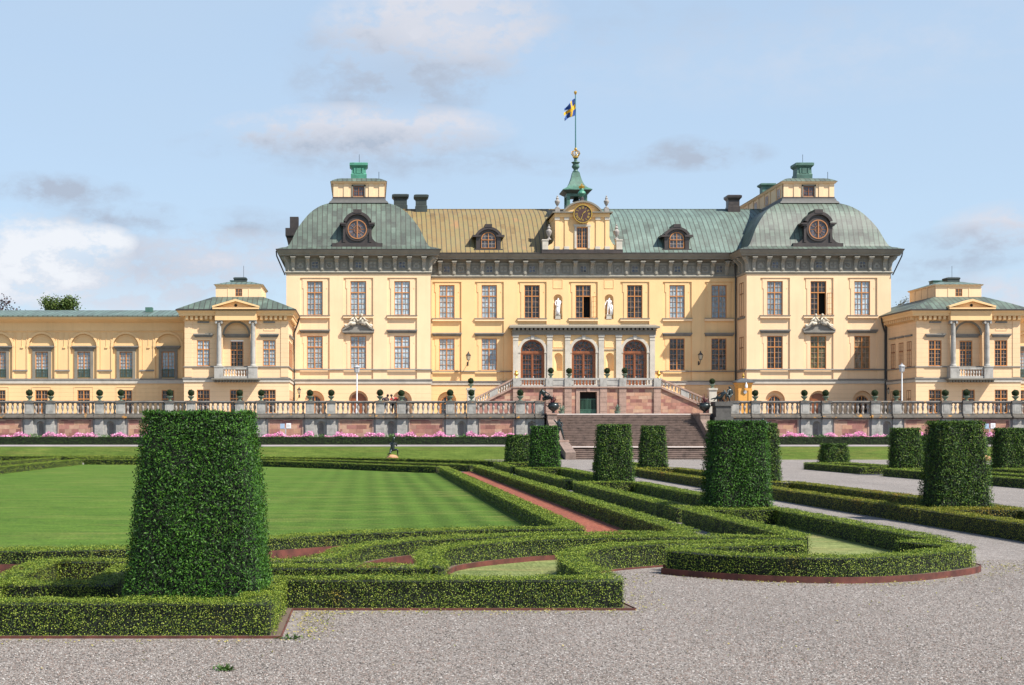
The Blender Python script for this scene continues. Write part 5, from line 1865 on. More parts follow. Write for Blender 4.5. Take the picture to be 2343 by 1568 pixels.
def bell_turret():
    Yb = 152.6
    s = F / Yb
    cx = X(1316.5, Yb)
    zb = 25.3
    t = thing('bell_turret', 'open green copper bell turret with a flared roof behind the clock', 'bell turret', (cx, Yb, zb))
    hw = X(1340, Yb) - cx - 0.02
    z1 = Z(437, Yb)
    for i, (sx, sy) in enumerate(((-1, -1), (1, -1), (1, 1), (-1, 1))):
        p = MB(); w_ = 0.34
        a, b = sorted((cx + sx * hw, cx + sx * (hw - w_))); c, d = sorted((Yb + sy * hw, Yb + sy * (hw - w_)))
        p.box(a, b, c, d, zb, z1 - 0.3)
        p.box(a - 0.04, b + 0.04, c - 0.04, d + 0.04, z1 - 0.42, z1 - 0.3)
        p.build('post', M['turret'], t)
    p = MB()
    p.ring(cx - hw, cx + hw, Yb - hw, Yb + hw, [(0.0, z1 - 0.75), (0.02, z1 - 0.3)], cap=True, bottom=True)
    p.box(cx - hw + 0.02, cx + hw - 0.02, Yb - hw + 0.02, Yb + hw - 0.02, zb, Z(470, Yb))
    p.build('turret_frame', M['verdi_dark'], t)
    r = MB()
    zr = z1 - 0.05
    rh = hw + 0.36
    prof = [(rh + 0.12, zr - 0.08)] + spline([(rh + 0.12, zr - 0.02), (rh * 0.80, zr + 0.22), (0.60 * rh, zr + 0.52), (0.45 * rh, zr + 0.95), (0.34 * rh, zr + 1.45), (0.26 * rh, zr + 1.98)], 3)
    r.loft([(cx - a, cx + a, Yb - a, Yb + a, z) for a, z in prof], bottom=True)
    r.build('turret_roof', M['turret'], t)
    e = MB(); e.ring(cx - rh, cx + rh, Yb - rh, Yb + rh, [(-0.34, zr - 0.42), (-0.1, zr - 0.26), (0.10, zr - 0.10), (0.10, zr - 0.081)]); e.build('eave', M['chim'], t)
    f = MB()
    z2 = zr + 1.98
    f.lathe([(0.36, 0), (0.38, 0.1), (0.26, 0.18), (0.22, 0.3), (0.26, 0.42), (0.40, 0.55), (0.42, 0.72), (0.30, 0.85), (0.34, 1.0), (0.46, 1.08), (0.44, 1.14), (0.18, 1.22), (0.16, 1.5), (0.24, 1.56)], (cx, Yb, z2), 12)
    f.build('finial', M['verdi_dark'], t)
    b = MB()
    b.lathe([(0.42, 0), (0.36, 0.1), (0.26, 0.35), (0.22, 0.5), (0.08, 0.56), (0.05, 0.9)], (cx + 0.05, Yb, Z(462, Yb)), 12); b.build('bell', M['bronze'], t, smooth=True)
    zc = z2 + 1.58
    k = MB()
    k.lathe([(0.27, 0), (0.30, 0.05), (0.30, 0.16), (0.26, 0.2)], (cx, Yb, zc), 14)
    for i in range(8):
        a = 2 * math.pi * i / 8
        ca, sa = math.cos(a), math.sin(a)
        k.tube([(cx + 0.28 * ca, Yb + 0.28 * sa, zc + 0.18), (cx + 0.45 * ca, Yb + 0.45 * sa, zc + 0.45), (cx + 0.40 * ca, Yb + 0.40 * sa, zc + 0.68), (cx + 0.14 * ca, Yb + 0.14 * sa, zc + 0.82), (cx, Yb, zc + 0.80)], [0.05, 0.045, 0.045, 0.04, 0.05], 5)
        k.ball((cx + 0.46 * ca, Yb + 0.46 * sa, zc + 0.52), 0.05, 5, 4)
    k.ball((cx, Yb, zc + 0.96), 0.16, 8, 6)
    k.build('gilded_crown', M['gold'], t)
    # flagpole and flag
    zp = zc + 1.05
    zt = Z(214, Yb)
    fp = thing('flagpole', 'thin green flagpole rising from the crown', 'flagpole', (cx, Yb, zp))
    q = MB(); q.tube([(cx, Yb, zp), (cx - 0.02, Yb, zt)], [0.075, 0.05], 8); q.build('pole', plain_c('flagpole paint', (0.05, 0.16, 0.17)), fp)
    q = MB(); q.ball((cx - 0.02, Yb, zt + 0.1), 0.17, 10, 7); q.lathe([(0.07, 0), (0.12, 0.05), (0.06, 0.1)], (cx - 0.02, Yb, zt - 0.12), 8); q.build('gold_ball', M['gold'], fp)
    # three tongued flag hanging in a weak wind
    NU, NV = 26, 24
    P = {}
    top = Z(226, Yb); H = 1.85; Ln = 3.0
    for i in range(NU + 1):
        u = i / NU
        for j in range(NV + 1):
            v = j / NV
            x = cx - 0.05 - u * 1.22 - 0.05 * math.sin(v * 6 + u * 5)
            drop = 1.15 * u ** 1.1
            hgt = H * (1 - 0.30 * u) * v
            z = top - drop - (H * 0 + (1 - v) * 0) - hgt * 0.98 + 0.06 * math.sin(u * 8 + v * 3)
            y = Yb - 0.1 + 0.28 * math.sin(u * 9.5 + v * 2.2) * u ** 0.5
            P[i, j] = (x, y, z)
    fl = MB()
    for i in range(NU):
        for j in range(NV):
            u, v = (i + 0.5) / NU, (j + 0.5) / NV
            # tongue cut-outs
            if u > 0.62:
                k_ = (u - 0.62) / 0.38
                if abs(v - 0.30) < 0.10 * k_ + 0.0 and k_ > 0.0: continue
                if abs(v - 0.70) < 0.10 * k_ and k_ > 0.0: continue
                if abs(v - 0.5) > 0.5: continue
            yel = (0.26 < u < 0.44) or abs(v - 0.5) < 0.105
            fl.quad(P[i, j], P[i, j + 1], P[i + 1, j + 1], P[i + 1, j], 1 if yel else 0)
    fo = fl.build('flag', [M['bluecloth'], M['yellowcloth']], fp, smooth=True)
    sd = fo.modifiers.new('cloth', 'SOLIDIFY'); sd.thickness = 0.015
    # green orb with crown on top of the clock arch
    Yo = 147.2
    ox = X(1330.5, Yo); zo = Z(464, Yo)
    o = thing('orb_finial', 'green orb with a small gold crown on the clock arch', 'finial', (ox, Yo, zo))
    q = MB(); q.lathe([(0.34, -0.1), (0.34, 0.1), (0.24, 0.25), (0.22, 0.5), (0.14, 0.62), (0.2, 0.7)], (ox, Yo, zo), 10); q.build('pedestal', M['darkroof'], o)
    q = MB(); q.lathe([(0.16, 0.6), (0.24, 0.72), (0.42, 0.92), (0.36, 1.12), (0.2, 1.24), (0.26, 1.32), (0.22, 1.42)], (ox, Yo, zo), 12); q.build('orb', M['verdi'], o)
    q = MB(); q.lathe([(0.2, 1.42), (0.26, 1.46), (0.34, 1.66), (0.22, 1.76), (0.08, 1.84)], (ox, Yo, zo), 8); q.ball((ox, Yo, zo + 1.9), 0.08, 6, 5); q.build('small_crown', M['gold'], o)


bell_turret()
# ------------------------------------------------------------------ pavilions
def pavilion(cx, side, label):
    x0, x1 = cx - 4.97, cx + 4.97
    Y = YP
    back = 158.0
    zz = lambda y: Z(y, Y)
    root = thing('palace_pavilion', label, 'pavilion', (cx, Y, ZT), PAL)
    zband0, zband1 = zz(875), zz(867.5)
    ztop = 13.15
    wx = (-3.17, 0.0, 3.14)
    zl0, zl1 = zz(838), zz(779)
    mb = MB(); W = Wall(mb)
    W.face(Y - 0.05, x0 - 0.05, x1 + 0.05, ZT - 0.3, zband0, [(cx + a - 0.62, cx + a + 0.62, ZT - 0.1, zz(892), False, 0.15) for a in wx])
    r = 1.32
    za = zz(735)
    holes = [(cx + a - 0.62, cx + a + 0.62, zl0, zl1, False, 0.15) for a in (wx[0], wx[2])] + [(cx - r, cx + r, zz(866), za, True, 0.5)]
    W.face(Y, x0, x1, zband0, ztop, holes)
    W.face(Y + 0.5, cx - r, cx + r, zz(866), za, [(cx - 0.62, cx + 0.62, zl0 - 0.05, zl1, False, 0.15)])
    for s, xx in ((-1, x0), (1, x1)):
        q = [(xx, Y, zband0), (xx, back, zband0), (xx, back, ztop), (xx, Y, ztop)]
        mb.quad(*(q if s > 0 else q[::-1]))
        xb = xx + s * 0.05
        q = [(xb, Y - 0.05, ZT - 0.3), (xb, back, ZT - 0.3), (xb, back, zband0), (xb, Y - 0.05, zband0)]
        mb.quad(*(q if s > 0 else q[::-1]))
        # corner strips and shallow upper panels
    for s in (-1, 1):
        a, b = sorted((cx + s * 4.97, cx + s * 4.25)); mb.box(a, b, Y - 0.05, Y, zband1 + 0.2, ztop)
        a, b = sorted((cx + s * 1.62, cx + s * 1.9)); mb.box(a, b, Y - 0.09, Y, zband1 + 0.2, ztop)
        c = cx + s * 3.155
        for a, b, e, f in ((-.55, .55, 0, .05), (-.55, .55, .42, .47), (-.55, -.5, .05, .42), (.5, .55, .05, .42)):
            mb.box(c + a, c + b, Y - 0.03, Y, zz(757) + e, zz(757) + f)
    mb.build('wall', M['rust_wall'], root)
    t = MB()
    t.ring(x0, x1, Y, back, [(0.0, zband0), (0.13, zband0 + 0.02), (0.13, zband1 - 0.02), (0.0, zband1)], cap=False, bottom=False)
    t.build('band', M['pale'], root)
    t = MB()
    t.ring(x0, x1, Y, back, [(0.0, zband1), (0.2, zband1), (0.2, zband1 + 0.1), (0.0, zband1 + 0.14)], cap=False, bottom=False)
    t.ring(x0, x1, Y, back, [(0.0, zz(841)), (0.1, zz(841)), (0.1, zz(838.5)), (0.0, zz(838))], cap=False, bottom=False)
    t.build('ledge', M['ledge'], root)
    pl = 'pane_curtain' if side < 0 else 'pane_dark'
    for i, a in enumerate(wx):
        yy = Y + (0.54 if i == 1 else 0.04)
        place_window(root, cx + a, yy, zl0 - (0.05 if i == 1 else 0), ('pav', pl if i != 1 else 'pane_dark'), w=1.24, h=zl1 - zl0, transom=0.65, pane=pl if i != 1 else 'pane_dark')
        place_window(root, cx + a, Y, ZT + 0.2, ('pavb', pl if i == 1 else 'pane_dark'), w=1.24, h=zz(892) - ZT - 0.2, transom=0.62, rows_lo=2, rows_up=2, pane='pane_dark' if side < 0 or i == 2 else 'pane_curtain')
        if i != 1:
            h = MB(); hood(h, cx + a, Y, zz(770.5), 0.95 if i == 0 else 0.93, 0.24); h.build('window_hood', M['ledge'], root)
            h = MB(); h.box(cx + a - 0.55, cx + a + 0.55, Y - 0.13, Y, zz(739.5), zz(736)); h.build('ledge', M['ledge'], root)
    h = MB(); hood(h, cx, Y + 0.5, zz(770.5), r - 0.05, 0.24); h.build('window_hood', M['ledge'], root)
    # side windows facing the court, frames coloured darker in place of recess shade
    sx = x0 if side > 0 else x1
    rz = R(-90) if side > 0 else R(90)
    for k in range(3):
        y = Y + 1.75 + k * 2.1
        place_window(root, sx + (-0.03 if side > 0 else 0.03), y, zl0, ('pavside', 1), rz, w=1.1, h=zl1 - zl0, transom=0.65, pane='pane_dark', depth=0.08, wood='wood_dark')
        place_window(root, sx + (-0.06 if side > 0 else 0.06), y, ZT + 0.2, ('pavsideb', 1), rz, w=1.1, h=zz(892) - ZT - 0.2, transom=0.62, rows_lo=2, rows_up=2, pane='pane_dark', depth=0.08, wood='wood_dark')
        h = MB(); a, b = sorted((sx, sx - side * 0.18)); h.box(a, b, y - 0.8, y + 0.8, zz(768), zz(764)); h.build('window_hood', M['ledge'], root)
    # entablature of the order: modillions under the eave
    if 'modillion' not in CACHE:
        e = MB(); e.box(-0.13, 0.13, -0.42, 0, -0.26, 0.06); e.box(-0.13, 0.13, -0.2, 0, -0.34, -0.26)
        CACHE['modillion'] = e.mesh('eave_bracket', M['wing_wall'])
    for q in (-1, 1):
        for k in range(7):
            link('eave_bracket', CACHE['modillion'], root, Vector((cx + q * (1.95 + 0.46 * k), Y, ztop)) - WL[root.name])
    for k in range(15):
        link('eave_bracket', CACHE['modillion'], root, Vector((sx, Y + 0.3 + k * 0.5, ztop)) - WL[root.name], rz)
    e = MB()
    e.ring(x0, x1, Y, back, [(0.0, ztop - 0.42), (0.12, ztop - 0.36), (0.06, ztop - 0.3), (0.06, ztop + 0.06), (0.5, ztop + 0.08), (0.52, ztop + 0.3), (0.72, ztop + 0.55)], cap=True)
    e.build('cornice', M['wing_wall'], root)
    g = MB(); g.ring(x0, x1, Y, back, [(0.72, ztop + 0.55), (0.78, ztop + 0.56), (0.78, ztop + 0.68), (0.5, ztop + 0.74)], cap=True, bottom=False); g.build('gutter', M['darkroof'], root)
    zr = ztop + 0.7
    r_ = MB()
    r_.loft([(x0 - 0.74, x1 + 0.74, Y - 0.74, back, zr), (x0 + 0.9, x1 - 0.9, Y + 0.5, back - 1.2, zr + 0.72), (cx - 2.45, cx + 2.45, 138.4, 146.5, zr + 1.42)], 0, 1)
    r_.build('roof', [M['domeX'], M['domeY']], root)
    # lantern
    lx0, lx1, ly0, ly1 = cx - 2.22, cx + 2.22, 138.5, 145.2
    zb = zr + 1.36
    l = MB(); Wl = Wall(l)
    Wl.face(ly0, lx0, lx1, zb, zb + 1.15, [(cx + 0.02 - 0.34, cx + 0.02 + 0.34, zb + 0.12, zb + 0.85, False, 0.1)])
    l.box(lx0 + 0.005, lx1 - 0.005, ly0 + 0.2, ly1, zb, zb + 1.15)
    for s in (-1, 1):
        a, b = sorted((lx0 if s < 0 else lx1, (lx0 if s < 0 else lx1) + 0.0)); 
        for u in (1.02,):
            l.box(cx + s * u - 0.03, cx + s * u + 0.03, ly0 - 0.035, ly0, zb, zb + 1.15)
        xx = lx0 if s < 0 else lx1
        for k in range(4):
            a, b = sorted((xx, xx + s * 0.04)); l.box(a, b, ly0 + 0.4 + k * 1.6, ly0 + 0.7 + k * 1.6, zb, zb + 1.15)
        l.quad(*([(xx, ly0, zb), (xx, ly0 + 0.2, zb), (xx, ly0 + 0.2, zb + 1.15), (xx, ly0, zb + 1.15)][::s]))
    l.build('lantern_wall', M['tower_wall'], root)
    place_window(root, cx + 0.02, ly0 + 0.02, zb + 0.12, 'pavlant', w=0.68, h=0.73, transom=1.0, cols=2, rows_lo=2, pane='pane_dark', depth=0.07, fr=0.05)
    l = MB(); l.ring(lx0, lx1, ly0, ly1, [(0.0, zb + 1.12), (0.10, zb + 1.15), (0.16, zb + 1.28)], cap=True); l.build('lantern_eave', M['tower_wall'], root)
    l = MB(); l.loft([(lx0 - 0.2, lx1 + 0.2, ly0 - 0.2, ly1 + 0.2, zb + 1.27), (cx - 1.0, cx + 1.0, ly0 + 1.9, ly1 - 1.9, zb + 1.75)], 0, 1); l.build('lantern_roof', [M['roofgreen'], M['roofgreen']], root)
    c = MB(); xc = cx + 0.12 * side + 0.1
    c.ring(xc - 0.6, xc + 0.6, 140.2, 141.4, [(0, zb + 1.4), (0, zb + 1.95), (0.05, zb + 2.0), (0.05, zb + 2.12), (-0.1, zb + 2.18)])
    c.build('chimney', M['chim'], root)
    c = MB(); xc = xc - 0.65
    c.ring(xc - 0.5, xc + 0.5, 142.4, 143.4, [(0, zb + 1.4), (0, zb + 2.0), (0.05, zb + 2.02), (0.05, zb + 2.1)])
    c.build('chimney', M['verdi_dark'], root)
    c = MB(); c.tube([(cx + 0.3, 140.8, zb + 2.1), (cx + 0.3, 140.8, zb + 3.35)], 0.018, 4); c.build('lightning_rod', M['blackiron'], root)
    # portico: pediment on two columns over a balcony
    Yf = Y - 0.75
    zf = lambda y: Z(y, Yf)
    p = MB()
    pw = 1.98
    p.box(cx - pw, cx + pw, Yf, Y, zf(733), zf(720)); p.box(cx - pw + 0.03, cx + pw - 0.03, Yf + 0.03, Y, zf(720), zf(708))
    p.box(cx - pw - 0.22, cx + pw + 0.22, Yf - 0.3, Y + 0.4, zf(708), zf(704.5))
    for s in (-1, 1):
        q = [(cx + s * (pw + 0.24), zf(704.5)), (cx + s * (pw + 0.24), zf(700.5)), (cx, zf(685)), (cx, zf(690))]
        p.prism_y(q if s > 0 else q[::-1], Yf - 0.32, Y + 2.2)
    p.prism_y([(cx - pw, zf(704.5)), (cx + pw, zf(704.5)), (cx, zf(690))], Yf + 0.03, Y + 2.2)
    p.build('pediment', M['wing_wall'], root)
    p = MB(); p.disc_y(cx, zf(699), 0, 0.14, Yf - 0.01, Yf + 0.1, 12); p.build('round_vent', M['dark'], root)
    for s in (-1, 1):
        xc = cx + s * 1.62
        c = MB()
        h0, h1 = zf(838), zf(733)
        H = h1 - h0
        c.lathe([(0.30, 0), (0.30, 0.08), (0.25, 0.16), (0.235, 0.25), (0.235, H * 0.4), (0.20, H - 0.35), (0.22, H - 0.30), (0.20, H - 0.24)], (xc, Yf + 0.3, h0), 16)
        c.box(xc - 0.34, xc + 0.34, Yf + 0.06, Yf + 0.54, h1 - 0.12, h1 - 0.002)
        for u in (-1, 1): c.tube([(xc + u * 0.27, Yf + 0.04, h1 - 0.22), (xc + u * 0.27, Yf + 0.56, h1 - 0.22)], 0.11, 8)
        c.build('column', M['ashlar'], root, smooth=False)
        c = MB(); c.box(xc - 0.42, xc + 0.42, Yf - 0.1, Y, zf(866), zf(841)); c.box(xc - 0.46, xc + 0.46, Yf - 0.14, Y, zf(841), zf(838.3)); c.build('pedestal', M['ashlar'], root)
    b = MB(); b.box(cx - 1.2, cx + 1.2, Yf - 0.02, Yf + 0.3, zf(845.5), zf(841)); b.box(cx - 1.2, cx + 1.2, Yf - 0.02, Yf + 0.3, zf(866), zf(861)); b.build('balcony_rail', M['ashlar'], root)
    bm_ = balus_mesh('balus_pale', zf(845.5) - zf(861), 0.095)
    for k in range(9):
        link('baluster', bm_, root, Vector((cx - 1.2 + 2.4 * (k + 0.5) / 9, Yf + 0.14, zf(861))) - WL[root.name])
    b = MB()
    b.box(cx - 2.3, cx + 2.3, Yf - 0.35, Y + 0.5, zf(869), zf(866.1)); b.box(cx - 2.15, cx + 2.15, Yf - 0.2, Y, zf(871), zf(869))
    for k in range(15):
        x = cx - 2.0 + 4.0 * k / 14; b.box(x - 0.08, x + 0.08, Yf - 0.16, Y, zf(875), zf(871))
    b.build('balcony_floor', M['grey'], root)
    b = MB(); b.disc_y(cx, za - r, r - 0.16, r + 0.02, Y - 0.03, Y + 0.06, 20, 0, 0, math.pi); b.build('archivolt', M['grey'], root)
    d = MB()
    px = sx - side * 0.1
    d.tube([(px - side * 0.6, YT - 0.5, ztop + 0.5), (px - side * 0.5, YT - 0.35, ztop + 0.1), (px - side * 0.08, YT - 0.14, ztop - 1.0), (px - side * 0.08, YT - 0.14, ZT)], 0.085, 6)
    if side < 0: d.tube([(x0 - 0.1, YWG - 0.12, ztop + 0.3), (x0 - 0.1, YWG - 0.12, ZT)], 0.08, 6)
    d.build('downpipe', M['blackiron'], root)
    return root


def balus_mesh(mt, h, r=0.11):
    k = ('bal', mt, round(h, 2), r)
    if k in CACHE: return CACHE[k]
    mb = MB()
    pr = [(0.95, 0.0), (0.95, 0.06), (0.55, 0.10), (0.62, 0.14), (0.42, 0.20), (0.48, 0.30), (0.92, 0.52), (1.0, 0.62), (0.86, 0.76), (0.48, 0.86), (0.62, 0.90), (0.95, 0.94), (0.95, 1.0)]
    # the wide belly sits high, pear shaped
    mb.lathe([(r * a, h * b) for a, b in pr], n=10)
    CACHE[k] = mb.mesh('baluster', M[mt], smooth=False)
    return CACHE[k]


PL = pavilion(-12.46, -1, 'low pavilion with columned balcony and small pediment, left of the left tower')
PR = pavilion(57.66, 1, 'low pavilion with columned balcony and small pediment, right of the right tower')


# ------------------------------------------------------------------ long low wings
def wing(xa, xb, centers, label, side):
    Y = YWG
    zz = lambda y: Z(y, Y)
    root = thing('palace_wing', label, 'palace wing', ((xa + xb) / 2, Y, ZT), PAL)
    zb0, zb1 = zz(878), zz(868.5)
    ztop = zz(737)
    mb = MB(); W = Wall(mb)
    W.face(Y - 0.05, xa, xb, ZT - 0.3, zb0, [(c - 0.62, c + 0.62, ZT - 0.1, zz(893), False, 0.15) for c in centers], mat=1)
    r = 1.30
    holes = [(c - r, c + r, zb1, zz(764), True, 0.14) for c in centers]
    W.face(Y, xa, xb, zb0, ztop, holes)
    for c in centers:
        W.face(Y + 0.14, c - r, c + r, zb1, zz(764), [(c - 0.64, c + 0.64, zz(864), zz(805), False, 0.14)])
        for s in (-1, 1):
            a, b = sorted((c + s * 1.42, c + s * 1.50)); mb.box(a, b, Y - 0.05, Y, zz(846), zz(760))
            # narrow recessed strip between the bays reads as a thin raised frame
        x = c + 2.09
        if xa < x - 0.4 and x + 0.4 < xb:
            mb.box(x - 0.44, x - 0.40, Y - 0.04, Y, zz(846), zz(760)); mb.box(x + 0.12, x + 0.16, Y - 0.04, Y, zz(795), zz(760))
            mb.box(x + 0.02, x + 0.30, Y - 0.08, Y, zz(797), zz(794))
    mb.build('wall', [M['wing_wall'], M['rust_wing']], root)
    t = MB()
    for c in centers:
        t.disc_y(c, zz(764) - r, r - 0.02, r + 0.2, Y - 0.09, Y + 0.01, 20, 0, 0, math.pi)
        t.disc_y(c, zz(764) - r, r - 0.24, r - 0.1, Y + 0.09, Y + 0.15, 20, 0, 0, math.pi)
        for s in (-1, 1):
            a, b = sorted((c + s * (r - 0.01), c + s * (r + 0.18))); t.box(a, b, Y - 0.07, Y + 0.01, zb1, zz(764) - r)
    t.build('arch_moulding', M['wing_wall'], root)
    t = MB(); t.box(xa, xb, Y - 0.14, Y, zb0, zb1 - 0.06); t.build('band', M['pale'], root)
    t = MB(); t.box(xa, xb, Y - 0.2, Y, zb1 - 0.058, zb1 + 0.08)
    for c in centers:
        x = c + 2.09
        if x + 0.6 < xb: t.box(x - 0.72, x + 0.72, Y - 0.12, Y, zz(850), zz(846.5))
    t.build('ledge', M['ledge'], root)
    for c in centers:
        h = MB()
        for s in (-1, 1):
            a, b = sorted((c + s * 0.64, c + s * 0.93)); h.box(a, b, Y + 0.02, Y + 0.14, zb1 + 0.08, zz(805))
        h.box(c - 0.93, c + 0.93, Y + 0.02, Y + 0.14, zz(805), zz(799))
        h.build('window_surround', M['grey'], root)
        h = MB(); hood(h, c, Y + 0.14, zz(798), 1.22, 0.32); h.build('window_hood', M['ledge'], root)
        place_window(root, c, Y + 0.17, zz(864), 'wing', w=1.28, h=zz(805) - zz(864), transom=1.0, cols=2, rows_lo=7, pane='pane_curtain')
        b = MB()
        for k in range(15):
            x = c - 0.58 + 1.16 * k / 14; b.box(x - 0.015, x + 0.015, Y + 0.10, Y + 0.13, zz(863), zz(846))
        b.box(c - 0.62, c + 0.62, Y + 0.085, Y + 0.135, zz(847), zz(845)); b.box(c - 0.62, c + 0.62, Y + 0.09, Y + 0.135, zz(864), zz(862.5))
        b.build('balconet', M['green_rail'], root)
        place_window(root, c, Y, ZT + 0.2, ('wingb',), w=1.24, h=zz(893) - ZT - 0.2, transom=0.62, rows_lo=2, rows_up=2, pane='pane_dark')
        h = MB()
        for a, b_, e, f in ((-.95, -.9, ZT, zz(886)), (.9, .95, ZT, zz(886)), (-.95, .95, zz(886), zz(885))): h.box(c + a, c + b_, Y - 0.08, Y - 0.05, e, f)
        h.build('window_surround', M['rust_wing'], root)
    e = MB()
    e.prism_x([(Y + 1, ztop - 0.3), (Y + 1, zz(727)), (Y - 0.95, zz(727)), (Y - 0.9, zz(731)), (Y - 0.5, zz(736)), (Y - 0.14, zz(739)), (Y - 0.1, zz(757)), (Y - 0.14, zz(757.5)), (Y, zz(761))], xa, xb)
    e.build('cornice', M['wing_wall'], root)
    q = MB()
    q.prism_x([(Y + 10, zz(727)), (Y + 5, zz(727) + 1.15), (Y - 1.02, zz(727) + 0.16), (Y - 1.05, zz(727) + 0.02)], xa, xb)
    q.build('roof', M['roofgreen'], root)
    v = MB()
    vx = X(341, Y + 3); v.box(vx - 0.35, vx + 0.35, Y + 2.6, Y + 3.4, zz(727) + 0.6, zz(727) + 1.25); v.build('roof_vent', M['verdi_dark'], root) if side < 0 else None
    return root


wing(-62.0, -17.48, [X(384, YWG) - 4.18 * k for k in range(11)], 'long low yellow wing with arched window bays, running off at the left edge', -1)
wing(62.7, 92.0, [65.4 + 4.18 * k for k in range(6)], 'sliver of low yellow wing at the right edge beyond the right pavilion', 1)


# ------------------------------------------------------------------ garden terrace wall and balustrade
PERIOD = 160.6 * YW / F
PAIR = 49.0 * YW / F


def terrace(label, piers, xa, xb, niches, panels, bal_label):
    """piers: x of pier centres; niches: x centres; panels: (x0,x1) pink fields"""
    root = thing('terrace_wall', label, 'terrace wall', ((xa + xb) / 2, YW, 1.1), 'garden terrace of the palace')
    zt, zw = 3.28, 1.0
    mb = MB(); W = Wall(mb)
    W.face(YW, xa, xb, zw, zt, [(n - 0.36, n + 0.36, 1.15, Z(964, YW), True, 0.02) for n in niches])
    for n in niches: niche(mb, n, YW + 0.02, 1.15, Z(964, YW), 0.36, 0.34)
    mb.quad((xa, YW + 0.9, zw), (xa, YW + 0.9, zt), (xb, YW + 0.9, zt), (xb, YW + 0.9, zw))
    for e, s in ((xa, -1), (xb, 1)):
        q = [(e, YW, zw), (e, YW + 3.0, zw), (e, YW + 3.0, zt), (e, YW, zt)]; mb.quad(*(q if s > 0 else q[::-1]))
    mb.build('wall', M['ashlar'], root)
    for a, b in panels:
        p = MB(); p.box(a, b, YW - 0.05, YW, zw, zt - 0.12); p.build('sandstone_field', M['pink'], root)
        p = MB()
        for c, d, e, f in ((a - 0.12, a, zw, zt - 0.05), (b, b + 0.12, zw, zt - 0.05), (a, b, zt - 0.119, zt - 0.05)): p.box(c, d, YW - 0.08, YW, e, f)
        p.build('field_frame', M['pinkframe'], root)
    pw = 0.37
    for x in piers:
        p = MB()
        z = zw
        hts = [0.46] * 4 + [zt - zw - 1.84]
        for k, hh in enumerate(hts):
            p.box(x - pw, x + pw, YW - 0.16, YW, z + 0.012, z + hh - 0.012); p.box(x - pw + 0.02, x + pw - 0.02, YW - 0.13, YW, z - 0.011, z + 0.011)
            z += hh
        p.build('pier', M['ashlar'], root)
    p = MB()
    p.prism_x([(YW + 0.9, zt), (YW + 0.9, 3.70), (YW - 0.06, 3.70), (YW - 0.10, 3.55), (YW - 0.26, 3.46), (YW - 0.28, 3.34), (YW - 0.12, zt)][::-1], xa, xb)
    for x in piers:
        p.prism_x([(YW, zt - 0.0), (YW, 3.705), (YW - 0.2, 3.705), (YW - 0.24, 3.55), (YW - 0.42, 3.46), (YW - 0.44, 3.33), (YW - 0.28, zt - 0.0)][::-1], x - pw - 0.04, x + pw + 0.04)
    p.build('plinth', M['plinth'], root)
    # balustrade on top
    b = thing('balustrade', bal_label, 'balustrade', ((xa + xb) / 2, YW, 3.71), 'garden terrace of the palace')
    r = MB()
    r.prism_x([(YW + 0.36, 4.60), (YW + 0.40, 4.70), (YW + 0.36, 4.79), (YW + 0.0, 4.80), (YW - 0.06, 4.70), (YW - 0.02, 4.60)][::-1], xa, xb)
    for x in piers: r.box(x - pw - 0.06, x + pw + 0.06, YW - 0.22, YW + 0.5, 4.62, 4.81)
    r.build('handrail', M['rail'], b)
    for x in piers:
        p = MB(); p.box(x - pw, x + pw, YW - 0.14, YW + 0.42, 3.712, 4.62)
        p.box(x - pw + 0.12, x + pw - 0.12, YW - 0.16, YW - 0.13, 3.86, 4.48)
        p.build('pedestal', M['ashlar'], b)
    bm_ = balus_mesh('balus', 0.89, 0.125)
    ends = sorted(piers)
    segs = list(zip(ends, ends[1:]))
    if xa < ends[0] - 1: segs.insert(0, (xa - pw, ends[0]))
    if xb > ends[-1] + 1: segs.append((ends[-1], xb + pw))
    for a, c in segs:
        L_ = (c - pw) - (a + pw)
        n = max(1, int(round(L_ / 0.41)))
        hb = 0.2 if n > 5 else 0.0
        for k in range(n):
            link('baluster', bm_, b, Vector((a + pw + L_ * (k + 0.5) / n, YW + 0.17, 3.71)) - WL[b.name])
    return root


xl = [X(66 + 160.6 * k, YW) for k in range(-3, 8)]
piersL = sorted([x for x in xl] + [x + 48.8 * YW / F for x in xl])
piersL = [x for x in piersL if x < 14.0] + [14.86]
nL = [x + 26 * YW / F for x in xl if x + 1 < 14.5]
pL = [(x + (48.8 + 20) * YW / F, x + (160.6 - 18) * YW / F) for x in xl if x + 5 < 14]
terrace('pink and grey stone terrace wall with arched niches left of the stairs', piersL, -34, 15.26, nL, pL, 'weathered stone balustrade left of the great stairs')
xr = [X(1841 + 161.2 * k, YW) for k in range(-1, 6)]
piersR = sorted(xr + [x + 48.8 * YW / F for x in xr])
nR = [x + 27 * YW / F for x in xr]
pR = [(x + (48.8 + 20) * YW / F, x + (161.2 - 18) * YW / F) for x in xr]
terrace('pink and grey stone terrace wall with arched niches right of the stairs', piersR, 31.0, 70, nR, pR, 'weathered stone balustrade right of the great stairs')


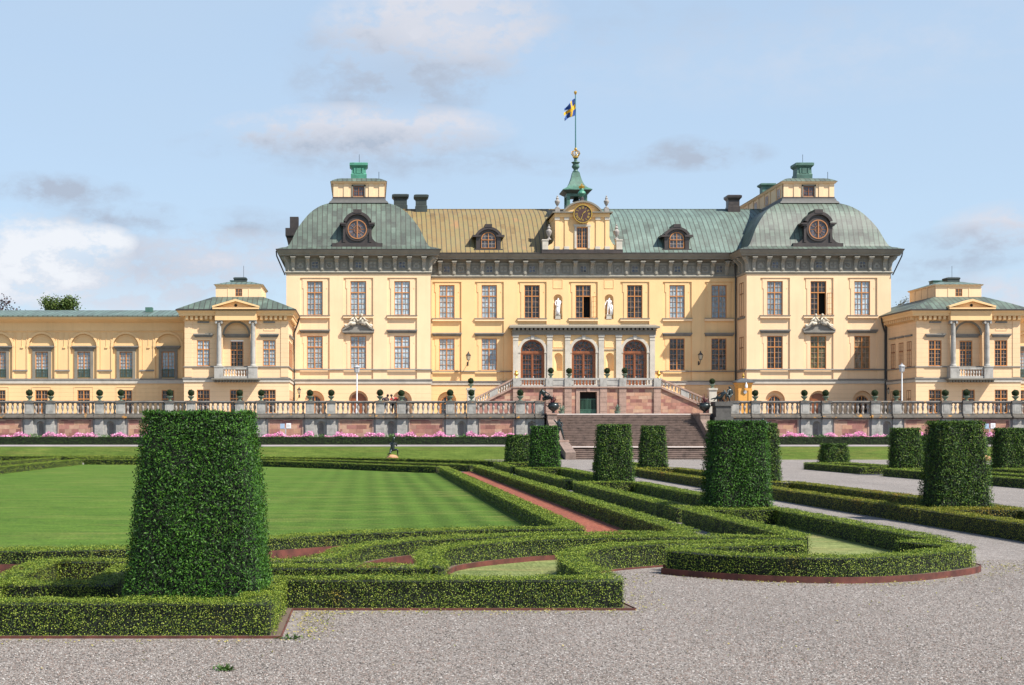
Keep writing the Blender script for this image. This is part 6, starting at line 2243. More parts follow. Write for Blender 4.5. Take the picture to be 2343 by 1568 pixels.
# ------------------------------------------------------------------ great stair
def great_stair():
    root = thing('garden_staircase', 'broad dark stone stairs in two flights from the gravel up to the terrace', 'staircase', (22.3, 115, 0), 'garden terrace of the palace')
    mb = MB()
    n = 6; z = 0.0; y0 = 110.2
    for k in range(n):
        z1 = 0.93 * (k + 1) / n
        mb.box(SX0, SX1, y0 + k * 0.36, 116.0, -0.02 if k == 0 else z + 0.0, z1 - 0.0)
        mb.box(SX0 - 0.005, SX1 + 0.005, y0 + k * 0.36 - 0.035, y0 + k * 0.36 + 0.03, z1 - 0.05, z1 + 0.003)
        z = z1
    mb.build('lower_flight', M['steps'], root)
    mb = MB(); mb.box(SX0, SX1, 112.6, 118.2, 0.5, 0.938); mb.box(SX0, SX1, 112.0, 112.6, 0.74, 0.937); mb.build('landing', M['steppale'], root)
    mb = MB()
    n = 19; z = 0.93; y0 = 117.4
    for k in range(n):
        z1 = 0.93 + (3.62 - 0.93) * (k + 1) / n
        mb.box(SX0, SX1, y0 + k * 0.36, 126.0, z, z1)
        mb.box(SX0 - 0.005, SX1 + 0.005, y0 + k * 0.36 - 0.035, y0 + k * 0.36 + 0.03, z1 - 0.045, z1 + 0.003)
        z = z1
    mb.build('upper_flight', M['steps'], root)
    mb = MB(); mb.box(SX0, SX1, y0 + 19 * 0.36 - 0.08, 126.5, 3.60, 3.735); mb.build('top_step', M['steppale'], root)
    for s, x in ((-1, SX0), (1, SX1)):
        c = MB()
        a, b = sorted((x, x + s * 0.8))
        c.box(a, b, 121.0, 125.5, 0, 3.62)
        c.prism_x([(121, 0), (121, 3.2), (117.2, 1.5), (117.2, 0)][::-1], a, b)
        c.prism_x([(114.0, 0), (114.0, 1.35), (110.0, 0.55), (110.0, 0)][::-1], a, b)
        c.box(a, b, 114.0, 117.2, 0, 1.35)
        c.build('cheek_wall', M['steps'], root)
        c = MB(); c.box(a - 0.06, b + 0.06, 120.95, 125.5, 3.622, 3.74); c.box(a - 0.05, b + 0.05, 113.95, 117.2, 1.352, 1.47); c.build('coping', M['pinkframe'], root)


great_stair()


# ------------------------------------------------------------------ perron: double stairs up to the three doors
YPR = 144.4


def perron():
    zz = lambda y: Z(y, YPR)
    xx = lambda x: X(x, YPR)
    root = thing('palace_perron', 'stone double stairway with balustrade and green gate in front of the three doors', 'staircase', (22.45, YPR, ZT), PAL)
    x0, x1 = xx(1173.5), xx(1511)
    zl = 6.66
    xg, zg = xx(1345.5), zz(897)
    mb = MB(); W = Wall(mb)
    W.face(YPR, x0, x1, ZT - 0.1, zl - 0.05, [(xg - 0.86, xg + 0.86, ZT - 0.1, zg, False, 0.8)])
    for e, s in ((x0, -1), (x1, 1)):
        q = [(e, YPR, ZT), (e, YM - 0.07, ZT), (e, YM - 0.07, zl), (e, YPR, zl)]; mb.quad(*(q if s > 0 else q[::-1]))
    xs0, xs1 = xx(1085), xx(1622)
    mb.prism_y([(xs0 - 0.1, ZT - 0.1), (x0 - 0.01, ZT - 0.1), (x0 - 0.01, zz(886)), (xs0 - 0.1, zz(929))], YPR + 0.05, YPR + 2.2)
    mb.prism_y([(x1 + 0.01, ZT - 0.1), (xs1 + 0.1, ZT - 0.1), (xs1 + 0.1, zz(930)), (x1 + 0.01, zz(886))], YPR + 0.05, YPR + 2.2)
    mb.build('wall', M['pink'], root)
    mb = MB(); mb.quad((x0, YPR + 0.3, zl), (x1, YPR + 0.3, zl), (x1, YM - 0.07, zl), (x0, YM - 0.07, zl)); mb.build('landing', M['steppale'], root)
    t = MB()
    for px in (1181, 1256, 1299, 1380, 1424, 1503):
        x = xx(px)
        for k in range(6):
            t.box(x - 0.36, x + 0.36, YPR - 0.14, YPR, ZT + k * 0.475 + 0.012, ZT + (k + 1) * 0.475 - 0.012)
        t.box(x - 0.34, x + 0.34, YPR - 0.11, YPR, ZT, ZT + 2.85)
        t.build('pier', M['pinkframe'], root); t = MB()
    for s in (-1, 1):
        a, b = sorted((xg + s * 0.87, xg + s * 1.25)); t.box(a, b, YPR - 0.08, YPR, ZT, zg)
    t.box(xg - 1.25, xg + 1.25, YPR - 0.08, YPR, zg, zg + 0.28); t.prism_y([(xg - 0.12, zg), (xg + 0.12, zg), (xg + 0.17, zg + 0.4), (xg - 0.17, zg + 0.4)], YPR - 0.14, YPR)
    t.build('gate_surround', M['pinkframe'], root)
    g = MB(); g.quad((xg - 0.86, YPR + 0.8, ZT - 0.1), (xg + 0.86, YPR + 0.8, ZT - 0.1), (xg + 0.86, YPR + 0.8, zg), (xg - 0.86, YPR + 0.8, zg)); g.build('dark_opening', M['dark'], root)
    g = MB()
    for k in range(13):
        x = xg - 0.82 + 1.64 * k / 12; g.box(x - 0.02, x + 0.02, YPR + 0.28, YPR + 0.32, ZT, ZT + 1.78)
    for z in (ZT + 0.12, ZT + 0.62, ZT + 1.70): g.box(xg - 0.86, xg + 0.86, YPR + 0.27, YPR + 0.33, z, z + 0.06)
    g.box(xg - 0.03, xg + 0.03, YPR + 0.26, YPR + 0.34, ZT, ZT + 1.82)
    g.box(xg - 0.86, xg + 0.86, YPR + 0.32, YPR + 0.33, ZT, ZT + 0.6)
    g.build('gate', M['green_gate'], root)
    # plinth course and balustrade
    p = MB()
    p.box(x0 - 0.1, x1 + 0.1, YPR - 0.22, YPR + 0.4, zl - 0.06, zl + 0.06)
    p.build('plinth', M['pinkframe'], root)
    r = MB()
    r.box(x0 - 0.08, x1 + 0.08, YPR - 0.12, YPR + 0.34, zz(870), zz(865.5))
    r.box(x0 - 0.02, x1 + 0.02, YPR - 0.06, YPR + 0.30, zl + 0.061, zl + 0.22)
    r.build('handrail', M['ashlar'], root)
    solid = [(1173.5, 1193), (1247, 1312), (1372, 1432.5), (1497, 1511)]
    for a, b in solid:
        q = MB(); q.box(xx(a), xx(b), YPR - 0.09, YPR + 0.32, zl + 0.221, zz(870) - 0.002); q.build('pedestal', M['ashlar'], root)
    for px in (1181, 1256, 1299, 1380, 1424, 1503):
        x = xx(px); q = MB(); q.box(x - 0.36, x + 0.36, YPR - 0.2, YPR + 0.36, zl + 0.061, zz(866)); q.build('pedestal', M['ashlar'], root)
    hb = zz(870) - zl - 0.22
    bm_ = balus_mesh('balus_pale', hb, 0.10)
    for (a, b) in ((1193, 1247), (1312, 1372), (1432.5, 1497)):
        for k in range(8):
            link('baluster', bm_, root, Vector((xx(a) + (xx(b) - xx(a)) * (k + 0.5) / 8, YPR + 0.12, zl + 0.22)) - WL[root.name])
    # sloping balustrades down both flights
    for xa, xb, ya, yb in ((x0, xs0, 866, 911), (x1, xs1, 866, 914)):
        za_, zb_ = zz(ya), zz(yb)
        def sl(x): return za_ + (zb_ - za_) * (x - xa) / (xb - xa)
        lo = min(xa, xb); hi = max(xa, xb)
        q = MB()
        q.prism_y([(lo, sl(lo) - 0.16), (hi, sl(hi) - 0.16), (hi, sl(hi)), (lo, sl(lo))], YPR - 0.10, YPR + 0.34)
        q.prism_y([(lo, sl(lo) - 1.02), (hi, sl(hi) - 1.02), (hi, sl(hi) - 0.80), (lo, sl(lo) - 0.80)], YPR - 0.12, YPR + 0.34)
        q.build('handrail', M['pinkframe'], root)
        xm = (xa + xb) / 2
        q = MB(); q.prism_y([(xm - 0.42, sl(xm - 0.42) - 0.8), (xm + 0.42, sl(xm + 0.42) - 0.8), (xm + 0.42, sl(xm + 0.42) - 0.16), (xm - 0.42, sl(xm - 0.42) - 0.16)], YPR - 0.05, YPR + 0.3); q.build('pedestal', M['ashlar'], root)
        bm2 = balus_mesh('balus_pale', 0.72, 0.10)
        for h0, h1 in ((xa, xm - 0.42 * (1 if xb > xa else -1)), (xm + 0.42 * (1 if xb > xa else -1), xb)):
            for k in range(6):
                x = h0 + (h1 - h0) * (k + 0.5) / 6
                link('baluster', bm2, root, Vector((x, YPR + 0.12, sl(x) - 0.84)) - WL[root.name])
        # newel
        q = MB(); xn = xb + (0.35 if xb > xa else -0.35)
        q.box(xn - 0.38, xn + 0.38, YPR - 0.2, YPR + 0.56, ZT, zz(893)); q.box(xn - 0.46, xn + 0.46, YPR - 0.28, YPR + 0.64, zz(893), zz(888.5))
        q.build('newel', M['pale'], root)


perron()
# ------------------------------------------------------------------ figures
def skin_fig(name, joints, edges, mat, parent=None, loc=(0, 0, 0), sub=1, rz=0.0, sc=1.0, root=0):
    """joints: [(x,y,z,r)]; one continuous body grown round a skeleton"""
    me = bpy.data.meshes.new(name)
    bm = bmesh.new()
    lay = bm.verts.layers.skin.verify()
    vs_ = []
    for i, (x, y, z, r) in enumerate(joints):
        v = bm.verts.new((x * sc, y * sc, z * sc)); v[lay].radius = (r * sc, r * sc)
        if i == root: v[lay].use_root = True
        vs_.append(v)
    for a, b in edges: bm.edges.new((vs_[a], vs_[b]))
    bm.to_mesh(me); bm.free()
    me.materials.append(M[mat] if isinstance(mat, str) else mat)
    o = link(name, me, parent, loc, rz)
    m = o.modifiers.new('skin', 'SKIN'); m.use_smooth_shade = True
    s = o.modifiers.new('sub', 'SUBSURF'); s.levels = sub; s.render_levels = sub
    return o


BODY_E = [(0, 1), (1, 2), (2, 3), (3, 4), (2, 5), (5, 6), (6, 7), (2, 8), (8, 9), (9, 10), (0, 11), (11, 12), (12, 13), (13, 14), (0, 15), (15, 16), (16, 17), (17, 18)]


def body(pel, chest, neck, head, la, ra, ll, rl, k=1.0):
    """la/ra: shoulder, elbow, hand;  ll/rl: hip, knee, ankle, toe"""
    mid = tuple((a + b) / 2 for a, b in zip(pel, chest))
    J = [pel + (0.15 * k,), mid + (0.135 * k,), chest + (0.155 * k,), neck + (0.06 * k,), head + (0.105 * k,)]
    for arm in (la, ra):
        J += [arm[0] + (0.075 * k,), arm[1] + (0.052 * k,), arm[2] + (0.042 * k,)]
    for leg in (ll, rl):
        J += [leg[0] + (0.11 * k,), leg[1] + (0.075 * k,), leg[2] + (0.05 * k,), leg[3] + (0.045 * k,)]
    return J


STAND = body((0, 0, 1.0), (0.02, 0, 1.38), (0.03, -0.01, 1.58), (0.05, -0.03, 1.75),
             ((-0.2, 0, 1.46), (-0.27, -0.02, 1.18), (-0.20, -0.1, 0.95)), ((0.23, 0, 1.44), (0.33, -0.05, 1.2), (0.22, -0.2, 1.32)),
             ((-0.1, 0, 0.92), (-0.12, -0.03, 0.5), (-0.12, 0.02, 0.08), (-0.14, -0.14, 0.04)), ((0.1, 0, 0.92), (0.15, -0.1, 0.52), (0.17, 0.02, 0.09), (0.2, -0.12, 0.04)))


def marble_statue(label, xd, robe):
    x = X(xd, YM)
    y = YM + 0.16
    root = thing('marble_statue', label, 'statue', (x, y, 13.87), 'white marble statues in the wall niches')
    p = MB(); p.box(x - 0.30, x + 0.30, y - 0.2, y + 0.24, 13.87, 13.95); p.box(x - 0.26, x + 0.26, y - 0.17, y + 0.22, 13.95, 14.26); p.box(x - 0.29, x + 0.29, y - 0.2, y + 0.24, 14.26, 14.33)
    p.build('plinth', M['pale'], root)
    J = [list(j) for j in STAND]
    if not robe:
        J[5] = [-0.21, 0, 1.46, 0.075]; J[6] = [-0.33, 0.0, 1.2, 0.052]; J[7] = [-0.42, -0.05, 0.98, 0.04]
        J[9] = [0.31, 0.02, 1.18, 0.05]; J[10] = [0.26, -0.06, 0.95, 0.045]
    skin_fig('body', [tuple(j) for j in J], BODY_E, 'marble', root, (0, 0, 0.46), 1, 0, 1.0)
    d = MB()
    if robe:
        d.tube([(x - 0.05, y - 0.02, 14.35), (x - 0.02, y - 0.02, 14.8), (x + 0.05, y - 0.02, 15.3), (x + 0.18, y, 15.75)], [0.24, 0.24, 0.22, 0.12], 9)
        d.tube([(x - 0.2, y - 0.14, 15.1), (x + 0.1, y - 0.2, 15.25), (x + 0.27, y - 0.1, 15.7)], [0.07, 0.09, 0.08], 7)
    else:
        d.tube([(x + 0.26, y - 0.02, 14.35), (x + 0.30, y, 14.9), (x + 0.33, y, 15.35)], [0.13, 0.12, 0.09], 8)
        d.tube([(x + 0.3, y - 0.08, 15.3), (x + 0.36, y - 0.05, 14.9), (x + 0.33, y - 0.02, 14.5)], [0.1, 0.09, 0.05], 7)
        d.tube([(x - 0.42, y - 0.1, 15.5), (x - 0.44, y - 0.1, 15.1), (x - 0.42, y - 0.06, 14.95)], 0.03, 5)
    d.build('drapery', M['marble'], root, smooth=True)


marble_statue('white marble robed figure in the niche left of the open window', 1276, True)
marble_statue('white marble nude figure in the niche right of the open window', 1393, False)

BR = 'dark bronze sculptures of the garden'


def bronze(label, x, y, z, J, sc=1.0, extra=None, rz=0.0, base=None, base_mat='pinkframe', baseparts=None):
    root = thing('bronze_statue', label, 'statue', (x, y, z), BR)
    skin_fig('body', J, BODY_E, 'bronze', root, (0, 0, 0), 1, rz, sc)
    if extra:
        e = MB(); extra(e); e.build('drapery', M['bronze'], root, smooth=True)
    if base:
        b = MB(); base(b); b.build('rock' if base_mat == 'orange_rock' else 'pedestal', M[base_mat], root, smooth=(base_mat == 'orange_rock'))
    return root


M['orange_rock'] = plain('orange rock', (0.38, 0.19, 0.10), 0.85, var=0.35, s=2)
KNEEL = body((0, 0, 0.40), (0.02, -0.05, 0.78), (0.05, -0.06, 0.98), (0.06, -0.10, 1.14),
             ((-0.19, 0, 0.86), (-0.12, -0.24, 0.70), (0.06, -0.28, 0.88)), ((0.2, 0, 0.86), (0.32, -0.15, 0.66), (0.26, -0.25, 0.92)),
             ((-0.12, 0, 0.34), (-0.22, -0.30, 0.12), (-0.30, 0.05, 0.05), (-0.32, 0.2, 0.04)), ((0.12, -0.05, 0.36), (0.36, -0.25, 0.40), (0.38, -0.1, 0.02), (0.48, -0.2, -0.04)))
xk, yk = 1.95, 107.5
def rock(b, x=xk, y=yk):
    b.ball((x, y, 0.18), 0.42, 10, 7, sz=0.62, sx=1.1)
    b.ball((x - 0.22, y - 0.1, 0.1), 0.26, 8, 6, sz=0.8)
def horn(e): e.tube([(xk + 0.08, yk - 0.25, 1.25), (xk + 0.10, yk - 0.22, 1.55), (xk + 0.14, yk - 0.2, 1.75)], [0.04, 0.05, 0.09], 8)
bronze('kneeling bronze figure on an orange rock blowing a horn, left lawn edge', xk, yk, 0.42, KNEEL, 1.0, horn, R(12), rock, 'orange_rock')
xk2 = X(2253, 104.0)
def rock2(b): rock(b, xk2, 104.0)
bronze('kneeling bronze figure between the right-hand cone trees', xk2, 104.0, 0.42, KNEEL, 1.05, None, R(-150), rock2, 'orange_rock')
WRESTLE = body((0, 0, 0.95), (-0.12, 0, 1.28), (-0.08, -0.02, 1.48), (-0.02, -0.04, 1.64),
               ((-0.3, 0, 1.38), (-0.42, -0.1, 1.5), (-0.5, -0.12, 1.62)), ((0.1, 0, 1.36), (0.2, -0.2, 1.15), (0.05, -0.28, 1.0)),
               ((-0.1, 0, 0.86), (-0.16, -0.12, 0.48), (-0.06, 0.05, 0.1), (-0.1, -0.1, 0.05)), ((0.1, 0, 0.86), (0.2, -0.06, 0.46), (0.3, 0.06, 0.08), (0.36, -0.08, 0.04)))
bronze('standing bronze figure with a raised arm beside the left stair cheek', 15.72, 115.4, 1.47, WRESTLE, 1.05, None, R(-10))
xw2 = X(1750, 114.6)
def twofig(e):
    e.tube([(xw2 + 0.15, 114.6, 1.5), (xw2 + 0.28, 114.5, 2.2), (xw2 + 0.12, 114.45, 2.8), (xw2 - 0.2, 114.4, 3.0)], [0.13, 0.17, 0.19, 0.1], 8)
    e.ball((xw2 - 0.25, 114.38, 3.1), 0.12, 8, 6)
    e.tube([(xw2 + 0.2, 114.5, 2.75), (xw2 + 0.42, 114.4, 2.4), (xw2 + 0.35, 114.35, 1.9)], [0.09, 0.07, 0.05], 7)
def ped2(b): b.box(xw2 - 0.4, xw2 + 0.4, 114.2, 115.0, 0.7, 1.46)
bronze('bronze wrestling pair rising behind the large cone tree', xw2, 114.6, 1.46, WRESTLE, 0.98, twofig, R(140), ped2)
RECL = body((0.1, 0, 0.28), (-0.2, -0.05, 0.72), (-0.3, -0.1, 0.88), (-0.22, -0.14, 1.02),
            ((-0.42, 0, 0.76), (-0.46, 0.0, 0.42), (-0.44, -0.05, 0.06)), ((-0.05, -0.1, 0.78), (0.2, -0.2, 0.66), (0.42, -0.2, 0.5)),
            ((0.02, -0.1, 0.25), (0.40, -0.2, 0.46), (0.62, -0.15, 0.1), (0.7, -0.2, 0.06)), ((0.2, 0.05, 0.24), (0.55, 0.0, 0.30), (0.85, -0.05, 0.22), (0.95, -0.08, 0.2)))
xr_ = X(1246, YW)
def cloak(e):
    e.tube([(xr_ - 0.45, YW, 4.85), (xr_ - 0.4, YW, 5.35), (xr_ - 0.15, YW, 5.7)], [0.07, 0.1, 0.12], 7)
    e.tube([(xr_ - 0.2, YW + 0.05, 4.95), (xr_ + 0.3, YW, 5.05), (xr_ + 0.7, YW - 0.05, 5.0)], [0.16, 0.15, 0.06], 8)
bronze('bronze reclining figure on the last pier of the left balustrade', xr_, YW, 4.83, RECL, 0.98, cloak, 0)
SEAT = body((0, 0, 0.34), (0.05, 0.02, 0.72), (0.02, -0.02, 0.94), (-0.08, -0.06, 1.08),
            ((-0.14, -0.05, 0.82), (-0.2, -0.2, 0.55), (-0.28, -0.3, 0.42)), ((0.2, 0.05, 0.80), (0.24, 0.0, 0.50), (0.05, -0.15, 0.36)),
            ((-0.1, -0.05, 0.3), (-0.34, -0.25, 0.42), (-0.36, -0.2, 0.04), (-0.46, -0.28, 0.0)), ((0.08, -0.05, 0.3), (-0.15, -0.32, 0.26), (-0.05, -0.3, -0.1), (-0.1, -0.42, -0.14)))
bronze('bronze seated figure on the first pier of the right balustrade', X(1669, YW), YW, 4.83, SEAT, 1.12, None, 0)
xb_ = X(1649, YW - 0.6)
def block(b):
    y = YW - 0.7
    b.box(xb_ - 0.55, xb_ + 0.72, y - 0.5, y + 0.9, 1.0, 4.35); b.box(xb_ - 0.65, xb_ + 0.82, y - 0.6, y + 1.0, 4.35, 4.72)
    b.box(xb_ - 0.7, xb_ + 0.87, y - 0.66, y + 0.9, 3.1, 3.4)
M['darkstone'] = stone('black weathered stone', (0.085, 0.08, 0.072), dark=0.5, grime=0.7)
bronze('hunched bronze figure on a tall black stone block at the right stair head', xb_, YW - 0.7, 4.74, RECL, 0.95, None, R(160), block, 'darkstone')

# ------------------------------------------------------------------ ball-clipped shrubs in pots
PG = 'ball shrubs in stone pots'


def pot_proto():
    root = thing('potted_shrub', 'x', 'potted shrub', (0, 0, 0), PG)
    p = MB()
    p.box(-0.15, 0.15, -0.15, 0.15, 0, 0.05)
    p.lathe([(0.12, 0.05), (0.08, 0.10), (0.10, 0.15), (0.22, 0.26), (0.28, 0.36), (0.30, 0.40), (0.26, 0.40), (0.2, 0.37)], n=12)
    link('pot', p.mesh('pot', M['potgreen'], smooth=True), root)
    rng = np.random.default_rng(5)
    n = 1500
    v = rng.normal(size=(n, 3)); v /= np.linalg.norm(v, axis=1, keepdims=True)
    P = v * (0.25 + 0.02 * np.sin(v[:, :1] * 9) + rng.random((n, 1)) * 0.025) + np.array([0, 0, 0.68])
    g = leaves(P, v, np.full(n, 0.05), np.full(n, 0.03), rng)
    b = MB(); b.ball((0, 0, 0.68), 0.25, 14, 10); b.tube([(0, 0, 0.34), (0, 0, 0.5)], 0.03, 6)
    cq = []
    for f in b.f:
        q = [b.v[i] for i in f]
        if len(q) == 4: cq.append(q)
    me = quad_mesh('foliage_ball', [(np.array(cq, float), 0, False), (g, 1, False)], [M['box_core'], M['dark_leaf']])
    link('foliage_ball', me, root)
    return root


proto = pot_proto()
first = [True]


def pot(label, x, y, z, s=1.0):
    o = proto if first[0] else dup(proto)
    first[0] = False
    o.location = (x, y, z); o['label'] = label
    rr = random.Random(int(abs(x) * 100))
    o.rotation_euler = (0, 0, rr.random() * 6.28)
    o.scale = (s * (0.96 + 0.08 * rr.random()),) * 2 + (s * (0.97 + 0.06 * rr.random()),)
    return o


inL = [x for x in piersL if X(20, YW) < x < 14.5]
inR = [x for x in piersR if 32.2 < x < X(2343, YW)]
ordn = ['first', 'second', 'third', 'fourth', 'fifth', 'sixth', 'seventh', 'eighth', 'ninth', 'tenth', 'eleventh', 'twelfth', 'thirteenth', 'fourteenth', 'fifteenth', 'sixteenth']
for i, x in enumerate(inL):
    pot('ball shrub in a pot on the left balustrade, %s pier from its left' % ordn[i], x, YW + 0.15, 4.81)
for i, x in enumerate(inR):
    pot('ball shrub in a pot on the right balustrade, %s from the stairs' % ordn[i], x, YW + 0.15, 4.81)
zrl = Z(865.5, YPR)
for xd, t in ((1260, 'just right of the left door'), (1302, 'just left of the middle door'), (1389, 'just right of the middle door'), (1429, 'just left of the right door')):
    pot('ball shrub on the high landing rail, ' + t, X(xd, YPR), YPR + 0.1, zrl, 1.08)
pot('ball shrub on the post at the foot of the left sloping stair rail', X(1085, YPR) - 0.35, YPR + 0.18, Z(888.5, YPR), 1.05)
pot('ball shrub on the post at the foot of the right sloping stair rail', X(1622, YPR) + 0.35, YPR + 0.18, Z(888.5, YPR), 1.05)

# gilded vases on the landing corners
gm = MB(); gm.lathe([(0.16, 0), (0.16, 0.06), (0.07, 0.12), (0.08, 0.2), (0.22, 0.36), (0.24, 0.46), (0.12, 0.54), (0.1, 0.6), (0.18, 0.68), (0.04, 0.78)], n=12)
gme = gm.mesh('gilded_vase', M['gold'], smooth=True)
for xd, t in ((1181, 'left'), (1507, 'right')):
    tag(link('gilded_vase', gme, None, (X(xd, YPR), YPR + 0.1, zrl)), 'small gilded vase on the %s corner of the high landing rail' % t, 'vase', 'gilded vases on the landing')


# ------------------------------------------------------------------ bronze urns and spiky plants
def spiky(mb, c, n, L, droop, rng, mat=0, w=0.05):
    for k in range(n):
        a = rng.random() * 6.283; el = rng.uniform(0.15, 1.45)
        d = Vector((math.cos(a) * math.cos(el), math.sin(a) * math.cos(el), math.sin(el)))
        s = Vector((-math.sin(a), math.cos(a), 0)) * w
        l = L * rng.uniform(0.7, 1.1)
        p0 = Vector(c); p1 = p0 + d * l * 0.55; p2 = p0 + d * l + Vector((0, 0, -droop * l * math.cos(el)))
        mb.add([tuple(p0 - s * 0.6), tuple(p0 + s * 0.6), tuple(p1 + s), tuple(p1 - s), tuple(p2)], [(0, 1, 2, 3), (3, 2, 4)], mat)


M['redleaf'] = plain('dark red spiky leaf', (0.11, 0.025, 0.03), 0.5, var=0.4)
M['agave'] = plain('grey green agave leaf', (0.17, 0.23, 0.17), 0.5, var=0.3)
for i, (xd, lab) in enumerate(((1266, 'big dark bronze urn with a spiky red plant at the left stair head'), (1612, 'big dark bronze urn with a spiky red plant at the right stair head'))):
    x = X(xd, YW - 0.4); y = YW - 0.3
    u = thing('bronze_urn', lab, 'urn', (x, y, 3.62), 'bronze urns at the stair head')
    b = MB(); b.lathe([(0.22, 0), (0.2, 0.1), (0.1, 0.22), (0.14, 0.3), (0.42, 0.5), (0.50, 0.72), (0.47, 0.86), (0.40, 0.92), (0.48, 1.0), (0.44, 1.02), (0.36, 0.95)], (x, y, 3.62), 18)
    for s in (-1, 1): b.tube([(x + s * 0.44, y, 4.3), (x + s * 0.64, y, 4.42), (x + s * 0.6, y, 4.6), (x + s * 0.44, y, 4.58)], 0.04, 6)
    b.build('bowl', M['bronze'], u, smooth=True)
    p = MB(); spiky(p, (x, y, 4.55), 46, 0.95, 0.35, random.Random(3 + i), 0, 0.035); p.build('spiky_plant', M['redleaf'], u)
for i, (xd, Y_, z, m, lab) in enumerate(((1254, 120.6, 1.2, 'redleaf', 'dark red spiky plant below the left end of the terrace wall'), (1690, 120.6, 1.3, 'redleaf', 'dark red spiky plant below the right end of the terrace wall'))):
    x = X(xd, Y_)
    u = thing('spiky_plant', lab, 'plant', (x, Y_, z), 'spiky plants by the stairs')
    p = MB(); p.tube([(x, Y_, z), (x, Y_, z + 0.85)], 0.05, 6); p.build('stem', plain_cached('bark'), u)
    p = MB(); spiky(p, (x, Y_, z + 0.85), 60, 0.85, 0.3, random.Random(9 + i), 0, 0.035); p.build('foliage', M[m], u)
for i, (xd, lab) in enumerate(((1284, 'potted agave against the stone wall left of the green gate'), (1412, 'potted agave against the stone wall right of the green gate'))):
    x = X(xd, 143.4)
    u = thing('potted_agave', lab, 'potted plant', (x, 143.4, ZT), 'agaves by the green gate')
    p = MB(); p.lathe([(0.2, 0), (0.3, 0.45), (0.33, 0.45), (0.33, 0.52), (0.27, 0.5)], (x, 143.4, ZT), 12); p.build('pot', M['potgreen'], u)
    p = MB(); spiky(p, (x, 143.4, ZT + 0.5), 34, 0.8, 0.1, random.Random(20 + i), 0, 0.06); p.build('foliage', M['agave'], u)


# ------------------------------------------------------------------ lamps, signs, sentry box
def lamp_post(label, x, y, top):
    u = thing('lamp_post', label, 'lamp post', (x, y, ZT), 'white lamp posts on the terrace')
    p = MB(); p.lathe([(0.13, 0), (0.13, 0.5), (0.07, 0.6), (0.06, top - ZT - 0.75), (0.09, top - ZT - 0.7)], (x, y, ZT), 10); p.build('pole', M['whitepaint'], u)
    p = MB(); p.lathe([(0.10, 0), (0.2, 0.06), (0.27, 0.5), (0.22, 0.52)], (x, y, top - 0.72), 6); p.build('lamp_glass', plain_c('lamp glass', (0.42, 0.42, 0.42)), u)
    p = MB(); p.lathe([(0.32, 0), (0.3, 0.04), (0.16, 0.16), (0.06, 0.2), (0.05, 0.3), (0.0, 0.34)], (x, y, top - 0.2), 6)
    for k in range(6):
        a = math.pi * k / 3; p.tube([(x + 0.2 * math.cos(a), y + 0.2 * math.sin(a), top - 0.68), (x + 0.28 * math.cos(a), y + 0.28 * math.sin(a), top - 0.2)], 0.018, 4)
    p.build('lamp_cap', M['greymetal'], u)


lamp_post('white lamp post standing before the left tower', X(816, 134), 134, Z(836, 134))
lamp_post('white lamp post standing before the right pavilion', X(2063, 131), 131, Z(834, 131))


def wall_lantern(label, x, y, z, wall_y, sc=1.0):
    u = thing('wall_lantern', label, 'lantern', (x, wall_y, z), 'black iron wall lanterns')
    b = MB(); b.tube([(x, wall_y, z - 0.25 * sc), (x, (y + wall_y) / 2, z - 0.42 * sc), (x, y, z - 0.16 * sc), (x, y, z)], 0.035, 6); b.box(x - 0.07, x + 0.07, wall_y - 0.04, wall_y, z - 0.5 * sc, z - 0.1 * sc)
    b.build('bracket', M['blackiron'], u)
    b = MB()
    b.lathe([(0.08 * sc, 0), (0.16 * sc, 0.02 * sc), (0.16 * sc, 0.05 * sc)], (x, y, z), 6)
    b.lathe([(0.26 * sc, 0.5 * sc), (0.27 * sc, 0.54 * sc), (0.12 * sc, 0.72 * sc), (0.05 * sc, 0.78 * sc), (0.07 * sc, 0.84 * sc), (0.0, 0.95 * sc)], (x, y, z), 6)
    for k in range(6):
        a = math.pi * k / 3; b.tube([(x + 0.15 * sc * math.cos(a), y + 0.15 * sc * math.sin(a), z + 0.04 * sc), (x + 0.25 * sc * math.cos(a), y + 0.25 * sc * math.sin(a), z + 0.5 * sc)], 0.018 * sc, 4)
    b.build('lantern_frame', M['blackiron'], u)
    b = MB(); b.lathe([(0.13 * sc, 0.05 * sc), (0.22 * sc, 0.5 * sc)], (x, y, z), 6); b.build('lantern_glass', plain_c('lantern glass', (0.55, 0.48, 0.34)), u)


wall_lantern('black wall lantern in the sun, left of the portico', X(1071, 147.2), YM - 0.85, Z(825, 147.2), YM, 1.0)
wall_lantern('black wall lantern in the shade, right of the portico', X(1602, 147.2), YM - 0.85, Z(824, 147.2), YM, 1.0)
wall_lantern('small black wall lantern at the left corner of the left tower', X(684, YT - 0.6), YT - 0.75, Z(901, YT - 0.6), YT - 0.06, 0.75)
wall_lantern('black wall lantern in the corner between right tower and right pavilion', X(2033, YT - 0.6), YT - 0.75, Z(902, YT - 0.6), YT - 0.06, 0.9)


